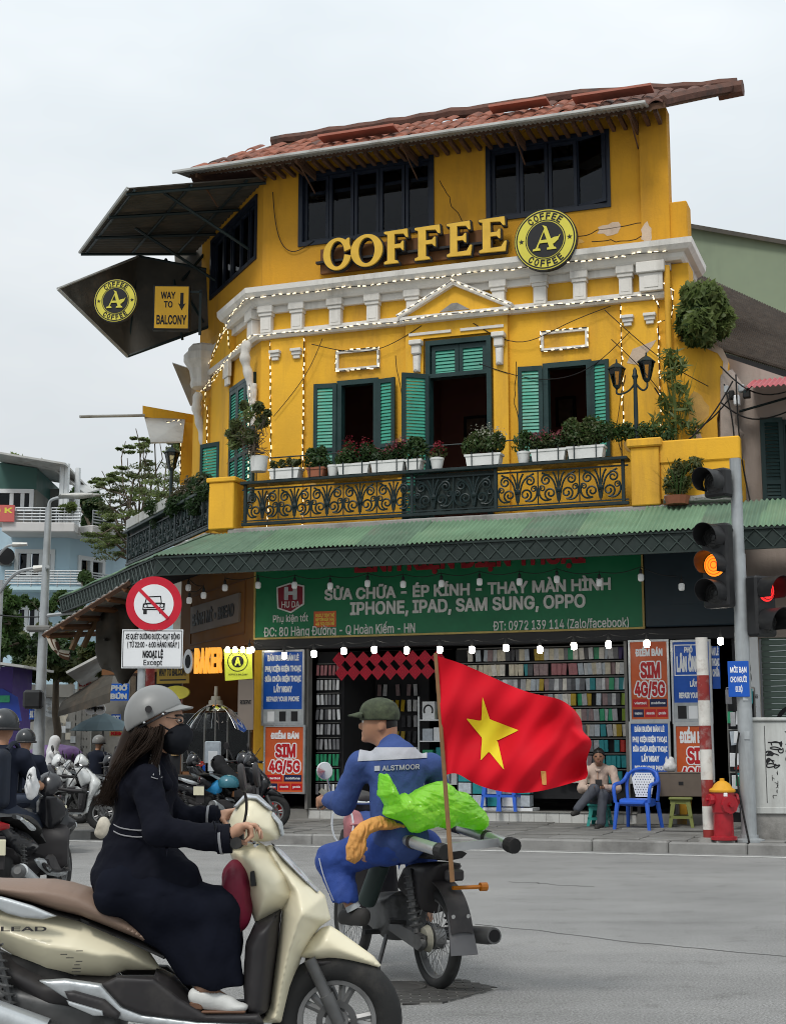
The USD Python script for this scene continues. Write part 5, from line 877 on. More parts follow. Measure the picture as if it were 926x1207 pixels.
scribble(fu, .25,.46,.95,1.3,.022,9, 'black_print', UB, .008,5); scribble(fu, .5,.75,.8,1.45,.022,8, 'black_print', UB, .006,6); scribble(fu, .31,.38,.55,.92,.022,5, 'black_print', UB, .003,6); scribble(fu, .52,.76,.5,.72,.022,9, 'poster_blue', UB, .006,3)
# traffic light
tp_ = np.array([*F.w(F.px(883,993,2.85)[0], 0,2.85)[:2], .14]); TL = thing('traffic_light', 'grey traffic light pole with amber lit signal, arrow heads and blue plate', 'traffic light', tp_)
obj('pole', [tube([tp_, tp_ + [0,0,2.7], tp_ + [0,0,2.72], tp_ + [0,0,3.75], tp_ + [0,0,3.77], tp_ + [0,0,5.05]], [.098,.095,.09,.088,.078,.076], 18)], 'galvanised', TL, smooth=30); obj('base_plate', [lathe([(.2,0),(.2,.03),(.12,.05),(.12,.09),(0,.09)], tp_, n=14)], 'galvanised', TL)
mat('signal_black', (.016,.016,.017), .45,.25,5, dirt=(.05,.048,.045), dscale=6, damt=.5); mat('amber_lens2', (.45,.06,.01), .3,.1,5, emit=(1.0,.06,.01), estr=.9); mat('lens_dark', (.03,.03,.03), .15,.4,30)
def zat(v): return F.px(868, v, 2.85)[1]
def head(ang, off, zs, lits, nm, w=.21):
    """signal housing facing ang; zs = lens heights"""
    fh = Frame(tp_ + off, ang); z0, z1 = min(zs) - .19, max(zs) + .19; h = obj(nm, [fb(fh, -w, w, z0 - tp_[2], z1 - tp_[2], -.10,.10,.03)], 'signal_black', TL)
    for z, l in zip(zs, lits):
        z = z - tp_[2]; obj('lens', [fh.put(lathe([(.155,0),(.12,.025),(0,.035)], (0, z, .10),(0,0,1),20))], l, h, smooth=True)
        for rr in (.045,.085,.125): obj('lens_ring', [fh.put(tube([(rr * math.cos(a), z + rr * math.sin(a), .136 - rr * .12) for a in np.linspace(0,6.283,22)[:-1]], .007,4, closed=True))], 'lens_dark' if l != 'amber_lit' else 'amber_lens2', h)
        vis = grid(lambda U, V: np.stack([.165 * np.cos(np.pi * (-.22 + 1.44 * U)), z + .165 * np.sin(np.pi * (-.22 + 1.44 * U)), .10 + V * (.20 + .12 * np.sin(np.pi * U))], -1),24,2); obj('visor', [fh.put(thick(vis, .006))], 'signal_black', h, smooth=50)
        if l.endswith('lit'):
            cz = [fh.w(.11 * math.cos(a) * k / 3, z + .11 * math.sin(a) * k / 3,.139) for k in (1,2,3) for a in np.linspace(0,6.28,7 * k)]
    return h
head(40, np.array([-.30,-.10,0]),[zat(636), zat(668), zat(701)], ['lens_dark', 'amber_lit', 'lens_dark'], 'signal_head', .19)
head(46, np.array([-.26,-.08,0]),[zat(571)], ['lens_dark'], 'cycle_head', .17)
head(-32, np.array([.26,-.05,0]),[zat(697), zat(734)], ['red_lit', 'lens_dark'], 'pedestrian_head', .19)
for v in (560,585,625,712,690,742): z = zat(v); obj('bracket', [cyl(tp_ * [1,1,0] + [-.22 if v < 720 and v != 690 else .2,-.05, z], tp_ * [1,1,0] + [0,0, z], .022, n=8)], 'signal_black', TL)
bs = Frame(tp_ + [-.02,-.105,0], 14); za, zb = zat(822) - tp_[2], zat(780) - tp_[2]; pl = obj('blue_plate', [fb(bs, -.20,.07, za, zb, 0,.012,.004)], 'poster_blue', TL)
for k, t in enumerate(('MỜI BẠN', 'CHO NGƯỜI', 'ĐI BỘ')): zc = zb - (zb - za) * (.24 + .27 * k); obj('lettering', [bs.put(ext(text_fit(t, -.17 if k < 2 else -.11,.04 if k < 2 else -.02, zc - .035, zc + .03,2,48), .012,.015))], 'white_print', pl)
for z, r in ((2.35,.101),(1.95,.101),(1.45,.103),(2.05,.1)): obj('sticker', [cbox(tp_[0] - .04, tp_[0] + .03, tp_[1] - r - .003, tp_[1] - r + .02, z, z + .10,.002)], 'print_grey', TL)
obj('cable', [tube(spline([tp_ + [-.05,-.2,.0], tp_ + [-.12,-.14,.5], tp_ + [-.16,-.1,1.0], tp_ + [-.1,-.09,1.4]], 20), .014,5)], 'wire', TL)
# no-car sign and plate, left
ns = at(180,760,22.4); ns[2] = 0.0; KS = 22.4 / 14.45; NS = thing('road_sign', 'round red no-cars sign above a white notice plate on a grey post', 'road sign', ns); fn_ = Frame(ns, -2); fn_.M[:3, :3] *= KS; _px = fn_.px; fn_.px = lambda u, v, o=0.0: tuple(np.array(_px(u, v, o)) / KS)
mat('sign_red', (.50,.012,.030), .35,.1,3); mat('sign_white', (.70,.71,.72), .35,.05,3)
kz = lambda v: at(180, v, 22.4)[2] / KS; zc, rs = kz(712), .272; obj('post', [fn_.put(tube([(-.11,0,-.06),(-.11, zc + .25,-.06)], .038,12))], 'galvanised', NS, smooth=40)
dk = sg.Point(0, zc).buffer(rs, 40); obj('disc', [fn_.put(ext(dk, -.006,0))], 'sign_red', NS); obj('white_disc', [fn_.put(ext(sg.Point(0, zc).buffer(rs * .71,40),0,.003))], 'sign_white', NS)
def car_print():
    g = [sg.LineString([(-.085,.01),(-.07,.075),(.065,.08),(.075,.015),(-.085,.01)]).buffer(.005), sg.LineString([(-.10,.005),(-.105,-.05),(.10,-.05),(.105,.01),(-.10,.005)]).buffer(.005), sg.Point(-.08,-.015).buffer(.018).exterior.buffer(.004), sg.Point(.08,-.01).buffer(.018).exterior.buffer(.004), sg.box(-.10,-.095,-.065,-.05), sg.box(.055,-.09,.09,-.05), sg.LineString([(-.06,-.03),(.06,-.03)]).buffer(.006)]
    return affinity.translate(unary_union(g),0, zc - .005)
obj('car_symbol', [fn_.put(ext(car_print(), .003,.005))], 'black_print', NS); sl_ = affinity.translate(affinity.rotate(sg.box(-rs * .73,-.016, rs * .73,.016), -45, origin=(0,0)),0, zc); obj('slash', [fn_.put(ext(sl_, .005,.008))], 'sign_red', NS)
p0_, p1_ = fn_.px(144,742,.0), fn_.px(215,788,.0); pl = obj('notice_plate', [fb(fn_, p0_[0], p1_[0], p1_[1], p0_[1], -.008,0,.002)], 'sign_white', NS); obj('plate_border', [frame_ring(fn_, p0_[0] + .01, p1_[0] - .01, p1_[1] + .01, p0_[1] - .01,.006,0,.002)], 'black_print', pl)
for t, u0, v0, u1, v1, b in (('XE QUÉT ĐƯỜNG ĐƯỢC HOẠT ĐỘNG', 148,747.5,212,753.5,2),('( TỪ 22:00 - 6:00 HÀNG NGÀY )', 150,757,211,763,2),('NGOẠI LỆ', 168,767.5,192,775,3),('Except', 169,778,191,784,1)): obj('lettering', [fn_.put(ext(text_fit(t, fn_.px(u0, v1)[0], fn_.px(u1, v1)[0], fn_.px(180, v1)[1], fn_.px(180, v0)[1], b, 56),0,.003))], 'black_print', pl)
rwp = at(177,800,22.9); RWP = thing('striped_pole', 'short red and white banded post behind the no-cars sign', 'pole', (rwp[0], rwp[1], 0))
for a, b, m in ((0,2.0, 'pole_white'),(2.0,2.75, 'pole_red'),(2.75,3.1, 'pole_white')): obj('band', [cyl((rwp[0], rwp[1], a),(rwp[0], rwp[1], b), .07, n=12)], m, RWP, smooth=40)
# accessories hanging by the right posters
ra = thing('accessory_stand', 'wire stand hung with phone accessories between the striped pole and traffic light', 'stand', F.w(7.6,.2,.9)); obj('frame', [F.put(tube(q, .012,5)) for q in ([(7.93,.2,1.0),(7.93,2.2,1.0)], [(8.32,.2,1.0),(8.32,2.2,1.0)], [(7.93,2.2,1.0),(8.32,2.2,1.0)], [(7.93,1.6,1.0),(8.32,1.6,1.0)], [(7.93,1.0,1.0),(8.32,1.0,1.0)])], 'steel_frame', ra); obj('back_cloth', [fb(F, 7.93,8.32,.3,2.15,.9,.91)], 'shop_dark', ra); obj('tray', [fb(F, 7.9,8.35,.62,.66,.7,1.15,.01)], 'teal_plastic', ra)
for k in range(34):
    s, z = 7.96 + rg.random() * .33,2.2 - (k // 6) * .3 - rg.random() * .06; hang('accessory packet on the wire stand behind the light pole, %s tier, %s hung' % (ROWN[k // 6], ordw(k % 6 + 1)), 'packets on the wire stand', F, s, z, 1.03 + rg.random() * .05,.06 + rg.random() * .05,.13 + rg.random() * .08,.02, ['white_print', 'case_4', 'case_7', 'case_green', 'case_teal', 'case_teal', 'case_2', 'case_1', 'case_red'][int(rg.integers(0,9))], rg, 'accessory_pack')
# ================================================================ neighbouring house on the right
NB = thing('neighbour_house', 'pale plaster neighbour house with dark tiled roof and green shuttered window at right', 'building', F.w(9,0,-.3)); mat('plaster_pink', (.36,.30,.26), .9,.1,1.5, bump=.004, dirt=(.15,.12,.10), dscale=1.5, damt=.6, streak=True); mat('old_tiles', (.050,.040,.033), .9,.4,6, bump=.02, bscale=14, dirt=(.10,.085,.07), dscale=3, damt=.5); mat('shutter_grey', (.13,.18,.15), .5,.1,3, dirt=(.07,.09,.08), dscale=2, damt=.5); mat('green_sheet', (.20,.245,.165), .6,.08,1.2, dirt=(.14,.17,.12), dscale=.8, damt=.5, streak=True); mat('pink_sheet', (.40,.075,.085), .6,.15,3, dirt=(.2,.05,.05), damt=.5)
obj('wall', [wallpoly(F, [(7.9,3.0),(12.5,3.0),(12.5,5.6),(8.95,6.98),(7.9,7.45)], [(8.72,10.6,4.95,6.35)], -.55,-.25)], 'plaster_pink', NB); obj('wall', [fb(F, 8.0,8.25,.15,3.0,-.5,-.1)], 'plaster_pink', NB); obj('inner_dark', [fb(F, 8.5,11,4.7,6.6,-1.2,-1.1)], 'black_void', NB)
obj('pier', [F.put(inflate([(7.78,4.9),(8.14,4.9),(8.12,6.0),(8.2,6.15),(8.1,6.3),(8.22,6.9),(8.05,7.2),(7.85,7.1)], .14,.06,.08).apply_translation([0,0,-.1]))], 'plaster_pink', NB)
wn = obj('window', [frame_ring(F, 8.72,10.6,4.95,6.35,.08,-.5,-.2)], 'green_paint', NB); shutter(F, 8.76,-1,.34,4.97,6.38,16, NB, slatm='green_paint', o=-.2)
for k in range(9): obj('window_bar', [F.put(cyl((8.92 + k * .2,4.98,-.22),(8.92 + k * .2,6.3,-.22), .012, n=6))], 'galvanised', NB)
obj('window_rail', [F.put(cyl((8.76,5.35,-.22),(10.6,5.35,-.22), .012, n=6))], 'galvanised', NB)
for q in (((7.9,7.2,.1),(8.6,6.6,.5),(9.6,6.9,.4)),((7.95,6.9,.15),(8.1,6.0,.4),(8.0,4.9,.3)),((7.9,6.6,.2),(8.4,6.3,.2),(9.4,6.6,.2)),((6.9,6.9,.3),(7.5,6.2,.4),(8.1,6.7,.3)),((7.2,5.7,.9),(7.7,6.2,.6),(8.1,6.9,.3)),((8.15,7.0,.3),(8.2,5.8,.5),(8.35,4.9,.8))): obj('cable', [F.put(tube(spline([(a, b, c) for a, b, c in q], 16), .012,4))], 'wire', NB)
for k in range(5): obj('cable_box', [fb(F, 7.95 + .07 * k, 8.02 + .08 * k, 6.75 - .1 * (k % 3),6.86 - .08 * (k % 3), .1,.22,.01)], ['print_grey', 'wire', 'white_print'][k % 3], NB)
# tiled roof: wavy rows
ra0, ra1, rb1, rb0 = at(846,412,23.5), at(990,455,22.2), at(985,398,28), at(806,317,29)
def rooff(U, V):
    p = (ra0 * (1 - U)[..., None] + ra1 * U[..., None]) * (1 - V)[..., None] + (rb0 * (1 - U)[..., None] + rb1 * U[..., None]) * V[..., None]; return p + np.stack([0 * U, 0 * U, .035 * np.abs(np.sin(U * 60 * np.pi)) - .06 * ((V * 34) % 1)], -1)
obj('roof', [thick(grid(rooff, 240,136), .03)], 'old_tiles', NB); obj('eaves', [tube([ra0 - [0,0,.12], ra1 - [0,0,.12]], .09,4), tube([ra0 + [.0,.4,-.05], ra1 + [0,.4,-.05]], .12,4)], 'black_void', NB)
GB = thing('green_shed', 'pale green sheet-metal gable wall behind the dark tiled roof at right', 'building', at(860,300,40)); pts = [at(804,264,38), at(960,292,36), at(960,420,36), at(804,420,38)]
obj('wall', [trimesh.convex.convex_hull(np.array(pts + [p + [1.0,3,0] for p in pts]))], 'green_sheet', GB); obj('roof_edge', [trimesh.convex.convex_hull(np.array([at(800,261,37.8), at(965,290,35.8), at(965,295,35.8), at(800,266,37.8), at(806,262,41), at(968,290,39)]))], 'dark_sheet', GB)
pa = thing('pink_awning', 'faded pink corrugated awning over the neighbour window at far right', 'awning', F.w(9.5,6.7,.5)); obj('sheet', [corr(F, 8.35,13,-.2,7.0,1.0,6.62)], 'pink_sheet', pa)
obj('frame', [F.put(tube(q, .02,5)) for q in ([(8.35,6.95,-.2),(8.35,6.55,1.0)], [(8.1,6.5,-.1),(9.6,6.75,.2)])], 'iron', pa)
RS = thing('roller_shutter', 'closed grey-green roller shutter with black graffiti loops beside the utility cabinet', 'shutter', F.w(9.5,.2,-.3));
for k in range(32): obj('slat', [F.put(cbox(8.30,12.2,.25 + k * .088,.25 + k * .088 + .084,-.34,-.315 + .008 * (k % 2), .012))], 'shutter_grey', RS)
gl = [spline([(8.55 + dx, 1.35,0),(8.5 + dx, 1.75,0),(8.7 + dx, 1.95,0),(8.95 + dx, 1.8,0),(8.95 + dx, 1.3,0)], 24) for dx in (0,.5)] + [spline([(8.5,1.3,0),(8.75,1.5,0),(9.05,1.3,0),(9.3,1.5,0),(9.5,1.2,0)], 24)]
for q in gl: obj('graffiti', [F.put(ext(sg.LineString(q[:, :2]).buffer(.03), -.306,-.304))], 'black_print', RS)
NP = thing('house_number_board', 'narrow white board with a large black 8 and small lettering behind the signal pole', 'sign', F.w(8.1,2,.0)); obj('board', [fb(F, 8.0,8.28,1.35,3.0,-.098,-.06)], 'sign_white', NP); write_sz(F, '8', 8.05,8.17,2.32,2.60,-.06, 'black_print', NP, 4); write_sz(F, 'HÀNG ĐƯỜNG', 8.03,8.25,2.08,2.14,-.06, 'black_print', NP, 2)
for k in range(5): obj('print_line', [fb(F, 8.05,8.23,1.95 - k * .09,1.957 - k * .09,-.06,-.058)], 'print_grey', NP)
obj('lower_roof', [F.put(thick(grid(lambda U, V: np.stack([8.3 + U * 4,3.9 - V * .35,-.2 + V * 1.1], -1),30,2), .03))], 'roof_tile', NB)
# ================================================================ bakery on the side front
BK = thing('bakery_front', 'brown bakery shopfront with BAKER letters round the corner on the side street', 'shop', G.w(-2,.2,0)); mat('bakery_brown', (.20,.085,.018), .7,.15,1.5, dirt=(.1,.045,.015), dscale=1.5, damt=.5); mat('bakery_warm', (.16,.07,.03), .6,.2,2)
obj('wall', [fb(G, -4.4,-.02,3.1,4.7,-.2,.06)], 'bakery_brown', BK); obj('panel_border', [frame_ring(G, -3.7,-.45,3.3,4.25,.025,.06,.075)], 'sign_brown', BK); obj('floor', [fb(G, -4.4,-.25,.1,.22,-3.5,.05)], 'shop_floor', BK)
obj('inner_wall', [fb(G, -4.4,-.3,.2,3.1,-3.0,-2.9), fb(G, -4.42,-4.35,.2,3.1,-3,0)], 'bakery_warm', BK); obj('pier', [fb(G, -.28,-.02,.2,3.1,-.3,.05)], 'bakery_brown', BK)
bs_ = thing('bread_sign', 'grey BANH MI BREAD sign board under the awning on the side front', 'sign', G.w(-2,3.5,.1)); obj('board', [fb(G, -3.6,-.7,3.52,4.03,.062,.10)], mat('board_taupe', (.20,.165,.14), .6,.1,2), bs_); write_sz(G, 'BÁNH MÌ • BREAD', -3.45,-.95,3.66,3.86,.10, 'black_print', bs_, 3,.01)
bl = thing('letter_sign', 'glowing orange BAKER letters with a small round logo over the bakery opening', 'sign', G.w(-2,2.7,.2)); fbk = Frame(at(245,779,25.6),30)
for k, ch in enumerate('BAKER'): obj('letter', [fbk.put(ext(text_fit(ch, -.27 + k * .120,-.27 + k * .120 + .102,-.19,.19,4),0,.04))], 'baker_lit', bl)
obj('rail', [fb(fbk, -.50,.6,.17,.21,-.06,-.01)], 'black_print', bl); obj('roundel', [fbk.put(ext(affinity.scale(sg.Point(-.41,0).buffer(1,24), .10,.21),0,.03))], 'white_print', bl); obj('roundel_mark', [fbk.put(ext(affinity.scale(sg.Point(-.41,0).buffer(1,24), .06,.12), .03,.034))], 'black_print', bl)
ll = thing('lightbox', 'small square lime coffee lightbox hanging by the bakery corner', 'sign', at(280,784,24.6)); fl2 = Frame(at(280,784,24.6), -6)
obj('box', [fl2.put(ext([(-.23,.26),(.23,.26),(.25,-.22),(-.20,-.26)], -.08,0))], 'lightbox_lime', ll); cl = sg.Point(0,.05).buffer(1,24); dc = lambda r: affinity.scale(sg.Point(0,.06).buffer(1,24), r, r)
obj('logo_ring', [fl2.put(ext(dc(.17).difference(dc(.155)),0,.003))], 'black_print', ll); obj('logo_disc', [fl2.put(ext(dc(.10),0,.003))], 'black_print', ll); obj('lettering', [fl2.put(ext(affinity.translate(affinity.scale(arc_text('COFFEE', .79,.2,90, False), .165,.165, origin=(0,0)),0,.06),0,.003))], 'black_print', ll); obj('letter_mark', [fl2.put(ext(text_fit('A', -.05,.05,.0,.12,4), .003,.006))], 'lightbox_lime', ll); write_sz(fl2, 'COFFEE & BALCONY', -.15,.17,-.17,-.145,0, 'black_print', ll, 2)
bt = thing('spot_lamps', 'row of lit lamps over the lime lightbox', 'lamps', at(285,767,24.8))
for u in (268,277,286,297): obj('lamp', [lathe([(0,-.05),(.035,-.045),(.042,0),(.03,.045),(0,.05)], at(u, 766,24.5), n=10)], 'bulb_lit', bt, smooth=50)
by = thing('balcony_sign', 'small ochre WAY TO BALCONY board behind the notice plate', 'sign', at(205,795,26.2)); fy = Frame(at(205,795,26.2),20); obj('board', [fb(fy, -.34,.30,-.16,.17,-.04,0)], mat('sign_ochre', (.34,.22,.03), .5,.12,3), by); write_sz(fy, 'WAY TO BALCONY', -.30,.26,-.02,.1,0, 'black_print', by, 3); obj('rule', [fb(fy, -.28,.24,-.11,-.085,0,.003)], 'black_print', by); obj('roundel', [fy.put(ext(affinity.scale(sg.Point(.05,-.32).buffer(1,20), .26,.12), -.04,0))], 'sign_yellow', by)
GCB = thing('glass_cabinet', 'glass bakery cabinet with bread on its shelves', 'cabinet', at(255,900,25.8)); fgc = Frame(at(255,885,25.6) * [1,1,0] + [0,0,.2], 40)
glassmat('vitrine', (.88,.92,.9), .6,.0); obj('base', [fb(fgc, -.85,.8,0,.75,-.6,0,.01)], 'wood_warm', GCB); obj('glass', [fb(fgc, -.85,.8,.75,1.75,-.01,0)], 'vitrine', GCB)
for x in (-.85,-.30,.27,.79): obj('post', [fb(fgc, x - .015, x + .015,.75,1.75,-.02,.012)], 'steel_frame', GCB)
for z in (.76,1.08,1.4,1.74): obj('shelf', [fb(fgc, -.85,.8, z, z + .015,-.55,-.02)], 'steel_frame', GCB)
obj('lamp_tube', [fb(fgc, -.7,.65,1.70,1.725,-.12,-.08)], 'bulb_lit', GCB); mat('bread_crust', (.34,.15,.045), .6,.3,9, bump=.006); mat('bread_pale', (.48,.32,.14), .7,.25,9, bump=.004); mat('cream_paper', (.50,.46,.38), .7,.2,9)
rb = np.random.default_rng(5)
for z in (.79,1.1,1.42):
    for k in range(8):
        p = fgc.w(-.74 + k * .2 + rb.normal() * .02, z + .05,-.18 - rb.random() * .15); m = trimesh.creation.icosphere(2,1.0); m.apply_scale([.10,.07,.055 + rb.random() * .02]); m.vertices += (fbm(m.vertices * 14,2)[:, None] - .5) * .03; m.apply_translation(p); obj('bread_loaf', [m], ['bread_crust', 'bread_pale', 'cream_paper'][int(rb.integers(0,3))], smooth=True, label='loaf of bread on the %s shelf of the glass bakery cabinet, %s from left' % ({.79: 'bottom', 1.1: 'middle', 1.42: 'top'}[z], ordw(k + 1)), cat='bread', group='loaves in the bakery cabinet')
ck = at(254,838,25.6); CK = thing('tiered_cake', 'white tiered display cake on top of the bakery cabinet', 'cake', ck)
for r, z0, z1 in ((.16,0,.1),(.12,.1,.18),(.08,.18,.25),(.03,.25,.42)): obj('tier', [lathe([(0, z0),(r, z0),(r * 1.03,(z0 + z1) / 2),(r * .95, z1),(0, z1)], ck, n=14)], 'cream_paper', CK, smooth=40)
nb_ = thing('notice_board', 'narrow beige menu board left of the blue poster', 'sign', at(289,830,24.5)); fnb = Frame(at(289,830,24.5),15); obj('board', [fb(fnb, -.13,.14,-.42,.40,-.03,0)], 'board_taupe', nb_); write_sz(fnb, 'RESERVE', -.09,.1,-.0,.06,0, 'black_print', nb_, 3)
tb = thing('wooden_table', 'brown wooden bench table in front of the bakery cabinet', 'table', at(228,925,24.6)); ftb = Frame(at(228,925,24.6) * [1,1,0] + [0,0,.14], 25); obj('top', [fb(ftb, -.45,.6,.50,.54,-.3,.3,.008)], 'wood_warm', tb); obj('side', [fb(ftb, -.4,.55,.2,.5,-.25,.25)], 'wood_warm', tb)
for x in (-.4,.55):
    for y in (-.25,.25): obj('leg', [fb(ftb, x - .03, x + .03,0,.5, y - .03, y + .03)], 'wood_warm', tb)
for k, (x, z, w, h, m) in enumerate(((-3.6,1.4,.5,.7, 'cream_paper'),(-2.9,1.5,.4,.5, 'bread_pale'),(-2.3,1.3,.5,.8, 'sign_ochre'),(-1.7,1.5,.45,.6, 'cream_paper'),(-1.1,1.35,.4,.8, 'bread_pale'))): obj('wall_picture', [fb(G, x, x + w, z, z + h, -2.898,-2.86)], m, BK)
for z in (1.0,2.3): obj('wall_shelf', [fb(G, -4.0,-.6, z, z + .04,-2.88,-2.55)], 'wood_warm', BK)
for k in range(14): obj('jar', [lathe([(0,0),(.07,0),(.075,.16),(.04,.2),(.04,.24),(0,.24)], G.w(-3.9 + k * .23,1.04 if k % 2 else 2.34,-2.7), n=8)], ['bread_crust', 'cream_paper', 'case_red', 'bread_pale'][k % 4], BK, smooth=40)
# clear umbrella stand with goods
us = F.w(-.25,0,1.0); us = np.array([us[0], us[1], .18]); US = thing('umbrella_stand', 'clear plastic umbrella over a stand of hanging goods left of the posters', 'stand', us); glassmat('clear_film', (.93,.94,.95), .8,.0,1.14)
uz = at(292,838, us[1])[2] - us[2]
um_ = grid(lambda U, V: np.stack([us[0] + (.52 * V) * np.cos(U * 6.2832), us[1] + (.52 * V) * np.sin(U * 6.2832), us[2] + uz + .1 - .42 * V ** 2 + .03 * np.cos(U * 6.2832 * 8) * V], -1),48,10); obj('canopy', [um_], 'clear_film', US, smooth=True); obj('shaft', [cyl(us, us + [0,0, uz + .18], .012, n=6)], 'steel_frame', US)
for k in range(8): a = k * .785; obj('rib', [tube([us + [.52 * t * math.cos(a), .52 * t * math.sin(a), uz + .1 - .42 * t * t + .03 * t] for t in np.linspace(0,1,7)], .0035,4)], 'aluminium', US)
for (du, z, w, h, m, nm) in ((-.02,.98,.13,.30, 'case_7', 'blue_pouch'),(.1,.6,.05,.38, 'print_grey', 'tube_bag'),(-.1,.55,.05,.4, 'case_red', 'tube_bag'),(.02,.5,.05,.45, 'print_grey', 'tube_bag'),(-.24,.6,.08,.36, 'case_red', 'tube_bag'),(-.17,.5,.05,.4, 'poster_blue', 'tube_bag'),(.18,.55,.05,.45, 'print_grey', 'tube_bag')): obj(nm, [cbox(us[0] + du - w, us[0] + du + w, us[1] - .12, us[1] - .06, us[2] + z - h, us[2] + z + h, .02)], m, US)
obj('pouch_print', [cbox(us[0] - .09, us[0] + .06, us[1] - .128, us[1] - .12, us[2] + .80, us[2] + 1.12,.003)], 'white_print', US)
obj('pole', [cyl(us + [.05,0,0], us + [.05,0,1.0], .03, n=8)], 'steel_frame', US)
# ================================================================ lean-to roof with timber rafters along the side street
LT = thing('lean_to_roof', 'weathered lean-to awning with timber rafters over the side street pavement', 'awning', at(110,720,29)); L1, L2, L3, L4 = at(52,746,27.0), at(152,684,24.8), at(168,690,26.5), at(120,742,30)
obj('sheet', [thick(grid(lambda U, V: (L1 * (1 - U)[..., None] + L2 * U[..., None]) * (1 - V)[..., None] + (L4 * (1 - U)[..., None] + L3 * U[..., None]) * V[..., None] + np.stack([0 * U, 0 * U, .02 * np.sin(U * 90)], -1),80,4), .02)], 'zinc', LT)
for t in np.linspace(.05,.95,6): a, b = L1 + (L2 - L1) * t - [0,0,.1], L4 + (L3 - L4) * t - [0,0,.12]; obj('rafter', [tube([a, b], .05,4)], 'wood_warm', LT)
mat('beam_pale', (.24,.15,.08), .8,.3,4); obj('fascia_board', [tube([L1 - [0,0,.05], L2 - [0,0,.05]], .05,4)], 'old_wood', LT)
for a, b in (((84,766),(108,715)),((98,763),(128,700)),((72,745),(150,712))): obj('brace', [tube([at(*a, 28), at(*b, 28)], .055,4)], 'beam_pale', LT)
for k in range(4): obj('striped_roll', [tube(spline([at(57 + k * 3,748 + k * 3,27.5), at(66 + k * 2,766 + k * 2,27.5), at(82,770 + k * 2,27.5)], 8), .05,6)], 'cream_paper' if k % 2 == 0 else 'old_wood', LT)
tk = thing('dark_tarp', 'bundled dark tarpaulin hanging under the awning behind the no-cars sign', 'tarpaulin', at(135,760,28)); obj('cloth', [sdf_mesh([('e', at(140,732,27.5),(.42,.3,.36)),('e', at(136,765,27.5),(.32,.3,.42)),('e', at(147,785,27.5),(.25,.25,.3))], .06,.2, disp=lambda P: .24 * (fbm(P * np.array([4,4,1.6])) - .5) + .04 * np.sin(P[:, 0] * 17 + P[:, 2] * 3))], 'dark_sheet', tk, smooth=True)
# ================================================================ across the junction at left
mat('pale_blue', (.42,.57,.66), .8,.06,.6, dirt=(.26,.36,.42), dscale=.7, damt=.5, streak=True); mat('pale_blue_low', (.44,.60,.65), .8,.06,.6, dirt=(.24,.34,.36), dscale=.7, damt=.5, streak=True); mat('upvc', (.62,.64,.65), .4,.05,3); mat('dark_green_sheet', (.045,.11,.095), .6,.1,1.5); mat('grey_wall', (.20,.195,.18), .9,.2,1.0, dirt=(.08,.08,.075), dscale=.9, damt=.7); mat('curtain', (.22,.21,.20), .9,.25,5, vec=(6,6,.3)); mat('salmon', (.50,.11,.10), .5,.1,2); mat('distant_yellow', (.52,.34,.10), .85,.1,1, dirt=(.3,.2,.08), damt=.5)
YB = 46.0; cb = at(81,700, YB); H = Frame((cb[0], cb[1]), -2); HS = Frame((cb[0], cb[1]), -58)
HB = thing('blue_house', 'pale blue corner house with balconies and green sheet top floor across the junction', 'building', (cb[0], cb[1], 0)); hz = lambda v: H.px(60, v)[1]; hs = lambda u, v=650: H.px(u, v)[0]
x_l = hs(-40); wA = (hs(20), hs(63), hz(682), hz(650)); wB = (hs(22), hs(58), hz(748), hz(716))
obj('wall', [wallpoly(H, [(x_l, 0),(0,0),(0, hz(622)),(x_l, hz(622))], [wA, wB], -.3,0), wallpoly(HS, [(0,0),(5,0),(5, hz(622)),(0, hz(622))], [(.4,1.5, hz(686), hz(655))], -.3,0)], 'pale_blue', HB)
for (a, b, c, d, fr) in ((*wA, H),(*wB, H),(.4,1.5, hz(686), hz(655), HS)):
    w = obj('window', [frame_ring(fr, a - .06, b + .06, c - .06, d + .06,.13,-.12,.05)], 'upvc', HB); n = 3 if fr is H else 2
    for k in range(1, n): x = a + (b - a) * k / n; obj('mullion', [fb(fr, x - .06, x + .06, c, d, -.1,.03)], 'upvc', w)
    for k in range(n): x0, x1 = a + (b - a) * k / n + .07, a + (b - a) * (k + 1) / n - .07; obj('pane', [fb(fr, x0, x1, c + .05, d - .05,-.16,-.14)], 'pane_dark', w); obj('curtain', [fb(fr, x0, x1, c, d, -.24,-.22)], 'curtain', w)
for v0, v1 in ((636,622),): obj('balcony_slab', [fb(H, hs(12), .35, hz(634), hz(623), -.0,1.3,.03), fb(HS, -.3,3.0, hz(634.5), hz(623.5),0,1.2,.03)], mat('slab_white', (.52,.51,.50), .8,.08,1, dirt=(.3,.29,.28), dscale=1.5, damt=.6, streak=True), HB)
def rail(fr, s0, s1, o, z0, z1, n, m, parent, pts=8):
    for k in range(n): obj('rail_bar', [fr.put(cyl((s0, z0 + (z1 - z0) * (k + 1) / n, o),(s1, z0 + (z1 - z0) * (k + 1) / n, o), .025, n=5))], m, parent)
    for k in range(pts + 1): s = s0 + (s1 - s0) * k / pts; obj('rail_post', [fr.put(cyl((s, z0, o),(s, z1, o), .02, n=5))], m, parent)
rail(H, hs(27), .5,1.2, hz(623), hz(606),5, 'galvanised', HB); rail(HS, -.2,2.8,1.1, hz(623), hz(606),5, 'galvanised', HB, 4)
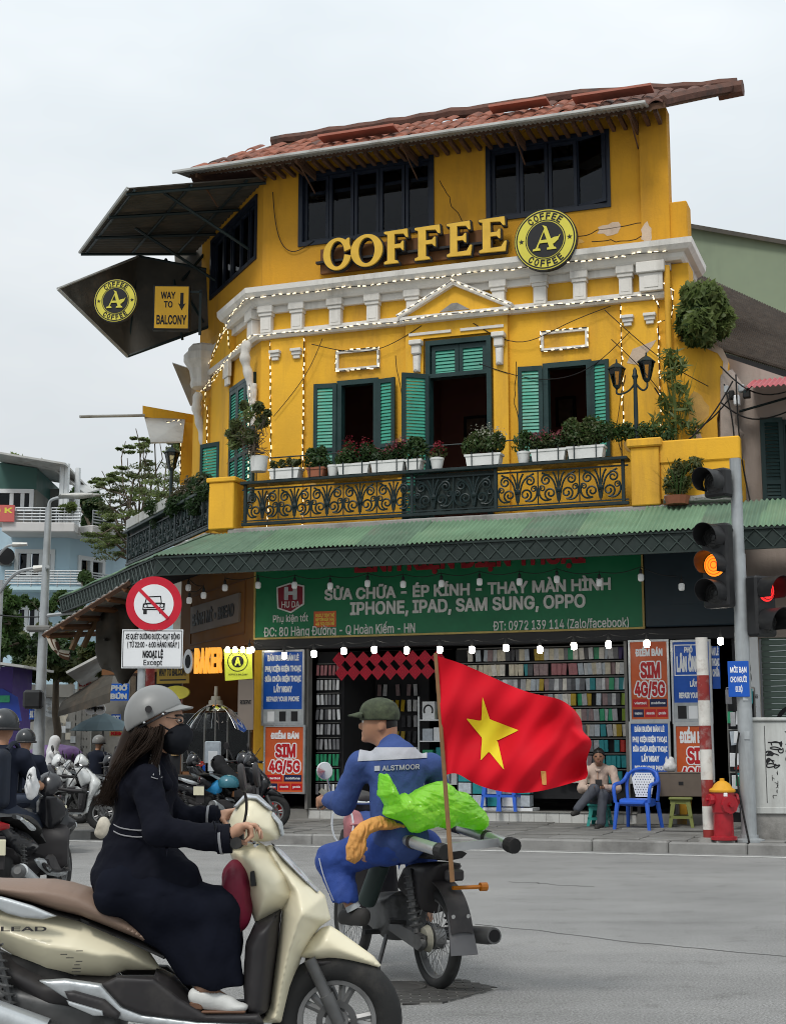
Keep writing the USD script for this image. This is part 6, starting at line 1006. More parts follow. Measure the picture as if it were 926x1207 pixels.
rail(H, hs(15), .6,.9, hz(695), hz(677),6, 'galvanised', HB, 6); rail(HS, -.1,2.8,.9, hz(695), hz(677),6, 'galvanised', HB, 4); obj('lower_slab', [fb(H, hs(10), .6, hz(699), hz(695),0,.9)], 'pale_blue_low', HB)
obj('top_storey', [fb(H, x_l, hs(40), hz(623), hz(577), -4,-.02), fb(H, hs(40), -.6, hz(623), hz(562), -4,-2.2)], 'grey_wall', HB); obj('sheet_wall', [H.put(ext([(x_l, hz(577)),(hs(40), hz(577)),(hs(40), hz(552)),(x_l, hz(541))], -4,.02))], 'dark_green_sheet', HB)
w = obj('window', [frame_ring(H, hs(-10), hs(37.5), hz(603), hz(577), .13,-.05,.08)], 'upvc', HB)
for a, b in ((-8,9.5),(13,23),(25.5,35)): obj('pane', [fb(H, hs(a), hs(b), hz(601.5), hz(579.5), .0,.02)], 'pane_dark', w)
for u in (11.5,24.3): obj('mullion', [fb(H, hs(u) - .06, hs(u) + .06, hz(602), hz(578), -.02,.06)], 'upvc', w)
for u in (77,82,90): obj('canopy_post', [H.put(cyl((hs(u), hz(623), .9 if u < 85 else .2),(hs(u), hz(553), .9 if u < 85 else .2), .09, n=6))], 'upvc', HB)
obj('canopy', [H.put(thick(grid(lambda U, V: np.stack([hs(-5) + U * (hs(84) - hs(-5)), hz(543) + (hz(557) - hz(543)) * U, -2.5 + V * 4.0], -1),2,2), .06)), H.put(thick(grid(lambda U, V: np.stack([hs(44) + U * (hs(97) - hs(44)), hz(540) + (hz(549) - hz(540)) * U - V * .9 * U, -4.0 + V * 4.0], -1),2,2), .06))], 'zinc', HB)
RSG = thing('red_sign', 'salmon red banner sign with yellow lettering on the blue house balcony at far left', 'sign', H.w(hs(10), hz(620),1.4)); obj('board', [fb(H, hs(-30), hs(26.5), hz(623), hz(604),1.30,1.40)], 'salmon', RSG); write_sz(H, 'NG K', hs(-9), hs(24.5), hz(613), hz(607.5),1.40, 'sign_yellow', RSG, 3)
AC_ = thing('air_conditioner', 'white outdoor air conditioner unit on the blue house wall at far left', 'air conditioner', H.w(hs(8), hz(660), .3)); obj('body', [fb(H, hs(0), hs(17), hz(664), hz(652), .02,.45,.02)], 'upvc', AC_); cx, cz = hs(11.5), hz(658); obj('fan_grille', [H.put(lathe([(.26,0),(.26,.02),(0,.03)], (cx, cz, .45),(0,0,1),20))], 'black_print', AC_); obj('bracket', [fb(H, hs(3), hs(15), hz(668), hz(664), .05,.4)], 'steel_frame', AC_)
yb = thing('yellow_house', 'plain yellow house wall between the blue house and the trees', 'building', at(115,660,62)); fy2 = Frame(at(115,660,62) * [1,1,0], 5); obj('wall', [fb(fy2,-1.1,2.0,0, at(115,648,62)[2], -5,0)], 'distant_yellow', yb); obj('roof_slab', [fb(fy2,-1.2,2.1, at(115,648,62)[2], at(115,645,62)[2], -5,.1)], 'grey_wall', yb)
gb = thing('grey_apartment', 'grey distant apartment block with railings seen through the trees', 'building', at(150,650,70)); fg2 = Frame(at(150,650,70) * [1,1,0], 3); obj('wall', [fb(fg2,-1.5,6,0, at(150,625,70)[2], -6,0)], 'grey_wall', gb)
for v in (640,655,668): obj('ledge', [fb(fg2,-1.6,3, at(150, v, 70)[2], at(150, v - 1.5,70)[2], 0,.5)], 'upvc', gb)
# far street: low shops, walls, boards
FS = thing('grey_shop_row', 'low grey graffitied wall and shop row under the trees across the junction', 'building', at(80,840,42)); ff = Frame(at(80,850,42) * [1,1,0], -1); fz = lambda v: ff.px(80, v)[1]; fx = lambda u: ff.px(u, 850)[0]
mat('graffiti_wall', (.26,.255,.235), .85,.15,2, dirt=(.07,.075,.08), dscale=1.6, damt=.75)
obj('wall', [fb(ff, fx(-60), fx(86),0, fz(812), -3,0)], 'graffiti_wall', FS); obj('band', [fb(ff, fx(-60), fx(86), fz(822), fz(807), -.1,.12)], 'grey_wall', FS); obj('doorway', [fb(ff, fx(88), fx(100),0, fz(832), -.2,.05)], 'black_void', FS); obj('back_wall', [fb(ff, fx(86), fx(240),0, fz(790), -3.5,-2.5)], 'grey_wall', FS)
for u in (87,94,101,104): obj('pillar', [fb(ff, fx(u) - .1, fx(u) + .1,0, fz(830),0,.15)], 'grey_wall', FS)
scribble(ff, fx(50), fx(68), fz(845), fz(823), .002,10, 'print_grey', FS, .03,3); scribble(ff, fx(70), fx(80), fz(862), fz(832), .002,8, 'cream_paper', FS, .03,3); scribble(ff, fx(30), fx(44), fz(850), fz(826), .002,8, 'black_print', FS, .04,2)
for i, (u, v) in enumerate(((76,848),(76,860),(82,855),(82,868),(71,868),(88,872))): obj('notice', [fb(ff, fx(u - 3), fx(u + 3), fz(v + 4), fz(v - 4), .15,.17)], ['cream_paper', 'upvc', 'print_grey'][i % 3], FS)
def simple_sign(name, label, u0, v0, u1, v1, Y, m, lines, ang=0, lm='white_print'):
    c = at((u0 + u1) / 2,(v0 + v1) / 2, Y); fr = Frame(c, ang); a = fr.px(u0, v1); b = fr.px(u1, v0); T = thing(name, label, 'sign', c); obj('board', [fb(fr, a[0], b[0], a[1], b[1], -.06,0)], m, T)
    for k, t in enumerate(lines): h = (b[1] - a[1]) / len(lines); z1 = b[1] - h * k - h * .22; write_sz(fr, t, a[0] + (b[0] - a[0]) * .08, b[0] - (b[0] - a[0]) * .08, z1 - h * .55, z1,0, lm, T, 3,.01,40)
    return T
simple_sign('shop_board', 'pale board with red lettering hung under the trees across the junction', 91,803,113,819,40, 'cream_paper', ['CỬA HÀNG', 'SỬA XE'], 0, 'letter_red')
for k, u in enumerate((107,117.5)):
    c = at(u, 836,39); fr = Frame(c, 0); T = thing('round_board', ('left' if k == 0 else 'right') + ' of two round white shop signs on the far side of the street', 'sign', c); obj('disc', [fr.put(ext(sg.Point(0,0).buffer(.13), -.04,0))] if False else [fr.put(ext(sg.Point(0,0).buffer(.135 * 39 / 30 * .85), -.04,0))], 'sign_white', T); write_sz(fr, 'COFFEE', -.11,.11,-.01,.06,0, 'black_print', T, 3,.01,40); obj('print_line', [fb(fr, -.09,.09,-.05,-.035,0,.01)], 'print_grey', T)
simple_sign('street_plate', 'blue notice plate on the far left lamp post', 34,836,46,848,30, 'poster_blue', ['ĐI BỘ'], 0); simple_sign('shop_board', 'blue shop board at right end of the far shop row', 128,806,152,826,44, 'poster_blue', ['PHỞ', 'BÚN'], 0, 'print_grey'); simple_sign('shop_board', 'small blue and white stall board above the far parked bikes', 131,842,142,852,41, 'poster_blue', ['ĐT'], 0); simple_sign('shop_board', 'orange and cream stall board beside the far parked bikes', 129,855,148,868,41, 'bread_pale', ['BÁNH', 'KEM'], 0, 'poster_red')
pb = thing('painted_kiosk', 'blue and purple painted kiosk with green stripe at the far left edge', 'kiosk', at(5,830,36)); fk_ = Frame(at(5,850,36) * [1,1,0], 4); kz_ = lambda v: fk_.px(5, v)[1]; kx = lambda u: fk_.px(u, 850)[0]; mat('kiosk_purple', (.055,.03,.16), .6,.15,3); mat('kiosk_blue', (.02,.05,.28), .6,.15,3)
obj('body', [fb(fk_, kx(-30), kx(13),0, kz_(786), -1.5,0)], 'kiosk_purple', pb); obj('blue_panel', [fk_.put(ext([(kx(-30), kz_(850)),(kx(26), kz_(850)),(kx(20), kz_(822)),(kx(2), kz_(812)),(kx(-30), kz_(812))], 0,.03))], 'kiosk_blue', pb); obj('stripe', [fb(fk_, kx(-30), kx(11), kz_(828), kz_(820), .03,.05)], 'case_green', pb); obj('roof', [fk_.put(thick(grid(lambda U, V: np.stack([kx(-30) + U * (kx(38) - kx(-30)), kz_(779) + (kz_(788) - kz_(779)) * U, -1.6 + 2.4 * V], -1),4,2), .06))], 'zinc', pb)
uc = at(122,846,40); UM = thing('stall_umbrella', 'grey-blue stall umbrella over the far pavement', 'umbrella', uc); obj('canopy', [lathe([(.9,-.35),(.6,-.12),(.1,.1),(0,.12)], uc, n=12)], mat('umbrella_grey', (.12,.17,.19), .8,.15,3), UM); obj('shaft', [cyl(uc * [1,1,0], uc, .03, n=6)], 'steel_frame', UM)
sa = thing('small_awning', 'weathered sloping sheet roof over the far corner shop', 'awning', at(105,785,38)); obj('sheet', [thick(grid(lambda U, V: (at(78,793,38) * (1 - U)[..., None] + at(118,772,38) * U[..., None]) + np.stack([0 * U, 2.2 * V, -.25 * V], -1),4,2), .06)], 'zinc', sa)
da = thing('dark_awning', 'curved black fabric awning over the far shop doorway', 'awning', at(105,828,39)); obj('fabric', [grid(lambda U, V: at(80,846,39.5) + (at(140,830,38.5) - at(80,846,39.5)) * U[..., None] + np.stack([0 * U, -1.2 * np.sin(V * 1.57),1.0 * np.cos(V * 1.57) * (.5 + .5 * U)], -1),8,6)], 'dark_sheet', da)
RW = thing('dark_shopfront', 'dark shopfront block along the side street behind the parked motorbikes', 'building', at(190,850,33)); fr_ = Frame(at(165,850,34) * [1,1,0], 45); obj('wall', [fb(fr_, -.2,6,0,3.3,-4,0)], 'shop_dark', RW); obj('red_awning', [fb(fr_, -.4,5,3.0,3.2,0,.8)], 'sign_brown', RW)
for k in range(9): obj('wall_item', [fb(fr_, -.0 + k * .32,.2 + k * .32,.5 + (k % 3) * .7,.95 + (k % 3) * .75,0,.06)], ['case_red', 'case_7', 'cream_paper', 'poster_blue', 'bread_pale'][k % 5], RW)
# lamp posts at left
lp = at(46,870,30) * [1,1,0]; LP = thing('street_lamp', 'tall grey street lamp post in front of the blue house', 'street lamp', lp); zt = at(46,598,30)[2]; obj('pole', [tube([lp, lp + [0,0, zt * .5], lp + [.02,0, zt]], [.13,.10,.065], 10)], 'galvanised', LP, smooth=40)
obj('arm', [tube(spline([lp + [.02,0, zt], at(60,590,30), at(78,586,29.8), at(86,586.5,29.8)], 16), .035,6)], 'galvanised', LP, smooth=40); hd = inflate([(-.45,-.03),(.0,-.07),(.42,.0),(.40,.05),(.0,.07),(-.40,.05)], .12,.07,.04); hd.apply_transform(trimesh.transformations.rotation_matrix(math.pi / 2, [1,0,0])); hd.apply_translation(at(94,584.5,29.8)); obj('lamp_head', [hd], 'zinc', LP, smooth=40)
for (a, b) in (((46,672),(56,668)),((44,726),(88,722))): obj('arm', [tube([np.array([lp[0] + .02, lp[1], at(46, a[1], 30)[2]]), at(b[0], b[1], 29.8)], .04,6)], 'galvanised', LP)
obj('signal_head', [cbox(lp[0] - .28, lp[0] + .1, lp[1] - .35, lp[1] - .1, at(46,836,30)[2], at(46,814,30)[2], .05)], 'signal_black', LP); obj('camera_box', [cbox(lp[0] - .3, lp[0] + .2, lp[1] - .2, lp[1] + .1, at(46,745,30)[2], at(46,738,30)[2], .03)], 'steel_frame', LP)
l2 = at(-8,870,34) * [1,1,0]; LP2 = thing('street_lamp', 'twin-armed street lamp reaching in from the left edge of the junction', 'street lamp', l2); obj('pole', [cyl(l2, l2 + [0,0, at(0,684,34)[2]], .09, n=8)], 'galvanised', LP2); obj('arm', [tube(spline([np.array([l2[0], l2[1], at(0,700,34)[2]]), at(12,682,33.5), at(28,672,33), at(42,670,33)], 14), .04,6)], 'galvanised', LP2)
obj('lamp_head', [cyl(at(40,671,33), at(58,668,33), .09,.05,8)], 'zinc', LP2); obj('arm', [tube(spline([at(-5,660,34), at(6,646,33.5), at(16,642,33)], 10), .03,6)], 'galvanised', LP2); obj('lamp_head', [cyl(at(15,642,33), at(32,641.5,33), .06,.04,8)], 'zinc', LP2)
obj('cable', [tube(spline([at(-10,724,33), at(60,726,32), at(160,700,31)], 12), .015,4)], 'wire', label='thin overhead cable sagging across the left of the junction', cat='cable')
# ================================================================ vegetation
leafmat('leaf_dark', (.028,.065,.020),(.065,.125,.036)); leafmat('leaf_mid', (.050,.115,.030),(.11,.19,.05)); leafmat('leaf_olive', (.09,.115,.040),(.17,.20,.07)); leafmat('leaf_light', (.17,.25,.07),(.32,.40,.13), tr=.5); leafmat('leaf_dry', (.11,.10,.05),(.17,.15,.08)); leafmat('petal_red', (.30,.012,.03),(.45,.03,.06)); leafmat('petal_white', (.6,.6,.5),(.7,.7,.55)); leafmat('petal_pink', (.35,.07,.10),(.45,.12,.14))
mat('bark', (.09,.07,.05), .9,.3,6, bump=.01); mat('soil', (.05,.035,.025), .95,.3,12)
rv = np.random.default_rng(31)
def twigs(base, tips, r0, r1, jit=.05, n=7):
    ms = []
    for t in tips:
        q = np.linspace(0,1, n)[:, None]; p = base + (np.asarray(t) - base) * q + rv.normal(size=(n, 3)) * jit * np.sin(q * 3.14); ms.append(tube(p, np.linspace(r0, r1, n),5))
    return ms
def tree(name, label, foot, trunk_top, clumps, leaf, n, size, m_leaf, tr=.12, seed=1, spread=(1,1,1), up=.3, group=None, m_second=None):
    T = thing(name, label, 'tree', foot, group=group); foot = np.asarray(foot, float); trunk_top = np.asarray(trunk_top, float); q = np.linspace(0,1,8)[:, None]; p = foot + (trunk_top - foot) * q + rv.normal(size=(8,3)) * .06 * np.sin(q * 3.14)
    obj('trunk', [tube(p, np.linspace(tr, tr * .6,8),8)], 'bark', T, smooth=50)
    for c, r in clumps[::max(1, len(clumps) // 16)]: obj('limb', twigs(trunk_top, [c], tr * .42, tr * .08,.1), 'bark', T, smooth=50)
    half = max(1, len(clumps) // 3) if m_second else 0
    obj('crown', [leaves(clumps[half:], n, size, seed, spread, up)], m_leaf, T, kind='stuff')
    if half: obj('crown', [leaves(clumps[:half] + [(c + rv.normal(size=3) * r * .3, r * .7) for c, r in clumps[half:]], n // 2, size, seed + 1, spread, up)], m_second, T, kind='stuff')
    return T
def clump_px(pts, Y, jy=1.0):
    return [(at(u, v, Y + rv.normal() * jy), r * Y / FPX) for u, v, r in pts]
fpts = [(150,572,24),(190,560,24),(130,585,16),(165,545,18),(145,605,22),(125,640,18),(185,590,24),(110,630,14),(205,530,16),(160,525,10),(140,560,12),(175,520,9),(120,565,10),(195,610,22),(150,640,20),(130,612,16),(172,575,20)]
fcl = [(at(u + rv.normal() * r * .7, v + rv.normal() * r * .45,44 + rv.normal() * 1.4), r * (.25 + .35 * rv.random()) * 44 / FPX) for u, v, r in fpts for _ in range(7)]
tree('feathery_tree', 'airy tree with flat feathery sprays behind the side balcony', at(150,880,44) * [1,1,0], at(165,660,44), fcl, None, 62,.085, 'leaf_light', .13,4,(1.7,1.7,.30), .9, m_second='leaf_olive')
ttw = at(165,650,44); FT = obj('bare_twigs', twigs(ttw, [at(u, v, 44 + rv.normal()) for u, v in ((170,515),(150,540),(120,555),(188,520),(206,540),(140,580),(112,628),(160,505),(178,545),(130,560),(196,505),(148,520))], .05,.012,.3), 'bark', label='thin bare branches rising through the feathery tree', cat='branches')
tree('dark_tree', 'dense dark green tree right of the blue house terrace', at(105,880,52) * [1,1,0], at(105,640,52), clump_px([(105,590,14),(95,585,12),(112,600,12),(108,615,12)], 52), None, 700,.24, 'leaf_dark', .2,7)
tree('pale_tree', 'paler tree below the dark tree between the two houses', at(120,880,56) * [1,1,0], at(120,680,56), clump_px([(115,640,14),(128,655,14),(110,660,10),(138,640,14),(150,660,14),(160,640,12),(125,625,10)], 56), None, 420,.26, 'leaf_light', .18,9, m_second='leaf_olive')
tree('street_tree', 'leafy street tree at far left below the twin lamp', at(-2,880,38) * [1,1,0], at(0,770,38), clump_px([(-5,705,18),(8,715,14),(14,735,12),(2,745,16),(20,760,12),(-8,760,18)], 38), None, 500,.2, 'leaf_mid', .14,11)
tree('street_tree', 'broad low street tree with olive leaves above the graffitied wall', at(70,880,40) * [1,1,0], at(66,800,40), clump_px([(30,775,16),(50,760,16),(70,768,16),(90,775,16),(60,785,16),(40,790,14),(82,790,14),(105,770,12),(120,785,12),(25,755,10),(75,745,10),(52,740,8)], 40), None, 420,.17, 'leaf_olive', .14,13, m_second='leaf_dark')
tree('street_tree', 'small leafy tree hanging over the lower balcony of the blue house', at(85,880,44) * [1,1,0], at(84,720,44), clump_px([(72,705,10),(90,710,10),(82,725,8),(60,715,7),(40,712,6),(28,708,6),(100,680,8),(108,690,7)], 44), None, 160,.16, 'leaf_mid', .08,15)
rg2 = thing('roof_plant', 'small roof plant on the blue house terrace', 'plant', at(20,545,47)); obj('foliage', [leaves(clump_px([(16,540,6),(24,543,5),(30,546,4)], 47,.1),80,.18,17)], 'leaf_light', rg2); rg3 = thing('terrace_plant', 'yellow-green potted shrub on the blue house balcony', 'plant', at(85,598,45)); obj('foliage', [leaves(clump_px([(84,598,6),(74,600,5)], 45,.1),140,.16,18)], 'leaf_light', rg3)
# facade plants
IV = thing('wall_shrub', 'round dense green shrub growing out of the wall corner under the cornice', 'shrub', F.w(7.5,7.9,.3)); cs_ = [(F.w(*F.px(u, v, .35), .35 + rv.normal() * .1), r / 72) for u, v, r in ((828,360,20),(815,370,16),(842,375,16),(835,350,14),(820,348,12),(846,362,12),(826,384,14),(808,380,10),(850,385,7),(856,372,6),(842,345,7),(812,342,6),(834,398,7),(816,395,6))]
obj('foliage', [leaves([(c, r * 1.15) for c, r in cs_], 110,.125,19, elong=2.6)], 'leaf_light', IV); obj('stem', twigs(F.w(7.3,7.7,.0),[c for c, r in cs_[:5]], .03,.01), 'bark', IV); obj('foliage', [leaves([(c + np.array([0,.1,-.03]), r * 1.05) for c, r in cs_], 170,.115,20, elong=2.6)], 'leaf_mid', IV)
def reeds(label, name, foot, n, h, spread, m, seed, w=.02, curve=.3):
    R = np.random.default_rng(seed); T = thing(name, label, 'plant', foot); V = []; Fc = []; k = 0
    for i in range(n):
        a = R.random() * 6.28; d = np.array([math.cos(a), math.sin(a),0]); b = foot + d * R.random() * .1; hh = h * (.5 + .5 * R.random()); e = b + d * spread * R.random() + [0,0, hh]; t = np.linspace(0,1,6)[:, None]; p = b + (e - b) * t + d * curve * (t ** 2.5) * R.random(); s = np.cross(d, [0,0,1.0]); ww = w * np.sin(np.clip(t * 2.9 + .25,0,3.1)); V.append(np.stack([p - s * ww, p + s * ww], 1).reshape(-1,3))
        for j in range(5): q = k + 2 * j; Fc += [[q, q + 1, q + 3], [q, q + 3, q + 2]]
        k += 12
    obj('blades', [trimesh.Trimesh(np.vstack(V), np.array(Fc), process=False)], m, T); return T
PLB = lambda u, v, o: F.w(*F.px(u, v, o), o)
bm = reeds('tall bamboo-like plant behind the right balcony pier', 'bamboo_plant', PLB(797,522,.5),22,1.5,.30, 'leaf_light', 23,.008); obj('leaflets', [leaves([(PLB(u, v, .5), .16) for u, v in ((790,440),(800,460),(785,475),(808,480),(795,500),(778,495),(815,505),(800,430),(788,420))], 20,.075,24, elong=5)], 'leaf_light', bm)
reeds('small wispy plant in a pot below the right parapet', 'potted_plant', PLB(798,588,1.1),30,.6,.22, 'leaf_mid', 25,.012); pp_ = PLB(798,590,1.1); obj('pot', [lathe([(0,-.06),(.16,-.06),(.2,.06),(0,.05)], pp_, n=12)], mat('terracotta', (.25,.09,.05), .8,.2,4), label='low terracotta pot on the ledge below the right parapet', cat='pot')
ps2 = thing('ledge_plant', 'leafy plant trailing on the ledge below the right parapet', 'plant', PLB(800,565,1.1)); obj('foliage', [leaves([(PLB(u, v, 1.12), .14) for u, v in ((795,560),(805,570),(790,572),(818,548),(800,552))], 70,.07,26)], 'leaf_olive', ps2)
# planters along the balcony shelf
mat('trough_white', (.62,.62,.60), .5,.06,3, dirt=(.35,.33,.3), dscale=4, damt=.4); TZ = 5.705
def planter(u0, u1, h, kind, label, plabel, m='trough_white', pm=('leaf_mid',), fl=None, ph=.22, seed=1, n=260):
    a, b = F.px(u0,545,.95)[0], F.px(u1,545,.95)[0]; c = (a + b) / 2; P = thing('planter' if kind == 'trough' else 'flower_pot', label, 'planter' if kind == 'trough' else 'pot', F.w(c, TZ, .95))
    if kind == 'trough':
        q = [(a + .03, TZ),(b - .03, TZ),(b, TZ + h),(a, TZ + h)]; obj('trough', [F.put(ext(q, .84,1.05))], m, P); obj('rim', [F.put(ext(sg.box(a - .012, TZ + h - .03, b + .012, TZ + h + .004), .828,1.062))], m, P); obj('soil', [fb(F, a + .02, b - .02, TZ + h, TZ + h + .012,.85,1.04)], 'soil', P); obj('holder', [fb(F, a + (b - a) * t - .008, a + (b - a) * t + .008, TZ, TZ + h + .03,1.064,1.072) for t in (.2,.8)], 'iron', P)
    else:
        r = (b - a) / 2; obj('pot', [lathe([(0,0),(r * .7,0),(r * .95, h * .8),(r, h * .82),(r, h),(r * .85, h),(0, h - .02)], F.w(c, TZ, .95), n=16)], m, P, smooth=35); obj('soil', [lathe([(r * .84, h - .012),(0, h)], F.w(c, TZ, .95), n=12)], 'soil', P)
    if plabel:
        R = np.random.default_rng(seed); pl = thing('balcony_plant', plabel, 'plant', F.w(c, TZ + h, .95)); k = max(2, int((b - a) / .12)); cl = [(F.w(a + (b - a) * (i + .5) / k + R.normal() * .02, TZ + h + ph * (.35 + .3 * R.random()), .95 + R.normal() * .03), ph * .55) for i in range(k)] + [(F.w(a + (b - a) * R.random(), TZ + h + ph * (.8 + .3 * R.random()), .95), ph * .3) for i in range(k)]
        for j, mm in enumerate(pm): obj('foliage', [leaves(cl, n // len(pm) // 2,.055, seed + j)], mm, pl)
        obj('stems', [tube([F.w(c + (R.random() - .5) * (b - a) * .8, TZ + h, .95), x[0]], .006,4) for x in cl], 'bark', pl)
        if fl: obj('flowers', [leaves([(x + np.array([0,-.03, ph * .25]), ph * .45) for x, _ in cl], 16,.05, seed + 9, elong=1.2)], fl, pl, kind='stuff')
    return P
planter(320,355,.17, 'trough', 'white trough planter nearest the bonsai tree at left end of the balcony', 'sparse reddish seedlings in the leftmost white trough', pm=('leaf_olive',), ph=.14, seed=41, n=90)
planter(364,384,.15, 'trough', 'terracotta trough between the two left white planters', 'dark green bush in the terracotta trough', m='terracotta', pm=('leaf_dark', 'leaf_mid'), ph=.28, seed=42)
planter(386,399,.18, 'pot', 'pale round pot right of the terracotta trough', None)
planter(400,437,.17, 'trough', 'white trough below the left window with red flowers', 'red flowering plant in the trough below the left window', pm=('leaf_dark', 'leaf_mid'), fl='petal_red', ph=.28, seed=43, n=420)
planter(439,478,.18, 'trough', 'white trough right of the left window shutter with pink and red flowers', 'pink and red flowers in the trough left of the balcony door', pm=('leaf_dark',), fl='petal_pink', ph=.22, seed=44, n=300)
planter(480,498,.17, 'trough', 'short white trough at the left jamb of the balcony door', 'tall leafy plant before the left jamb of the balcony door', pm=('leaf_mid', 'leaf_dark'), ph=.30, seed=45)
planter(507,523,.18, 'pot', 'white tapered pot standing before the balcony door', 'small red-leaved plant in the tapered pot', pm=('leaf_olive',), fl='petal_red', ph=.16, seed=46, n=80)
planter(550,591,.18, 'trough', 'white trough with white flowers before the right jamb of the balcony door', 'bush with white flowers at the right jamb of the balcony door', pm=('leaf_mid', 'leaf_olive'), fl='petal_white', ph=.30, seed=47, n=420)
planter(609,625,.18, 'pot', 'pale pot left of the twin white troughs at the right window', 'thin green plant in the pale pot by the right window', pm=('leaf_mid',), ph=.28, seed=48, n=120)
planter(627,668,.18, 'trough', 'left of the twin white troughs below the right window', 'purple-red flowering plant below the right window', pm=('leaf_dark', 'leaf_olive'), fl='petal_pink', ph=.22, seed=49, n=260)
planter(670,713,.19, 'trough', 'right of the twin white troughs beside the balcony pier', 'big leafy shrub in the trough beside the right balcony pier', pm=('leaf_mid', 'leaf_olive'), ph=.34, seed=50, n=520)
eb = thing('balcony_bush', 'loose bush trailing between the right trough and the lantern post', 'shrub', PLB(730,510,.8)); obj('foliage', [leaves([(PLB(u, v, .8), .15) for u, v in ((718,505),(728,510),(738,508),(748,512),(760,508),(770,512),(700,500),(785,512))], 90,.06,51)], 'leaf_mid', eb)
# bonsai in white pot at the corner
bp = G.w(.25,5.72,.95) if False else PLB(305,556,.95); PT = thing('flower_pot', 'large white pot of the corner bonsai on the left balcony pier', 'pot', bp); obj('pot', [lathe([(0,0),(.13,0),(.15,.22),(.16,.25),(.14,.25),(0,.22)], bp, n=18)], 'trough_white', PT, smooth=35)
BZ = tree('bonsai_tree', 'scraggly small tree in a white pot at the balcony corner', bp + [0,0,.2], PLB(300,520,.95),[(PLB(u, v, .95 + rv.normal() * .15), r / 72) for u, v, r in ((290,490,10),(300,485,10),(285,505,10),(310,497,9),(278,500,8),(295,515,10),(280,520,10),(305,480,7),(315,487,5),(272,512,7),(288,478,6))], None, 90,.062, 'leaf_olive', .03,52, m_second='leaf_light'); obj('dry_twigs', twigs(PLB(300,530,.95),[PLB(u, v, .95 + rv.normal() * .2) for u, v in zip(rv.integers(264,318,46), rv.integers(485,556,46))], .007,.003,.08), 'bark', BZ)
hg = thing('railing_plants', 'dark shaggy plants hanging over the side balcony railing', 'plants', G.w(-1,5.7,.95)); obj('foliage', [leaves([(G.w(s, 5.72 + rv.normal() * .08,.95 + rv.normal() * .06), .16) for s in np.linspace(-3.2,.3,16)], 120,.07,53)], 'leaf_dark', hg); obj('foliage', [leaves([(G.w(s, 5.8 + rv.normal() * .08,.95), .14) for s in np.linspace(-2,.2,8)], 40,.07,54)], 'leaf_dry', hg)
sp_ = thing('planter', 'row of grey troughs on the side balcony railing', 'planter', G.w(-3.5,5.68,.95)); obj('trough', [fb(G, -5.0 + k * 1.0,-4.1 + k * 1.0,5.68,5.86,.86,1.06,.01) for k in range(3)], 'zinc', sp_)
# lanterns
def lantern(fr, s, z, o, r, T):
    c = fr.w(s, z, o); l = obj('lantern', [lathe([(r * .45,0),(r * .5,.0),(r, r * 2.2),(r * .98, r * 2.25),(r * .42,.02)], c, n=6)], 'lamp_glass', T); obj('roof', [lathe([(r * 1.18, r * 2.2),(r * 1.22, r * 2.3),(r * .5, r * 2.9),(r * .15, r * 3.05),(r * .1, r * 3.5),(0, r * 3.6)], c, n=6)], 'iron', l); obj('base', [lathe([(0,-r * .5),(r * .3,-r * .3),(r * .5,0),(r * .5, r * .1),(0, r * .1)], c, n=6)], 'iron', l)
    for k in range(6): a = k * 1.0472; obj('bar', [cyl(c + [r * .47 * math.cos(a), r * .47 * math.sin(a),0], c + [r * 1.0 * math.cos(a), r * 1.0 * math.sin(a), r * 2.2], .008, n=4)], 'iron', l)
glassmat('lamp_glass', (.85,.8,.66), .8,.0)
LN = thing('lantern_post', 'black twin-lantern post standing on the right end of the balcony', 'lamp post', PLB(750,515,.85)); sL, zL = F.px(750,515,.85); obj('post', [F.put(lathe([(.07,-.25),(.055,0),(.035,.1),(.03,.9),(.05,.95),(.03,1.0),(.03,1.05),(0,1.1)], (sL, zL, .85),(0,1,0),10))], 'iron', LN, smooth=40)
for sg_, du in ((-1,727),(1,762)):
    s2, z2 = F.px(du, 455 if sg_ < 0 else 447,.85); obj('arm', [F.put(tube(spline([(sL, zL + .85,.85),(sL + sg_ * .12, zL + .72,.85),(s2, z2 - .12,.85),(s2, z2 - .02,.85)], 14), .016,6))], 'iron', LN); lantern(F, s2, z2,.85,.12, LN)
L3_ = thing('lantern_post', 'single black lantern on the side balcony beside the left pilaster', 'lamp post', at(202,560,27.3)); f3 = Frame(at(202,560,27.3),0); obj('post', [f3.put(cyl((0,-.5,0),(0,.1,0), .035, n=8))], 'iron', L3_); lantern(f3,0,.12,0,.135, L3_)
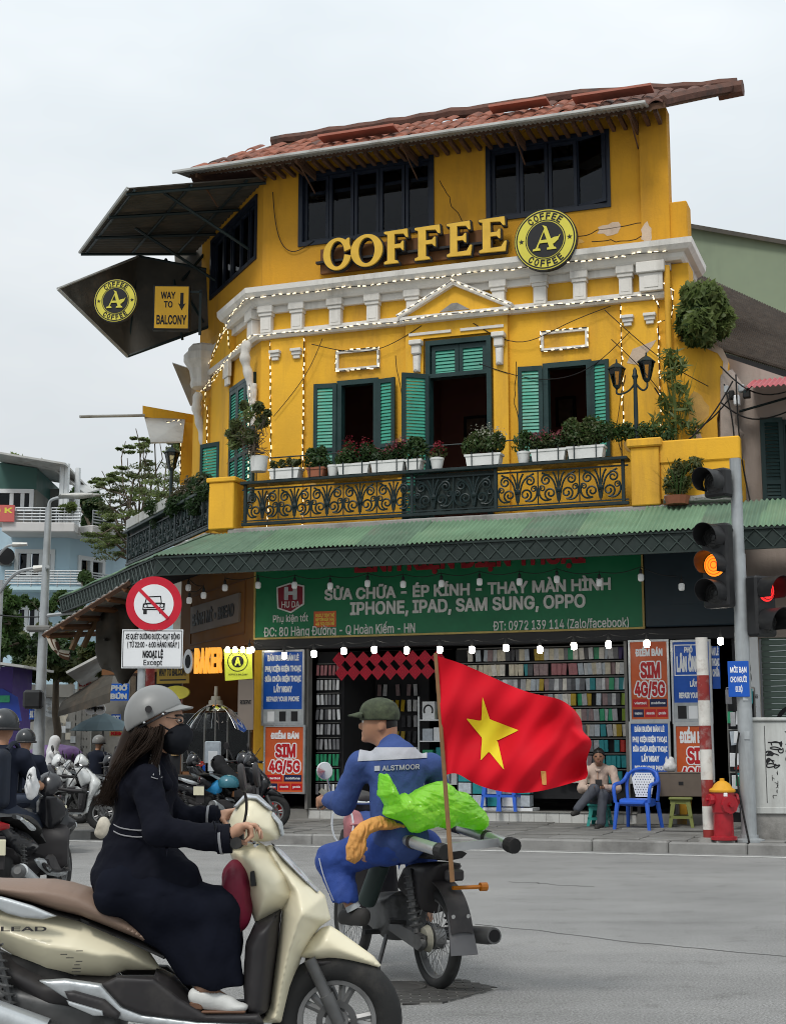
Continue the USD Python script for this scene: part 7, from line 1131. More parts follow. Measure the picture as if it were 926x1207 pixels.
# ================================================================ scooters
mat('scooter_cream', (.66,.605,.44), .38,.05,2, coat=.25, dirt=(.34,.30,.21), dscale=5, damt=.45, dlo=.58, dhi=.75); mat('scooter_white', (.60,.61,.60), .3,.05,2, coat=.5, dirt=(.35,.34,.32), dscale=5, damt=.4); mat('scooter_black', (.012,.012,.014), .25,.2,3, coat=.5); mat('scooter_silver', (.42,.44,.45), .3,.08,4, metal=.5, dirt=(.2,.2,.19), dscale=6, damt=.5)
mat('rubber', (.016,.016,.016), .75,.25,8, bump=.002, dirt=(.06,.055,.05), dscale=5, damt=.6); mat('black_plastic', (.022,.020,.021), .55,.2,7, dirt=(.06,.055,.05), dscale=5, damt=.5); mat('engine_metal', (.10,.10,.10), .5,.3,9, metal=.6, dirt=(.03,.028,.025), dscale=6, damt=.7); mat('wheel_alloy', (.20,.20,.20), .4,.15,6, metal=.6, dirt=(.05,.05,.048), dscale=7, damt=.5); mat('chrome', (.6,.6,.6), .12,.05,5, metal=1.0); mat('seat_tan', (.19,.13,.098), .5,.12,4, bump=.001, bscale=120); mat('seat_black', (.018,.018,.018), .5,.2,5); mat('tail_red', (.25,.008,.012), .15,.1,5, coat=.6); mat('amber_lens', (.40,.13,.01), .2,.1,5); mat('plate_yellow', (.55,.52,.38), .5,.1,5); mat('decal_silver', (.45,.47,.50), .3,.3,20, metal=.3)
SL = np.array([at(397,1259,6.05)[0], 6.05,0.0])
def sp(u, v, y=0.0): q = at(u, v, 6.05 + y) - SL; return q
def pl2(pts): return [(sp(u, v)[0], sp(u, v)[2]) for u, v in pts]
def wheel_parts(A, T, c, R, w, rim_r, spokes, hub='wheel_alloy', wire=False, pre=''):
    """wheel in the local xz plane with its axle along y"""
    th = np.linspace(0,2 * np.pi, 12, endpoint=False); rt = (R - rim_r) * .5 + .004; prof = [(R - rt + rt * math.cos(a) * (1.0), w * math.sin(a)) for a in th]; prof.append(prof[0]); t = lathe(prof, c, (0,1,0),40); t.invert() if t.volume < 0 else None; wt = obj('wheel', [A(t)], 'rubber', T, smooth=50)
    rp_ = [(rim_r + .012, w * .6),(rim_r + .012,-w * .6),(rim_r - .012,-w * .55),(rim_r - .018,0),(rim_r - .012, w * .55),(rim_r + .012, w * .6)]; obj('rim', [A(lathe(rp_, c, (0,1,0),40))], hub, wt, smooth=40)
    obj('hub', [A(cyl(np.array(c) + [0,-w * .9,0], np.array(c) + [0, w * .9,0], .045 if not wire else .06, n=16))], hub, wt, smooth=40)
    sm = []
    for k in range(spokes):
        a = k * 2 * math.pi / spokes
        if wire:
            for s in (-1,1): sm.append(cyl(np.array(c) + [.05 * math.cos(a + .5 * s), s * w * .6,.05 * math.sin(a + .5 * s)], np.array(c) + [rim_r * math.cos(a),0, rim_r * math.sin(a)], .0022, n=4))
        else:
            for d in (-.16,.16): p = np.array(c) + [.04 * math.cos(a),0,.04 * math.sin(a)]; q = np.array(c) + [rim_r * math.cos(a + d),0, rim_r * math.sin(a + d)]; sm.append(tube([p, (p + q) / 2 + [.0,0,0], q], [.021,.015,.016], 6))
    for m in sm if not wire else [cat_(sm)]: obj('spokes' if wire else 'spoke', [A(m)], hub, wt, smooth=50)
    if not wire: obj('brake_disc', [A(lathe([(.08,-.003),(.08,.003),(.055,.003),(.055,-.003),(.08,-.003)], np.array(c) + [0,-w * .75,0], (0,1,0),28))], 'engine_metal', wt)
    return wt
def make_scooter(label, loc, heading, body='scooter_cream', seat='seat_tan', trim='scooter_silver', res=.022, group=None, full=True, name='motor_scooter'):
    Mx = trimesh.transformations.rotation_matrix(math.radians(heading),[0,0,1]); Mx[:3,3] = loc
    A = lambda m: (lambda q: (q.apply_transform(Mx), q)[1])(m.copy()); T = thing(name, label, 'scooter', loc, group=group)
    def pn(nm, pts, hw, r, m, y=0.0, parent=None, plan=None, power=2.0, rs=None, smooth=35):
        q = inflate(pl2(pts), hw, r, rs or (max(min(res, r / 2.2), .005) if res < .02 else res), plan=plan, power=power); q.apply_transform(np.array([[1,0,0,0], [0,0,-1, y], [0,1,0,0], [0,0,0,1.0]])); return obj(nm, [A(q)], m, parent or T, smooth=smooth)
    fa, ra = sp(397,1199), sp(28,1199); fa[1] = ra[1] = 0; Rw = fa[2] * .955; fa[2] = ra[2] = Rw
    wheel_parts(A, T, fa, Rw, .046,.150,5); wheel_parts(A, T, ra, Rw, .055,.14,5)
    pn('side_panel', [(0,1064),(21,1070),(75,1074),(104,1079),(145,1096),(168,1110),(191,1144),(166,1144),(148,1144),(130,1152),(92,1150),(56,1147),(26,1133),(0,1116),(-34,1098),(-62,1080),(-72,1056),(-60,1046),(-30,1055)], .165,.16, body, power=1.3, smooth=True)
    pn('belly', [(-30,1105),(60,1150),(140,1150),(200,1150),(205,1190),(150,1200),(60,1190),(0,1150)], .10,.05, 'black_plastic')
    pn('seat', [(-66,1040),(-50,1030),(0,1035),(62,1036),(84,1040),(104,1046),(132,1060),(160,1080),(180,1096),(206,1116),(198,1124),(165,1106),(140,1096),(100,1080),(70,1073),(40,1064),(0,1054),(-40,1050)], .135,.05, seat)
    pn('seat_base', [(-55,1048),(0,1052),(40,1062),(100,1079),(165,1105),(205,1122),(198,1130),(160,1112),(100,1086),(40,1070),(0,1060),(-50,1054)], .145,.03, 'seat_black')
    for s in (-1,1): pn('grab_rail', [(-66,1034),(-40,1038),(0,1049),(20,1054),(50,1063),(78,1075),(62,1079),(38,1077),(20,1072),(0,1062),(-40,1048),(-66,1042)], .014,.012, trim, y=s * .155)
    pn('tail_light', [(-74,1052),(-60,1048),(-52,1060),(-62,1076),(-74,1066)], .10,.02, 'tail_red')
    obj('number_plate', [A(cbox(sp(-74,1090)[0] - .012, sp(-74,1090)[0], -.09,.09, sp(0,1130)[2], sp(0,1092)[2], .006))], 'plate_yellow', T); obj('mudguard', [A(cbox(sp(-66,1090)[0], sp(-60,1090)[0], -.07,.07, sp(0,1165)[2], sp(0,1085)[2], .008))], 'black_plastic', T)
    for s in (-1,1):
        pn('floor_trim', [(56,1148),(88,1146),(130,1152),(153,1177),(176,1186),(240,1194),(318,1197),(312,1206),(240,1207),(156,1195),(90,1170),(62,1152)], .022,.018, trim, y=s * .165)
        pn('foot_cover', [(130,1152),(148,1143),(190,1145),(220,1169),(250,1187),(310,1186),(316,1198),(240,1195),(176,1187),(153,1178)], .02,.015, 'black_plastic', y=s * .172)
        pn('footpeg', [(89,1159),(100,1158),(135,1168),(153,1184),(150,1192),(138,1188),(124,1186),(95,1172)], .022,.015, 'black_plastic', y=s * .20); pn('footpeg_cap', [(93,1168),(134,1180),(135,1186),(124,1186),(96,1174)], .008,.006, trim, y=s * .226)
    pn('floorboard', [(150,1180),(220,1187),(300,1190),(316,1197),(300,1205),(160,1200)], .165,.03, 'black_plastic')
    pn('tunnel_cover', [(185,1140),(205,1150),(225,1172),(250,1188),(170,1188)], .12,.06, 'black_plastic')
    pn('front_shield', [(312,997),(321,996),(338,1014),(360,1034),(383,1056),(390,1084),(377,1093),(369,1104),(356,1127),(345,1163),(335,1207),(304,1206),(318,1186),(322,1155),(328,1110),(332,1073),(338,1050),(322,1020)], .19,.09, body, power=1.25, smooth=True)
    pn('leg_shield', [(332,1070),(328,1110),(322,1155),(318,1190),(304,1197),(290,1190),(287,1155),(290,1110),(301,1086)], .175,.05, 'black_plastic')
    pn('steering_cover', [(268,1000),(285,992),(304,992),(322,1002),(348,1026),(353,1060),(332,1074),(302,1091),(292,1066),(282,1034)], .13,.09, body, power=1.3, smooth=True)
    pn('key_slot', [(297,1025),(304,1022),(306,1042),(298,1043)], .131,.004, 'black_print')
    pn('decal_strip', [(319,993),(333,1003),(357,1028),(377,1050),(374,1053),(353,1033),(329,1008)], .08,.02, 'decal_silver', smooth=True)
    pn('head_cover', [(294,937),(305,940),(318,953),(329,970),(332,984),(327,990),(312,993),(303,992),(296,1000),(268,1002),(266,980),(272,962),(281,946)], .125,.085, body, power=1.5, smooth=True)
    pn('windscreen', [(275,951),(289,935),(305,937),(322,953),(319,957),(303,944),(291,943),(280,955)], .075,.02, 'decal_silver', smooth=True); pn('headlamp', [(322,957),(333,970),(335,985),(331,987),(327,972),(318,960)], .07,.02, 'print_grey', smooth=True)
    bar = spline([sp(280,987) + [0,-.31,0], sp(282,986) + [0,-.2,0], sp(290,980), sp(282,986) + [0,.2,0], sp(280,987) + [0,.31,0]], 24); obj('handlebar', [A(tube(bar, .014,8))], 'black_plastic', T, smooth=50)
    for s in (-1,1):
        g0, g1 = sp(279,987) + [0, s * .24,0], sp(278,987) + [0, s * .375,0]; g0[1], g1[1] = s * .21, s * .325; g0[0] += .02; g1[0] += .035; g0[2] += .0; g1[2] -= .004; obj('grip', [A(cyl(g0, g1,.019, n=12)), A(cyl(g1, g1 + [0, s * .015,0], .022, n=12))], 'rubber', T, smooth=40); L0 = g0 + [.03,0,0]; obj('brake_lever', [A(tube(spline([L0, L0 + [.05, s * .02,-.01], L0 + [.055, s * .13,-.012]], 8), .007,6))], 'chrome', T)
        m0 = sp(291,975); m0[1] = s * .18; m1 = m0 + [.01, s * .12,.17]; obj('mirror_stalk', [A(tube(spline([m0, m0 + [.02, s * .05,.09], m1], 8), .006,6))], 'black_plastic', T)
        if full or s > 0: obj('mirror', [A(lathe([(0,-.012),(.05,-.012),(.056,0),(.05,.008),(0,.01)], m1 + [0,0,.03], (1,0,.15),18))], 'black_plastic', T, smooth=40)
    obj('switch_box', [A(cbox(sp(283,986)[0], sp(293,986)[0], -.24,-.17, sp(0,996)[2], sp(0,976)[2], .01))], 'black_plastic', T)
    pn('front_fender', [(352,1128),(362,1110),(378,1094),(389,1091),(400,1098),(422,1114),(440,1127),(449,1138),(446,1141),(436,1139),(416,1135),(400,1132),(388,1131),(372,1133)], .075,.05, body, power=1.4, smooth=True)
    pn('fender_liner', [(356,1150),(360,1128),(388,1128),(420,1134),(425,1142),(400,1137),(372,1142),(362,1160)], .045,.02, 'black_plastic')
    for s in (-1,1): a, b = sp(366,1128), sp(401,1203); a[1] = b[1] = s * .075; obj('fork', [A(tube([a, a + (b - a) * .55, a + (b - a) * .56, b], [.024,.024,.029,.026], 10))], 'engine_metal', T, smooth=40)
    pn('engine', [(-10,1150),(40,1160),(110,1175),(150,1190),(150,1220),(100,1228),(40,1222),(0,1215)], .10,.05, 'engine_metal')
    e0, e1 = sp(88,1218) + [0,-.15,0], sp(-62,1166) + [0,-.17,0]; e0[1], e1[1] = -.15,-.17; ax = e1 - e0; obj('muffler', [A(tube([e0, e0 + ax * .1, e0 + ax * .5, e0 + ax * .95, e1], [.03,.05,.06,.058,.03], 14))], 'engine_metal', T, smooth=40); obj('muffler_shield', [A(tube([e0 + ax * .15 + [0,-.014,.01], e0 + ax * .9 + [0,-.014,.012]], [.05,.056], 14))], 'scooter_silver', T, smooth=40); obj('exhaust_pipe', [A(tube(spline([e0, e0 + [.12,.04,-.02], e0 + [.25,.1,.03]], 8), .018,6))], 'engine_metal', T)
    s0, s1 = sp(6,1108), sp(26,1195); s0[1] = s1[1] = -.13; ss = np.linspace(0,1,90); hx = np.array([s0 + (s1 - s0) * t + [.024 * math.cos(t * 56), .024 * math.sin(t * 56),0] for t in ss]); obj('shock', [A(tube([s0, s1], .012,6)), A(tube(hx, .005,4))], 'engine_metal', T)
    if full:
        for (u, v, w) in ((15,1088,12),): obj('badge', [A(ext(text_fit('LEAD', sp(14,1090)[0], sp(66,1090)[0], 0,.016,2),0,.003).apply_transform(np.array([[1,0,0,0], [0,0,-1,-.163], [0,1,0, sp(0,1092)[2]], [0,0,0,1.0]])))], 'black_plastic', T)
        scr = np.random.default_rng(6)
        for k in range(7): x, z = sp(95 + scr.normal() * 5,1120)[0], sp(0,1115 + k * 4)[2]; obj('scratch', [A(box(x, x + .02 + scr.random() * .015,-.1675,-.1655, z, z + .003))], 'black_print', T)
    obj('side_stand', [A(tube([sp(150,1195) + [0,.12,0], sp(120,1235) + [0,.16,0]], .012,6))], 'black_plastic', T)
    return T
FG = make_scooter('cream step-through scooter ridden by the woman in the grey helmet', SL, 0, res=.011)
# ---------------------------------------------------------------- people
mat('skin', (.44,.25,.165), .5,.08,6); mat('skin_tan', (.34,.175,.105), .5,.1,6); mat('coat_navy', (.0062,.0068,.0115), .8,.2,5, bump=.002, bscale=90, spec=.06); mat('skirt_black', (.0065,.0075,.013), .85,.25,5, bump=.002, bscale=60, spec=.05); mat('mask_black', (.010,.011,.014), .85,.15,9, spec=.08); mat('hair', (.020,.012,.008), .55,.5,10, spec=.12); mat('hair_black', (.010,.009,.008), .5,.3,10); mat('helmet_grey', (.19,.19,.185), .38,.05,3, dirt=(.14,.14,.135), dscale=4, damt=.4); mat('helmet_black', (.018,.02,.022), .35,.2,4, coat=.3); mat('shoe_silver', (.52,.52,.50), .4,.08,7); mat('heel_brown', (.12,.06,.035), .6,.2,9); mat('piping', (.24,.24,.25), .6,.1,9); mat('lips', (.28,.10,.08), .5,.1,9); mat('eye_white', (.6,.58,.55), .3,.05,9)
mat('work_blue', (.042,.072,.205), .8,.15,4, bump=.003, bscale=70, spec=.12); mat('trouser_blue', (.020,.052,.23), .75,.18,4, bump=.003, bscale=60); mat('yoke_grey', (.36,.37,.40), .8,.08,5, bump=.002, bscale=70); mat('camo', (.045,.055,.032), .85,.75,26); mat('shoe_dark', (.03,.028,.026), .7,.3,9); mat('shirt_peach', (.50,.35,.27), .85,.1,6, bump=.002, spec=.1); mat('trouser_grey', (.065,.07,.085), .8,.15,5, bump=.002); mat('shirt_navy', (.014,.017,.028), .85,.2,5, bump=.002, spec=.08); mat('backpack', (.008,.012,.022), .7,.25,7, bump=.002); mat('jeans', (.025,.032,.05), .8,.2,5); mat('white_cloth', (.55,.55,.55), .8,.1,5, bump=.003); mat('maroon_bag', (.13,.006,.022), .6,.25,6, bump=.003)
fold = lambda amp, f, seed=0: (lambda P: amp * (fbm(P * np.array([f, f, f * .6]),3, seed) - .5))
def hand_prims(w, palm, fingers, thumb, r=.0095, pr=.022):
    """w wrist, palm centre, fingers: list of point chains, thumb chain"""
    P = [('c', w, palm, pr, pr * 1.1,.015)]
    for ch in fingers + [thumb]:
        P.append(('c', palm, ch[0], pr * .75, r * 1.15,.010))
        for k in range(len(ch) - 1): P.append(('c', ch[k], ch[k + 1], r * (1 - .08 * k), r * (.95 - .1 * k), .004))
    return P
# ---- the woman on the cream scooter
W = lambda u, v, Y=6.05: at(u, v, Y)
WM = thing('person', 'woman in grey helmet, black mask and long navy coat riding the cream scooter', 'person', W(150,1050))
hc = W(189,850,6.03)
near_w, near_h = W(269,986,5.78), W(281,978,5.775); far_w, far_h = W(255,964,6.33), W(268,962,6.33)
def fing(Y0, n0, sgn):
    out = []
    for k in range(4):
        Y = Y0 + sgn * (-.034 + k * .0225); L = [1.0,1.05,1.0,.82][k]; f = lambda du, dv: W(281 + du * L, 979 + dv, Y)
        if k in (1,2) : out.append([f(9,-7), f(19,-6), f(25,2), f(26,9)])
        else: out.append([f(8,-6), f(15,-3), f(16,7), f(9,13)])
    return out
nf = fing(5.775,0,1); ff_ = [[p - W(281,979,5.775) + W(270,961,6.33) for p in ch] for ch in fing(5.775,0,1)]
prims = [('e', hc, (.092,.074,.112)),('e', W(200,868,6.03),(.055,.055,.065)),('c', W(181,880), W(176,905), .052,.058),('c', W(173,925), W(166,985), .085,.075),('c', W(166,985), W(160,1035), .075,.09)]
for sY, (sh, el, wr) in ((5.90,(W(172,917,5.88), W(186,982,5.80), near_w)),(6.2,(W(180,915,6.22), W(205,968,6.32), far_w))): prims += [('c', sh, el, .048,.04),('c', el, wr, .038,.026)]
prims += [('c', W(155,1048,5.97), W(258,1078,5.94), .06,.05),('c', W(262,1078,5.93), W(240,1168,5.92), .05,.034),('c', W(240,1168,5.92), W(268,1182,5.91), .034,.024),('c', W(155,1048,6.13), W(258,1078,6.17), .06,.05),('c', W(262,1078,6.18), W(245,1165,6.2), .05,.034)]
prims += [('e', W(219,858,6.02),(.012,.010,.012), None, .012),('e', W(213,851,6.0),(.012,.02,.006), None, .01)]
prims += hand_prims(near_w, near_h, nf, [W(276,984,5.79), W(282,992,5.80), W(290,995,5.80)]) + hand_prims(far_w, W(266,961,6.33), ff_, [W(262,966,6.30), W(268,973,6.29), W(275,975,6.29)])
obj('body', [sdf_mesh(prims, .0065,.022)], 'skin', WM, smooth=True)
for Y in (5.985,): obj('eye', [trimesh.creation.icosphere(2,.008).apply_scale([1,1,.55]).apply_translation(W(211.5,849.5,5.984))], 'eye_white', WM, smooth=True); obj('pupil', [trimesh.creation.icosphere(2,.006).apply_translation(W(213,849.5,5.982))], 'black_print', WM, smooth=True)
obj('eyebrow', [tube([W(206,843.5,5.98), W(213,843,5.985), W(217,845,6.0)], .004,5)], 'hair_black', WM)
glassmat('spectacle', (.9,.9,.9),1.0,.02); obj('spectacles', [tube([W(196,846,5.95), W(206,847,5.965), W(214,848,5.97)], .002,5), tube(spline([W(207,847,5.968), W(212,844,5.97), W(217,848,5.985), W(213,853.5,5.975)], 16, True), .0018,5)], 'black_print', WM)
coat = [('c', W(173,925), W(165,985), .125,.108),('e', W(171,925),(.115,.18,.115)),('c', W(163,985), W(152,1032), .115,.148),('e', W(164,1036),(.165,.18,.10)),('c', W(175,1010), W(212,1040,5.95), .10,.085),('c', W(176,902), W(178,893), .062,.058)]
for (sh, el, wr) in ((W(172,917,5.88), W(187,980,5.80), W(262,989,5.78)),(W(180,915,6.22), W(205,968,6.32), W(248,965,6.33))): coat += [('c', sh, el, .062,.055),('c', el, wr, .054,.050)]
coat_m = sdf_mesh(coat, .009,.035, disp=lambda P: .030 * (fbm(P * np.array([12,12,9]),3,2) - .5) + .014 * (fbm(P * np.array([32,32,24]),2,6) - .5)); obj('coat', [coat_m], 'coat_navy', WM, smooth=True)
for p, d, r in ((W(266,989,5.78), W(271,988,5.78) - W(262,989,5.78), .054),(W(251,965,6.33), W(255,965,6.33) - W(248,965,6.33), .052)):
    u = d / np.linalg.norm(d); obj('cuff', [tube([p - u * .035, p + u * .02], [r, r * 1.05], 18)], 'coat_navy', WM, smooth=40); obj('cuff_stripe', [tube([p - u * .024, p - u * .014], [r * 1.05, r * 1.06], 18)], 'piping', WM, smooth=40)
from scipy.interpolate import LinearNDInterpolator
def draper(m, off=.004, ny=-.1):
    k = m.vertex_normals[:, 1] < ny; L = LinearNDInterpolator(pix(m.vertices[k]), m.vertices[k][:, 1])
    def f(u, v): y = float(L(u, v)); return at(u, v, (6.0 if y != y else y) - off)
    return f
dC = draper(coat_m)
for v in (976,984): obj('belt_piping', [tube(spline([dC(u, v + dv) for u, dv in ((134,-4),(142,0),(152,2),(162,3),(172,2))], 16), .0028,5)], 'piping', WM)
obj('epaulette_trim', [tube(spline([dC(u, v) for u, v in ((177,893),(180,902),(181,914))], 8), .0025,5)], 'piping', WM); obj('epaulette_trim', [tube(spline([dC(u, v) for u, v in ((183,893),(187,902),(188,914))], 8), .0025,5)], 'piping', WM); obj('epaulette_button', [trimesh.creation.icosphere(1,.008).apply_translation(dC(179,890))], 'chrome', WM); obj('sleeve_seam', [tube(spline([dC(u, v) for u, v in ((178,916),(184,918),(191,916))], 8), .002,5)], 'piping', WM)
obj('collar', [sdf_mesh([('c', W(184,900,5.97), W(196,925,5.96), .022,.028),('c', W(190,898,6.12), W(200,925,6.1), .022,.028),('c', W(168,893,5.98), W(168,893,6.12), .03,.03)], .01,.02)], 'coat_navy', WM, smooth=True)
skirt = [('c', W(146,1048,5.97), W(258,1074,5.94), .115,.085),('c', W(146,1048,6.13), W(258,1074,6.17), .115,.085),('c', W(200,1062,5.95), W(200,1062,6.15), .105,.105),('c', W(258,1074,5.94), W(250,1152,5.93), .084,.088),('c', W(258,1074,6.17), W(252,1150,6.17), .084,.09),('c', W(256,1110,5.95), W(254,1110,6.15), .09,.09),('c', W(205,1080,5.98), W(232,1145,5.96), .09,.075),('c', W(170,1075,5.98), W(222,1130,5.98), .07,.065),('c', W(272,1140,5.93), W(275,1158,5.93), .03,.034)]
obj('skirt', [sdf_mesh(skirt, .010,.05, cuts=(lambda P: -(P[:, 2] - W(250,1163,5.93)[2]) + .012 * np.sin(P[:, 0] * 40),), disp=lambda P: .030 * (fbm(P * np.array([10,10,5]),3,5) - .5) + .008 * np.sin(P[:, 0] * 38 + P[:, 1] * 22 + P[:, 2] * 9) * (P[:, 2] < .75))], 'skirt_black', WM, smooth=True)
def shoe(pts, r, m, hm, Y):
    obj('shoe', [sdf_mesh([('c', W(232,1174, Y), W(244,1176, Y), .034,.034),('c', W(244,1176, Y), W(270,1184, Y), .034,.030),('e', W(279,1187, Y),(.045,.034,.016)),('c', W(232,1183, Y), W(284,1190, Y), .016,.014)], .005,.02, cuts=(lambda P: -sd_ell(P, W(244,1163, Y),(.05,.032,.045)),))], m, WM, smooth=True); obj('heel', [cbox(W(224,1185, Y)[0], W(240,1185, Y)[0], Y - .028, Y + .028, W(0,1190, Y)[2], W(0,1180, Y)[2], .006)], hm, WM)
shoe(None, 0, 'shoe_silver', 'heel_brown', 5.90); obj('shoe_sole', [cbox(W(238,1190,5.9)[0], W(290,1190,5.9)[0], 5.868,5.932, W(0,1193.5,5.9)[2], W(0,1190.5,5.9)[2], .004)], 'heel_brown', WM)
obj('face_mask', [sdf_mesh([('e', W(207,872,6.01),(.058,.064,.062)),('e', W(216,868,6.01),(.036,.03,.045))], .006,.03, disp=fold(.01,40,7))], 'mask_black', WM, smooth=True); obj('mask_strap', [tube([W(203,862,5.95), W(194,858,5.945), W(188,854,5.945)], .004,5)], 'mask_black', WM)
hA, hB = W(153,863,6.03), W(205,836,6.03); hl = sdf_mesh([('e', W(183,845,6.03),(.114,.106,.128)),('e', W(172,846,6.03),(.082,.10,.105))], .006,.03, cuts=(lambda P: (hA[2] + (P[:, 0] - hA[0]) * (hB[2] - hA[2]) / (hB[0] - hA[0])) - P[:, 2], lambda P: -sd_ell(P, W(183,856,6.03),(.098,.092,.110))))
obj('helmet', [hl], 'helmet_grey', WM, smooth=35)
vs = lambda U, V: np.stack([W(203,830,6.03)[0] + .085 * V * (1 - .45 * (2 * U - 1) ** 2) - .055 * (2 * U - 1) ** 2,6.03 + (.100 - .012 * V) * (2 * U - 1), W(0,829,6.03)[2] - .018 * V - .022 * (2 * U - 1) ** 2], -1); obj('visor', [thick(grid(vs, 24,8), .006)], 'helmet_grey', WM, smooth=50); obj('helmet_rim', [tube([W(155,862,5.99), W(165,857,5.945), W(180,849.5,5.925), W(194,842,5.935), W(205,837,5.97)], .005,6)], 'black_plastic', WM); obj('helmet_vent', [cyl(W(175,836,5.925), W(175,836,5.90), .014, n=12)], 'black_plastic', WM, smooth=30)
for u, v in ((152 + 40,842),(170,852)): obj('helmet_rivet', [trimesh.creation.icosphere(1,.006).apply_translation(W(u, v, 5.925))], 'chrome', WM)
hr = np.random.default_rng(77); hm = [('e', W(184,858,6.05),(.095,.085,.10)),('c', W(168,862,6.05), W(150,905,6.06), .075,.07),('c', W(150,905,6.06), W(134,935,6.07), .065,.03),('c', W(186,868,5.965), W(184,885,5.95), .018,.02)]
hairp = obj('hair', [sdf_mesh(hm, .01,.03, cuts=(lambda P: P[:, 0] - W(194,860,6.0)[0],), disp=lambda P: .007 * (fbm(P * np.array([90,90,8]),3) - .5))], 'hair', WM, smooth=True)
st = []
for k in range(760):
    a = hr.random(); y = 6.045 + hr.normal() * .055; u0 = 158 + hr.random() * 32; e = hr.random(); q = spline([W(u0,856 + hr.random() * 6, y - .04), W(u0 - 8 - 6 * e, 880, y - .05), W(150 - 14 * e + hr.normal() * 3,905, y - .04), W(140 - 18 * e + hr.normal() * 4,928 + 8 * e, y - .01), W(133 - 16 * e + hr.normal() * 6,938 + 14 * hr.random(), y)], 9); st.append(tube(q, np.linspace(.0017,.0006,9),3))
for k in range(130): y = 5.945 + hr.normal() * .01; u0 = 186 + hr.random() * 8; st.append(tube(spline([W(u0,856, y), W(u0 - 1,872, y - .005), W(u0 - 5 - hr.random() * 5,895, y - .03), W(u0 - 12 - hr.random() * 8,915 + hr.random() * 10, y - .06)], 8), np.linspace(.0016,.0006,8),3))
obj('strands', st, 'hair', hairp, smooth=True, kind='stuff')
obj('maroon_bag', [sdf_mesh([('e', W(278,1050,6.0),(.06,.11,.12)),('e', W(283,1070,6.0),(.04,.09,.09))], .012,.03, disp=fold(.03,18,9))], 'maroon_bag', smooth=True, label='dark maroon cloth bag hung on the hook of the cream scooter', cat='bag')
# ---------------------------------------------------------------- the motorbike with the flag
BO = gnd(515,1166); MF = Frame((BO[0], BO[1], 0), -(90 + 24))   # along = heading
mf = lambda x, y, z: MF.O + MF.a * x - MF.n * y + np.array([0,0, z])
Mb = np.eye(4); Mb[:3,0] = MF.a; Mb[:3,1] = -MF.n; Mb[:3,2] = (0,0,1); Mb[:3,3] = MF.O
B = lambda m: (lambda q: (q.apply_transform(Mb), q)[1])(m.copy())
MB = thing('motorbike', 'old dark motorbike with spoked wheel and metal tubes lashed along its sides', 'motorbike', MF.O)
wheel_parts(B, MB, (0,0,.272), .272,.036,.215,18, 'wheel_alloy', True); wheel_parts(B, MB, (1.22,0,.272), .272,.032,.215,18, 'wheel_alloy', True)
def bp(nm, pts, hw, r, m, y=0.0, res=.025):
    q = inflate(pts, hw, r, res); q.apply_transform(np.array([[1,0,0,0], [0,0,-1, y], [0,1,0,0], [0,0,0,1.0]])); return obj(nm, [B(q)], m, MB, smooth=35)
fnd = grid(lambda U, V: np.stack([-.31 * np.sin(-.35 + U * 1.75) * 1.04,(V - .5) * .13,.272 + .32 * np.cos(-.35 + U * 1.75) + .012 * np.cos((V - .5) * 3)], -1),16,6); obj('mudguard', [B(thick(fnd, .006))], 'black_plastic', MB, smooth=50); fl_p = grid(lambda U, V: np.stack([-.27 - .07 * U, (V - .5) * (.13 + .03 * U), .44 - .22 * U], -1),6,4); obj('mud_flap', [B(thick(fl_p, .008))], mat('flap_grey', (.09,.09,.095), .7,.2,6, dirt=(.16,.15,.14), dscale=6, damt=.5), MB)
for y in (-.045,.045): obj('flap_bolt', [B(cyl((-.285, y, .42),(-.30, y, .418), .012, n=8))], 'chrome', MB)
bp('seat', [(-.18,.76),(.1,.78),(.45,.75),(.62,.74),(.60,.68),(.3,.69),(-.15,.70)], .13,.04, 'seat_black'); bp('side_cover', [(-.22,.70),(.0,.69),(.28,.66),(.42,.52),(.2,.44),(.02,.40),(-.05,.55)], .10,.06, 'black_plastic'); bp('engine', [(.38,.5),(.75,.46),(.78,.26),(.5,.2),(.35,.28)], .13,.06, 'engine_metal'); bp('frame_body', [(.45,.68),(.8,.62),(1.05,.80),(1.08,.95),(.98,.92),(.8,.75),(.6,.74)], .09,.06, 'work_blue'); bp('leg_shield', [(.85,.35),(1.0,.40),(1.08,.75),(1.0,.88),(.92,.70)], .17,.03, 'black_plastic'); bp('headlamp', [(1.02,.92),(1.18,.90),(1.2,1.0),(1.1,1.06),(1.0,1.02)], .09,.06, 'black_plastic')
for y in (-.09,.09):
    obj('swing_arm', [B(tube([(0, y, .272),(.5, y, .33)], .02,8))], 'engine_metal', MB, smooth=40); s0, s1 = np.array([.03, y * 1.2,.30]), np.array([.14, y * 1.2,.64]); t = np.linspace(.1,.9,80); obj('shock', [B(tube([s0, s0 + (s1 - s0) * .4, s0 + (s1 - s0) * .41, s1], [.018,.018,.026,.024], 8)), B(tube([s0 + (s1 - s0) * k + [.032 * math.cos(k * 66), .032 * math.sin(k * 66),0] for k in t], .006,4))], 'engine_metal', MB); obj('fork', [B(tube([(1.22, y * .8,.272),(1.04, y * .8,.92)], .022,8))], 'engine_metal', MB, smooth=40)
bp('chain_case', [(-.06,.30),(.45,.36),(.47,.28),(.0,.20),(-.07,.24)], .02,.015, 'engine_metal', y=.10); obj('drum_brake', [B(cyl((0,.055,.272),(0,.085,.272), .075,.06,18))], mat('drum_beige', (.26,.25,.20), .6,.2,6, dirt=(.08,.07,.06), dscale=6, damt=.6), MB, smooth=30)
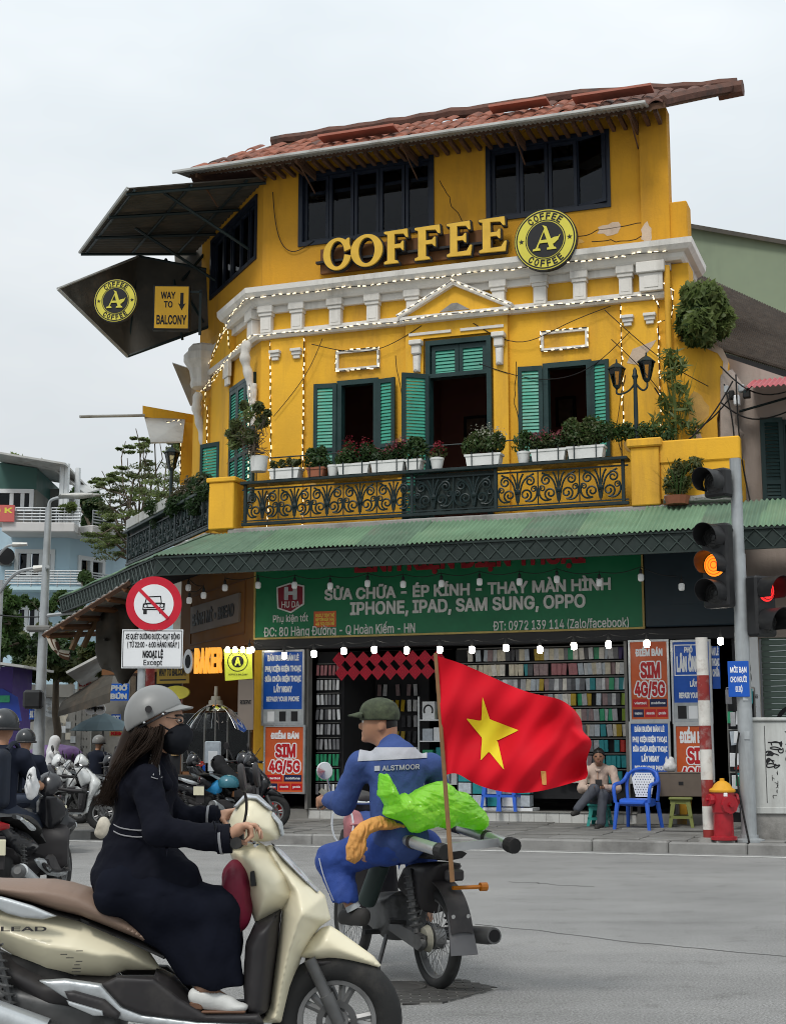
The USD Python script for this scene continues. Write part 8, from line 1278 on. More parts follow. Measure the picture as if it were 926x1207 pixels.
obj('muffler', [B(tube([(.55,-.12,.25),(.3,-.15,.26),(.1,-.16,.28),(-.30,-.17,.31),(-.36,-.17,.315)], [.02,.025,.045,.048,.044], 14))], 'engine_metal', MB, smooth=40); obj('muffler_mouth', [B(cyl((-.362,-.17,.315),(-.364,-.17,.315), .034, n=14))], 'black_void', MB)
obj('handlebar', [B(tube(spline([(.78,.36,.98),(.92,.25,1.0),(1.02,.0,.98),(.92,-.25,1.0),(.78,-.36,.98)], 20), .014,8))], 'chrome', MB, smooth=50)
for y in (.37,-.37): obj('grip', [B(cyl((.80, y * .9,.985),(.74, y * 1.1,.975), .019, n=10))], 'rubber', MB)
for y in (.26,-.26): obj('mirror', [B(tube([(.92, y, 1.0),(.93, y * 1.15,1.15)], .006,6)), B(lathe([(0,-.01),(.05,-.01),(.055,0),(.05,.006),(0,.008)], (.93, y * 1.2,1.18),(-1,0,.1),16))], 'chrome', MB)
obj('side_stand', [B(tube([(.42,.12,.25),(.36,.2,.08),(.30,.22,.06)], .014,6))], 'engine_metal', MB); obj('footpeg', [B(tube([(.52,-.22,.26),(.52,.22,.26)], .016,8))], 'rubber', MB); obj('rear_peg', [B(tube([(.2,.1,.34),(.2,.2,.35)], .014,6))], 'rubber', MB); obj('tail_light', [B(cbox(-.25,-.20,-.05,.05,.60,.66,.01))], 'black_plastic', MB); obj('indicator', [B(cyl((-.2,.0,.56),(-.2,-.17,.56), .012, n=6)), B(cyl((-.2,-.17,.56),(-.2,-.21,.56), .024, n=10))], 'amber_lens', MB)
obj('wheel_hoop', [B(tube([(.86 + .01 * math.sin(a), .22 + .07 * math.cos(a) , .86 + .12 * math.sin(a)) for a in np.linspace(0,6.28,26)], .006,5))], 'white_print', MB); bp('handle_cloth', [(.84,.86),(.92,.95),(1.0,.9),(.98,.74),(.88,.72)], .06,.05, 'case_pink', y=.12)
# canister
c0, c1 = MF.px(450,1015,-.2), MF.px(434,1056,-.2); CN = thing('canister', 'dark green-grey cylinder canister hung on the left of the motorbike', 'canister', mf(c0[0], .2, c1[1])); obj('body', [B(cyl((c0[0], .2, c0[1]),(c1[0] + .02,.2, c1[1] - .03), .055, n=20))], mat('canister_green', (.035,.055,.05), .5,.15,5), CN, smooth=40); obj('lid', [B(cyl((c0[0] - .004,.2, c0[1] + .012),(c0[0], .2, c0[1]), .058, n=20))], mat('canister_lid', (.13,.16,.155), .5,.15,5), CN, smooth=40)
# tubes
def atx(u, v, x): # pixel on the cross plane at local x
    P = mf(x, 0,0); r = ray(u, v); t = ((P - C0) @ MF.a) / (r @ MF.a); return C0 + r * t
TBS = thing('aluminium_ladder', 'pair of silver telescopic ladder tubes lashed to the motorbike and joined by a crossbar', 'ladder', atx(520,1004,-.5)); ends = []
for (a, b, xa, xb) in (((433,976.5),(519,1003), .30,-.52),((530,973),(601,996), .15,-.52)):
    p, q = atx(*a, xa), atx(*b, xb); p[2] += 0; ends.append((p, q)); d = (q - p) / np.linalg.norm(q - p); L = np.linalg.norm(q - p); obj('tube', [cyl(p, p + d * L * .66,.029, n=18)], 'aluminium', TBS, smooth=40); obj('tube', [cyl(p + d * L * .6, q, .034, n=18)], 'aluminium', TBS, smooth=40); obj('collar', [cyl(p + d * L * .62, p + d * (L * .62 + .03), .038, n=18)], 'black_plastic', TBS, smooth=40)
    obj('end_cap', [cyl(q - d * .02, q + d * .05,.040, n=12)], 'rubber', TBS); obj('sleeve', [cyl(p - d * .02, p + d * .12,.033, n=16)], 'black_plastic', TBS, smooth=40)
    for k in range(3): obj('cap_groove', [lathe([(.040,-.003),(.043,0),(.040,.003)], q + d * (.005 + k * .014), d, 12)], 'black_plastic', TBS)
(p1, q1),(p2, q2) = ends; m1, m2 = q1 - (q1 - p1) * .07, q2 - (q2 - p2) * .13; cb_ = (m2 - m1) / np.linalg.norm(m2 - m1); obj('crossbar', [trimesh.convex.convex_hull(np.array([m + np.array([0,0, z]) + MF.a * t for m in (m1, m2) for z in (-.022,.022) for t in (-.012,.012)]))], 'aluminium', TBS)
# orange cloth over the left tube
mat('cloth_orange', (.56,.27,.075), .85,.15,6, bump=.003, bscale=50)
def cross_panel(pts, x0, hw, r, res, disp, power=1.7):
    """soft body with a given outline, standing across the bike at local x = x0"""
    m = inflate([(u, -v) for u, v in pts], hw, r, res, power=power); V = m.vertices; d = disp(V[:, 0], -V[:, 1]) * np.clip(np.abs(V[:, 2]) / (hw * .35),0,1)
    return trimesh.Trimesh(np.array([atx(u, -v, x0) for u, v in V[:, :2]]) - MF.a * (V[:, 2] + np.sign(V[:, 2]) * d)[:, None], m.faces, process=False)
def cloth_folds(u, v): return .030 * (np.abs(fbm(np.stack([u * .16 + v * .03, v * .06 - u * .03,0 * u], -1),3,4) - .5) * 2 - .3)
oc = [(408,1014),(408,998),(413,982),(424,970),(437,964),(448,961.5),(460,966),(478,972),(477,977),(463,978.5),(447,979),(436,983),(431,990),(431,1002),(426,1012),(418,1019)]
obj('orange_cloth', [cross_panel(oc, -.12,.04,6,0.9, cloth_folds)], 'cloth_orange', smooth=True, label='orange cloth draped over the left metal tube of the motorbike', cat='cloth')
# lime plastic bag: pleats run out from the knotted corner
MATS['bag_lime'] = usdkit.material(stage, '/World/Looks/bag_lime', {'g': ('geometry', {}), 'n': ('noise_texture', {'scale': 5.0, 'detail': 3.0}), 'r': ('rgb_ramp', {'ramp': [(.3,(.27,.70,.04)),(.7,(.42,.88,.09))]}), 'wn': ('noise_texture', {'scale': 8.0, 'detail': 2.0}), 'wm': ('mix_vector', {'fac': .12}), 'v': ('voronoi_texture', {'feature': 'distance_to_edge', 'scale': 7.0}), 'v2': ('voronoi_texture', {'feature': 'f1', 'scale': 21.0}), 'ad': ('math', {'math_type': 'multiply_add', 'value2': 0.12}), 'b': ('bump', {'strength': 1.0, 'distance': .03}), 'p': ('principled_bsdf', {'roughness': .2, 'specular_ior_level': .5}), 't': ('translucent_bsdf', {}), 'm': ('mix_closure', {'fac': .5})},
    [('g.position', 'n.vector'),('n.fac', 'r.fac'),('g.position', 'wn.vector'),('g.position', 'wm.a'),('wn.color', 'wm.b'),('wm.result', 'v.vector'),('wm.result', 'v2.vector'),('v2.distance', 'ad.value1'),('v.distance', 'ad.value3'),('ad.value', 'b.height'),('b.normal', 'p.normal'),('b.normal', 't.normal'),('r.color', 'p.base_color'),('r.color', 't.color'),('p.BSDF', 'm.closure1'),('t.BSDF', 'm.closure2')], surface='m.closure')
def pleats(u, v):
    a, q = np.arctan2(v - 915, u - 452), np.hypot(u - 452, v - 915); b, t = np.arctan2(v - 948, u - 580), np.hypot(u - 580, v - 948)
    return .050 * (.22 - np.abs(fbm(np.stack([a * 9, q * .018,0 * a], -1),3,3) - .5)) + .034 * (.2 - np.abs(fbm(np.stack([b * 7, t * .03,0 * b + 5], -1),3,8) - .5)) + .030 * (.2 - np.abs(fbm(np.stack([u * .09, v * .13,0 * u], -1),3,6) - .5)) - .012
bo = [(420 + x / 4.63,880 + y / 4.63) for x, y in ((130,145),(148,152),(166,148),(190,195),(216,240),(224,275),(262,252),(286,268),(330,235),(380,210),(440,190),(476,187),(515,215),(545,242),(592,250),(642,292),(690,350),(708,395),(708,435),(684,458),(640,455),(590,446),(540,432),(500,452),(440,440),(380,456),(330,474),(300,470),(276,440),(250,412),(170,388),(148,372),(160,322),(140,286),(121,270))]
obj('plastic_bag', [cross_panel(bo, -.20,.12,17,1.0, pleats, 1.8)], 'bag_lime', smooth=True, label='crumpled bright lime plastic bag tied behind the motorbike rider', cat='bag')
# flag
mat('flag_red', (.52,.006,.016), .75,.07,3, spec=.12); mat('flag_star', (.68,.54,.015), .7,.08,5); mat('bamboo', (.20,.105,.045), .6,.25,9)
YF = 7.72; FL = thing('flag', 'large red flag with a yellow star flying from a pole on the motorbike', 'flag', at(528,1010, YF)); obj('pole', [cyl(at(533,1040, YF), at(513,770, YF + .05), .013,.010,10)], 'bamboo', FL, smooth=40)
topE = np.array([(514,773),(545,783),(590,803),(630,818),(660,825),(676,836)], float); botE = np.array([(525,914),(537,912),(556,922),(585,932),(625,934),(688,917)], float)
tS, bS = spline(topE, 61), spline(botE, 61)
def flag_fn(U, V):
    i = U * 60; a = np.stack([np.interp(i, np.arange(61), tS[:, k]) for k in (0,1)], -1); b = np.stack([np.interp(i, np.arange(61), bS[:, k]) for k in (0,1)], -1); p = a * (1 - V)[..., None] + b * V[..., None]; w = np.sin(np.pi * V) * U ** 6; p[..., 0] += 12 * w + 2.5 * np.sin(V * 15) * U ** 5; p[..., 1] += 3 * np.sin(V * 9) * U ** 4
    ph = U * 9 + V * 2.2; dep = YF + .05 - .035 * np.sin(ph) * (.3 + U) - .03 * np.sin(U * 17 - V * 5) * U + .022 * np.sin(V * 10 + U * 6) - .012 * np.sin(U * 34 + V * 13) * (.4 + U) + .05 * U * np.cos(V * 3) - .05 * np.exp(-((U - .96) / .05) ** 2) * np.sin(V * 5)
    out = np.zeros(U.shape + (3,))
    r = np.stack([(p[..., 0] - 463) / FPX, (603.5 - p[..., 1]) / FPX], -1); c, s = math.cos(PITCH), math.sin(PITCH); R_ = np.stack([r[..., 0], c - r[..., 1] * s, s + r[..., 1] * c], -1); return C0 + R_ * (dep / R_[..., 1])[..., None]
fg = grid(flag_fn, 110,80); obj('cloth', [fg], 'flag_red', FL, smooth=True); fpx = pix(fg.vertices); from scipy.interpolate import LinearNDInterpolator
YI = LinearNDInterpolator(fpx, fg.vertices[:, 1]); stp = [(568.5,822),(577,848),(611,861),(586,873),(594,908),(576,886),(566,897),(568,870),(549,847),(567,850)]
stm = inflate(stp, .0,1,3.0); keep = stm.vertices[:, 2] >= -1; sv = stm.vertices; Ys = YI(sv[:, :2]); sm_ = trimesh.Trimesh(np.array([at(u, v, y - .004) for (u, v), y in zip(sv[:, :2], Ys)]), stm.faces[:len(stm.faces) // 2], process=False); sm_.remove_unreferenced_vertices(); obj('star', [sm_], 'flag_star', FL, smooth=True)
tgm = inflate([(637,909),(643,909),(644,925),(639,926)], .0,1,3.0); tv = tgm.vertices; tg_ = trimesh.Trimesh(np.array([at(u, v, YI(u, v) - .004) for u, v in tv[:, :2]]), tgm.faces[:len(tgm.faces) // 2], process=False); tg_.remove_unreferenced_vertices(); obj('corner_tag', [tg_], 'cloth_orange', FL)
# ---- the rider in blue
RD = thing('person', 'man in blue work uniform and camouflage cap riding the motorbike, seen from behind', 'person', mf(.4,0,.7)); Q = lambda u, v, Y: at(u, v, Y)
YT = 8.42; hcR = Q(447,853,8.5); lh = Q(381,943,8.72); le = Q(405,946,8.47); rh = Q(478,950,8.95); re = Q(522,945,8.62)
lf = [[Q(379,939 + k * 3,8.72 + .01 * k), Q(374,941 + k * 3,8.76), Q(375,946 + k * 2.4,8.79)] for k in range(4)]
pr = [('e', hcR, (.098,.079,.110)),('e', hcR + [-.03,.01,-.05], (.062,.056,.062)),('e', hcR + [-.104,.030,-.014], (.018,.014,.020), None, .018),('e', hcR + [-.088,.027,-.056], (.016,.02,.011), None, .010),('e', hcR + [-.082,.025,-.088], (.022,.024,.018), None, .02),('e', hcR + [-.086,.024,.028], (.016,.035,.010), None, .012),('e', hcR + [.012,-.080,-.008], (.024,.010,.034), None, .006),('e', hcR + [.006,-.082,-.030], (.012,.009,.014), None, .006),('c', hcR + [.01,-.0,-.06], Q(462,888, YT + .04), .055,.062),('c', Q(466,905, YT), Q(470,990, YT - .02), .13,.13),('e', hcR + [.05,0,-.05], (.05,.06,.06))]
pr += [('c', Q(424,900, YT - .02), le, .05,.042),('c', le, lh, .04,.028),('c', Q(508,900, YT + .06), re, .05,.042),('c', re, rh, .04,.028)] + hand_prims(lh, Q(379,943,8.74), lf, [Q(385,947,8.74), Q(383,952,8.78), Q(379,954,8.8)])
lk_, la = Q(392,1015,8.62), Q(413,1066,8.50); rk_, ra_ = mf(.80,-.26,.66), mf(.55,-.2,.32)
pr += [('c', Q(445,998,8.40), lk_, .09,.065),('c', lk_, la, .055,.036),('c', mf(.4,-.1,.72), rk_, .09,.065),('c', rk_, ra_, .055,.036)]
obj('body', [sdf_mesh(pr, .008,.022)], 'skin_tan', RD, smooth=True); obj('eye', [trimesh.creation.icosphere(2,.01).apply_translation(hcR + [-.088,-.022,.012])], 'eye_white', RD)
jk = [('c', Q(466,902, YT), Q(470,985, YT - .02), .150,.155),('e', Q(466,906, YT),(.20,.12,.105)),('c', Q(424,900, YT - .02), le, .072,.066),('c', le, Q(388,943,8.66), .064,.045),('c', Q(508,902, YT + .06), re, .072,.066),('c', re, rh, .06,.045),('c', Q(462,886, YT + .03), Q(460,880, YT + .04), .074,.068),('e', Q(470,990, YT - .02),(.17,.15,.09))]
jm = sdf_mesh(jk, .010,.04, disp=lambda P: .024 * (fbm(P * np.array([14,14,9]),3,4) - .5) + .010 * (fbm(P * np.array([34,34,22]),2,9) - .5)); obj('jacket', [jm], 'work_blue', RD, smooth=True)
# pale yoke and collar: offset copies of the jacket surface
jn = jm.vertex_normals; jc = pix(jm.triangles.mean(1)); jd = jm.face_normals[:, 1] < .45; ym = trimesh.Trimesh(jm.vertices + jn * .004, jm.faces[jm.face_normals[:, 1] < .6], process=False); ym.remove_unreferenced_vertices()
for (u0, v0, u1, v1, keep) in ((421,897.5,502,893.5,1),(421,881,502,881,-1),(424,880,421,900,-1),(503,880,503,900,1)):
    a, b = ray(u0, v0), ray(u1, v1); nn = np.cross(a, b); nn = nn / np.linalg.norm(nn); nn = nn * np.sign(nn[2]) if abs(v1 - v0) < abs(u1 - u0) else nn * np.sign(-nn[0]); ym = trimesh.intersections.slice_mesh_plane(ym, nn * keep, C0)
obj('yoke', [trimesh.Trimesh(ym.vertices, ym.faces, process=False)], 'yoke_grey', RD, smooth=True)
lt_ = text_shape('ALSTMOOR', 2); b_ = lt_.bounds; g_ = affinity.translate(affinity.scale(lt_, 44 / (b_[2] - b_[0]),5.5, origin=(0,0)),450,0); g_ = g_.union(sg.box(441,0,447.5,6)); lm_ = ext(g_, 0,.5); lv = lm_.vertices; YJ = LinearNDInterpolator(pix(jm.vertices[jn[:, 1] < -.15]), jm.vertices[jn[:, 1] < -.15][:, 1])
try: obj('back_print', [trimesh.Trimesh(np.array([at(u, 908 - v - (u - 463) * .05, float(YJ(u, 908 - v - (u - 463) * .05)) - .004 - .003 * (w > .2)) for u, v, w in lv]), lm_.faces, process=False)], 'yoke_grey', RD)
except Exception as e_: print('back print', e_)
tr_ = [('c', Q(450,995,8.42), lk_, .115,.092),('c', lk_, Q(406,1058,8.51), .088,.080),('c', mf(.4,-.1,.74), rk_, .115,.09),('c', rk_, ra_, .085,.075),('e', Q(466,995, YT),(.17,.16,.11))]
obj('trousers', [sdf_mesh(tr_, .010,.04, disp=lambda P: .028 * (fbm(P * np.array([15,15,10]),3,14) - .5) + .01 * (fbm(P * 36,2,3) - .5), cuts=(lambda P: -(P[:, 2] - Q(405,1064,8.51)[2]),))], 'trouser_blue', RD, smooth=True)
obj('piping', [tube(spline([Q(376,1012,8.55), Q(382,1035,8.44), Q(393,1062,8.43)], 12), .003,5)], 'yoke_grey', RD)
for f0, s in ((Q(418,1078,8.5),1),(mf(.58,-.21,.25),1)): obj('shoe', [sdf_mesh([('c', f0 + [.05,-.05,.0], f0 + [-.06,.10,-.015], .04,.034),('c', f0 + [.05,-.05,-.03], f0 + [-.07,.11,-.04], .03,.028)], .009,.02)], 'shoe_dark', RD, smooth=True)
obj('sock', [cyl(Q(414,1066,8.5), Q(417,1072,8.5), .04,.042,12)], 'print_grey', RD)
cp = sdf_mesh([('e', hcR + [.0,.0,.055], (.112,.095,.075)),('e', hcR + [.0,0,.095], (.092,.08,.04)),('c', hcR + [-.012,.0,.03], hcR + [-.012,.0,.04], .094,.094),('c', hcR + [.014,.0,.03], hcR + [.014,.0,.04], .094,.094)], .008,.03, cuts=(lambda P: hcR[2] + .018 - P[:, 2] + .25 * (P[:, 0] - hcR[0]) * 0,)); obj('cap', [cp], 'camo', RD, smooth=40)
pk = grid(lambda U, V: hcR + np.stack([-.085 - .085 * V * np.sin(np.pi * U) - .01,-.085 + .17 * U + .05 * V * .6,.052 - .022 * V + .015 * np.sin(np.pi * U)], -1),16,6); obj('cap_peak', [thick(pk, .008)], 'camo', RD, smooth=50)
obj('hair', [sdf_mesh([('e', hcR + [.012,.0,.0], (.091,.081,.08))], .008,.01, cuts=(lambda P: -(P[:, 0] - hcR[0] - .038), lambda P: hcR[2] - .05 - P[:, 2]))], 'hair_black', RD, smooth=True)
ph_ = thing('phone', 'phone held on the handlebar by the rider in blue', 'phone', Q(385,935,8.7)); obj('case', [trimesh.convex.convex_hull(np.array([Q(u, v, Y) for Y in (8.68,8.70) for u, v in ((379,929),(391,936),(386,941),(375,934))]))], 'chrome', ph_)
# ================================================================ other riders, the seated man, parked bikes
def rider(label, loc, heading, top, legs, h=.03, helmet='helmet_black', sk='skin_tan', hood=None, scale=1.0, nm='person', extra=None, hair=None):
    """seated rider in local bike coordinates (x forward, y left, z up; origin below the seat)"""
    Mx = trimesh.transformations.rotation_matrix(math.radians(heading),[0,0,1]); Mx[:3,3] = loc; A = lambda m: (lambda q: (q.apply_transform(Mx), q)[1])(m.copy()); T = thing(nm, label, 'person', loc)
    arm = [(( .02, s * .19,1.30),(.16, s * .27,1.06),(.42, s * .30,1.02)) for s in (-1,1)]; leg = [((.02, s * .10,.80),(.42, s * .17,.72),(.34, s * .17,.33)) for s in (-1,1)]
    p = [('e', (.06,0,1.54),(.095,.075,.115)),('c', (.02,0,1.42),(0,0,1.32), .055,.06),('c', (0,0,1.25),(-.02,0,.85), .12,.13)]
    for a in arm: p += [('c', a[0], a[1], .048,.04),('c', a[1], a[2], .038,.028),('e', np.array(a[2]) + [.04,0,0], (.045,.03,.03))]
    for l in leg: p += [('c', l[0], l[1], .085,.06),('c', l[1], l[2], .055,.04),('c', l[2], np.array(l[2]) + [.16,0,-.04], .04,.03)]
    p += [('e', (.155,0,1.53),(.018,.014,.02), None, .02)]
    obj('body', [A(sdf_mesh(p, h, .03))], sk, T, smooth=True)
    c = [('c', (0,0,1.26),(-.02,0,.84), .15,.155),('e', (0,0,1.28),(.12,.215,.10))]
    for a in arm: c += [('c', a[0], np.array(a[0]) * .3 + np.array(a[1]) * .7 if not hood else a[1], .072,.068)] + ([('c', a[1], a[2], .06,.045)] if hood else [])
    obj('shirt', [A(sdf_mesh(c, h, .04, disp=fold(.035,13,3)))], top, T, smooth=True); t = [('e', (-.02,0,.82),(.17,.18,.1))]
    for l in leg: t += [('c', l[0], l[1], .105,.085),('c', l[1], l[2], .08,.06)]
    obj('trousers', [A(sdf_mesh(t, h, .04, disp=fold(.02,14,4)))], legs, T, smooth=True)
    for l in leg: obj('shoe', [A(sdf_mesh([('c', np.array(l[2]) + [-.03,0,-.05], np.array(l[2]) + [.17,0,-.06], .045,.036)], h, .02))], 'shoe_dark', T, smooth=True)
    if hood: obj('hood', [A(sdf_mesh([('e', (.03,0,1.55),(.125,.115,.14)),('c', (0,0,1.45),(-.02,0,1.32), .11,.13)], h, .04))], hood, T, smooth=True)
    else: obj('helmet', [A(sdf_mesh([('e', (.045,0,1.58),(.145,.128,.135))], min(h, .012), .02, cuts=(lambda P: 1.53 - P[:, 2],)))], helmet, T, smooth=40); obj('helmet_brim', [A(lathe([(.140,0),(.146,.012),(.14,.024)], (.045,0,1.525),(0,0,1),24))], 'black_plastic', T)
    if extra: extra(A, T)
    return T
lr = at(0,900,12.2); lr[2] = 0
LS = make_scooter('dark scooter seen from behind at the left edge with red tail light and number plate', lr + np.array([.24,1.25,0]),84, 'scooter_black', 'seat_black', res=.04, full=False)
def pack(A, T):
    b = obj('backpack', [A(sdf_mesh([('b', (-.24,0,1.12),(.11,.17,.25), .07),('b', (-.32,0,1.02),(.05,.13,.13), .04)], .014,.02))], 'backpack', T, smooth=True); obj('pack_mark', [A(cbox(-.375,-.372,-.03,.03,1.08,1.11,.001))], 'print_grey', b); obj('pack_mark', [A(cbox(-.352,-.35,-.06,.0,1.28,1.34,.001))], 'white_print', b); obj('strap', [A(tube(spline([(-.16, s * .12,1.36),(-.02, s * .13,1.42),(.12, s * .13,1.3),(.08, s * .15,1.0)], 12), .02,6)) for s in (-1,1)], 'backpack', b)
rider('man with navy backpack and black helmet riding the scooter at the left edge', lr + np.array([-.16,.62,-.05]),83, 'shirt_navy', 'jeans', .014, extra=pack)
bgp2 = at(38,928,12.15); obj('carrier_bag', [sdf_mesh([('e', bgp2,(.055,.09,.10)),('e', bgp2 + [0,0,.10], (.03,.05,.07))], .012,.03, disp=fold(.05,18,3))], 'bag_white', smooth=True, label='white carrier bag hanging beside the backpack rider', cat='bag'); rp2 = bgp2 + [.03,.1,-.12]
def parked(u, v, z, head, body, label, seat='seat_black', res=.05):
    p = at(u, 940, v) if v < 100 else gnd(u, v, z); p[2] = z; return make_scooter(label, p, head, body, seat, res=res, full=False, group='scooters parked along the side street')
pk1 = parked(122,22.3,.14,8, 'scooter_white', 'white scooter parked at the kerb beside the backpack rider'); pk2 = parked(322,22.2,.16,10, 'scooter_black', 'black scooter with covered seat parked behind the woman on the cream scooter');
for u, Y, hd, z, src, lab in ((300,23.1,55,.18,2, 'black scooter nose-out beside the umbrella stand behind the riding woman'),(252,22.9,15,.16,2, 'dark scooter parked before the bakery table behind the riding woman'),(205,24.2,30,.14,2, 'dark scooter parked behind the no-cars sign post'),(150,25.5,20,.14,2, 'dark scooter parked on the side pavement under the lean-to roof'),(118,28.5,200,0,2, 'small dark scooter farther along the side street'),(165,28,30,.14,2, 'dark scooter beside the dark side street shopfront'),(70,33,165,0,2, 'dark scooter in the far row near the purple rain cover'),(122,34,10,0,2, 'dark scooter under the far grey stall umbrella'),(92,24.0,20,.14,1, 'white scooter in the second row behind the first kerbside white scooter'),(100,31,15,0,1, 'white scooter in the far row across the side street'),(48,36,150,0,1, 'pale scooter parked by the graffitied wall'),(135,36,60,0,2, 'dark scooter at the back beside the round white shop signs')):
    q = at(u, 940, Y); q[2] = z; dup(pk1 if src == 1 else pk2, q, hd, lab)
wsd = pk1
# helmets and bags lying on the parked bikes
mat('helmet_blue', (.03,.13,.17), .3,.15,4, coat=.3); hq = at(269,924,21.9)
obj('helmet', [sdf_mesh([('e', hq, (.16,.14,.13))], .02,.02, cuts=(lambda P: hq[2] - .06 - P[:, 2],))], 'helmet_blue', smooth=40, label='teal blue helmet resting on the black parked scooter', cat='helmet'); bq = at(252,930,21.9); obj('carrier_bag', [sdf_mesh([('e', bq, (.12,.1,.09)),('e', bq + [.05,0,.06], (.05,.05,.07))], .02,.03, disp=fold(.05,16,3))], mat('bag_blue', (.02,.20,.42), .35,.15,6), smooth=True, label='small blue plastic bag on the black parked scooter', cat='bag'); jq = at(262,905,21.2); obj('jacket', [sdf_mesh([('e', at(258,900,22.3),(.1,.1,.12)),('c', at(254,899,22.3), at(280,922,22.1), .09,.1)], .02,.05, disp=fold(.08,10,4))], 'black_void', smooth=True, label='crumpled black jacket over the handlebars of a parked scooter', cat='jacket')
pt = at(66,893,33); PT_ = obj('purple_tarp', [sdf_mesh([('e', at(66,890,33),(.62,.35,.22)),('e', at(55,896,33),(.3,.3,.2)),('e', at(78,893,33),(.25,.3,.2))], .04,.1, disp=fold(.14,6,8))], mat('tarp_purple', (.11,.06,.16), .6,.25,4, bump=.004), smooth=True, label='purple rain cover thrown over a bike on the far side of the street', cat='cover')
stn = at(121,975,20.6); obj('beige_sack', [sdf_mesh([('e', at(122,975,20.3),(.10,.1,.13)),('e', at(119,982,20.3),(.09,.09,.08))], .02,.03, disp=fold(.04,14,3))], 'cream_paper', smooth=True, label='beige sack standing at the kerb left of the woman', cat='sack')
q = at(62,900,32); q[2] = 0; rider('rider in white hooded jacket far across the junction', q + [0,0,-.05], 10, 'white_cloth', 'maroon_bag', .035, hood='white_cloth'); q2 = at(114,900,31); q2[2] = 0; rider('far rider in dark clothes with a white helmet beside the parked bikes', q2 + [0,0,-.08], 60, 'shirt_navy', 'jeans', .035, helmet='helmet_grey'); q3 = at(27,950,19.5); q3[2] = -.12; rider('rider in dark green helmet just right of the backpack rider', q3,100, 'shirt_navy', 'jeans', .03)
dup(pk2, q2 + [.5,.2,0], 60, 'dark scooter ridden by the far white-helmeted rider'); dup(pk1, q + [.6,.1,0], 10, 'pale scooter ridden by the white-hooded rider'); dup(pk2, q3 + [0,1.2,.12], 100, 'dark scooter partly hidden behind the backpack rider')
mat('shirt_dusty', (.47,.36,.30), .85,.12,6, bump=.003, spec=.1); mat('skin_dark', (.23,.115,.07), .5,.1,6)
# ---- the man sitting on the teal stool
fm = Frame(p_teal, 14); mm = lambda x, y, z: fm.w(x, z + 0.0, y)   # x right, y towards street, z up
SM = thing('person', 'man in peach shirt sitting cross-legged on the teal stool looking down', 'person', p_teal); hd = mm(.02,.16,1.05)
lsh, rsh = mm(-.19,.04,.86), mm(.21,.04,.86); le2, re2 = mm(-.25,.16,.58), mm(.28,.16,.58); lhn, rhn = mm(-.03,.36,.60), mm(.10,.36,.60)
lkn, lan = mm(.10,.46,.50), mm(.07,.50,.10); rkn, ran = mm(-.02,.52,.58), mm(-.26,.60,.30)
hp2 = []
for hx, s in ((lhn, 1),(rhn, -1)): hp2 += hand_prims(hx, hx + fm.n * .05, [[hx + fm.n * .07 + np.array([0,0,.02 - .012 * k]) + fm.a * s * .02, hx + fm.n * .09 + np.array([0,0,.02 - .012 * k]) + fm.a * s * .04] for k in range(4)], [hx + fm.n * .05 + [0,0,.03], hx + fm.n * .08 + [0,0,.05]])
bd = [('e', hd, (.078,.09,.112)),('e', hd + fm.n * .05 - [0,0,.05], (.055,.05,.065)),('e', hd + fm.n * .10 - [0,0,.02], (.014,.02,.022), None, .015),('c', hd - [0,0,.07], mm(.01,.04,.90), .052,.058),('c', mm(0,.03,.85), mm(0,0,.42), .11,.12),('c', lsh, le2,.045,.038),('c', le2, lhn, .036,.026),('c', rsh, re2,.045,.038),('c', re2, rhn, .036,.026),('c', mm(.1,.06,.42), lkn, .08,.055),('c', lkn, lan, .05,.036),('c', mm(-.1,.06,.42), rkn, .08,.055),('c', rkn, ran, .05,.036),('e', hd + fm.a * .078,(.012,.02,.03), None, .008),('e', hd - fm.a * .078,(.012,.02,.03), None, .008)] + hp2
obj('body', [sdf_mesh(bd, .012,.022)], 'skin_dark', SM, smooth=True)
obj('shirt', [sdf_mesh([('c', mm(0,.03,.84), mm(0,.02,.48), .135,.15),('e', mm(.01,.04,.85),(.20,.11,.09)),('c', lsh, le2,.066,.06),('c', le2, lhn, .058,.042),('c', rsh, re2,.066,.06),('c', re2, rhn, .058,.042)], .013,.035, disp=fold(.04,15,3))], 'shirt_dusty', SM, smooth=True)
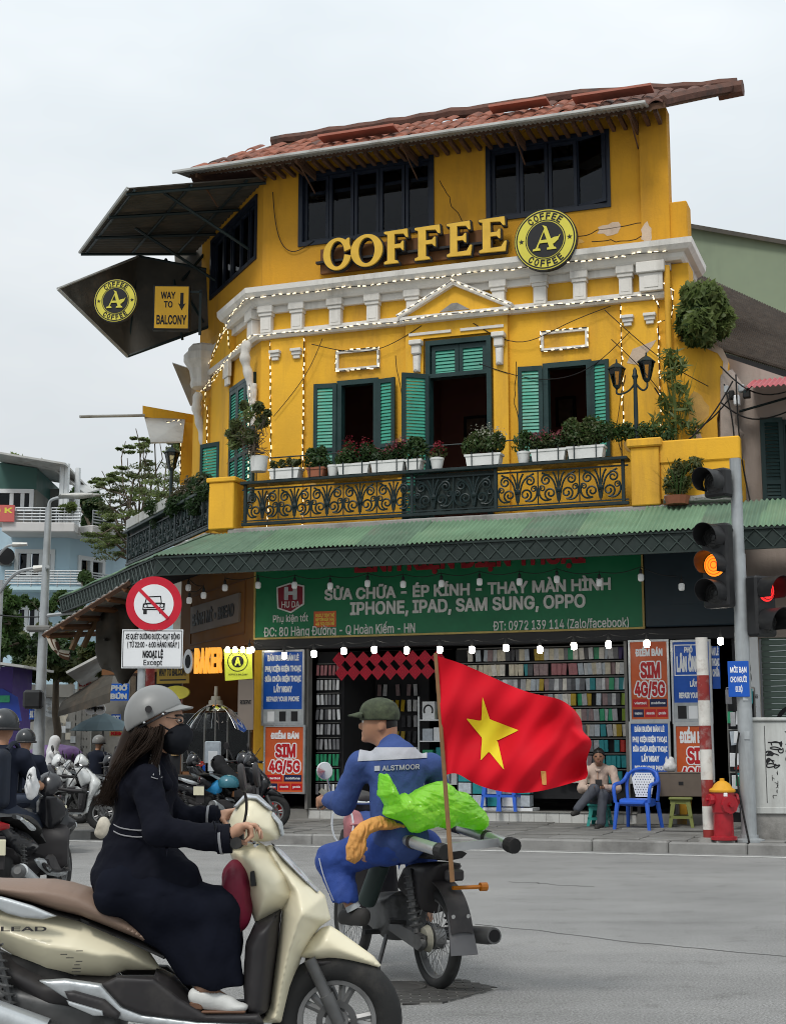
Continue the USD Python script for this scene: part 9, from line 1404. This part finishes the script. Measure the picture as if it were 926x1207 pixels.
obj('trousers', [sdf_mesh([('e', mm(0,.04,.43),(.18,.16,.11)),('c', mm(.1,.06,.44), lkn, .10,.078),('c', lkn, lan, .074,.066),('c', mm(-.1,.06,.45), rkn, .10,.078),('c', rkn, ran, .074,.062)], .013,.035, disp=fold(.02,16,5))], 'trouser_grey', SM, smooth=True)
obj('placket', [tube(spline([mm(.0,.175,.82), mm(.0,.19,.7), mm(0,.185,.55)], 8), .006,4)], 'skin', SM); obj('collar', [sdf_mesh([('c', mm(-.07,.10,.90), mm(-.01,.17,.85), .02,.025),('c', mm(.08,.10,.90), mm(.02,.17,.85), .02,.025),('c', mm(-.06,.0,.92), mm(.07,.0,.92), .03,.03)], .012,.02)], 'shirt_dusty', SM, smooth=True)
for a in (lan, ran): obj('shoe', [sdf_mesh([('c', a + fm.n * .0 - [0,0,.05], a + fm.n * .15 - fm.a * .05 - [0,0,.07], .042,.036)], .012,.02)], 'shoe_dark', SM, smooth=True)
obj('hair', [sdf_mesh([('e', hd + [0,0,.035] - fm.n * .012,(.088,.098,.10))], .010,.02, cuts=(lambda P: -((P - hd) @ np.array([0,0,1.0])) - .0 + .9 * ((P - hd) @ fm.n) - .01,), disp=fold(.014,60,2))], 'hair_black', SM, smooth=True)
for s in (-1,1): obj('eyebrow', [cyl(hd + fm.n * .088 + fm.a * s * .018 + [0,0,.008], hd + fm.n * .08 + fm.a * s * .05 + [0,0,.008], .006, n=5)], 'hair_black', SM); obj('eye', [trimesh.creation.icosphere(1,.006).apply_translation(hd + fm.n * .083 + fm.a * s * .032 - [0,0,.012])], 'black_print', SM)
obj('mouth', [cyl(hd + fm.n * .098 - fm.a * .02 - [0,0,.065], hd + fm.n * .098 + fm.a * .02 - [0,0,.065], .005, n=5)], 'lips', SM)
ph2 = thing('phone', 'dark phone in the seated man\'s hands', 'phone', mm(.04,.43,.62)); obj('case', [trimesh.convex.convex_hull(np.array([mm(.04 + sx * .05,.43 + sy * .012,.64 + sz * .08) for sx in (-1,1) for sy in (-1,1) for sz in (-1,1)]))], 'black_plastic', ph2)
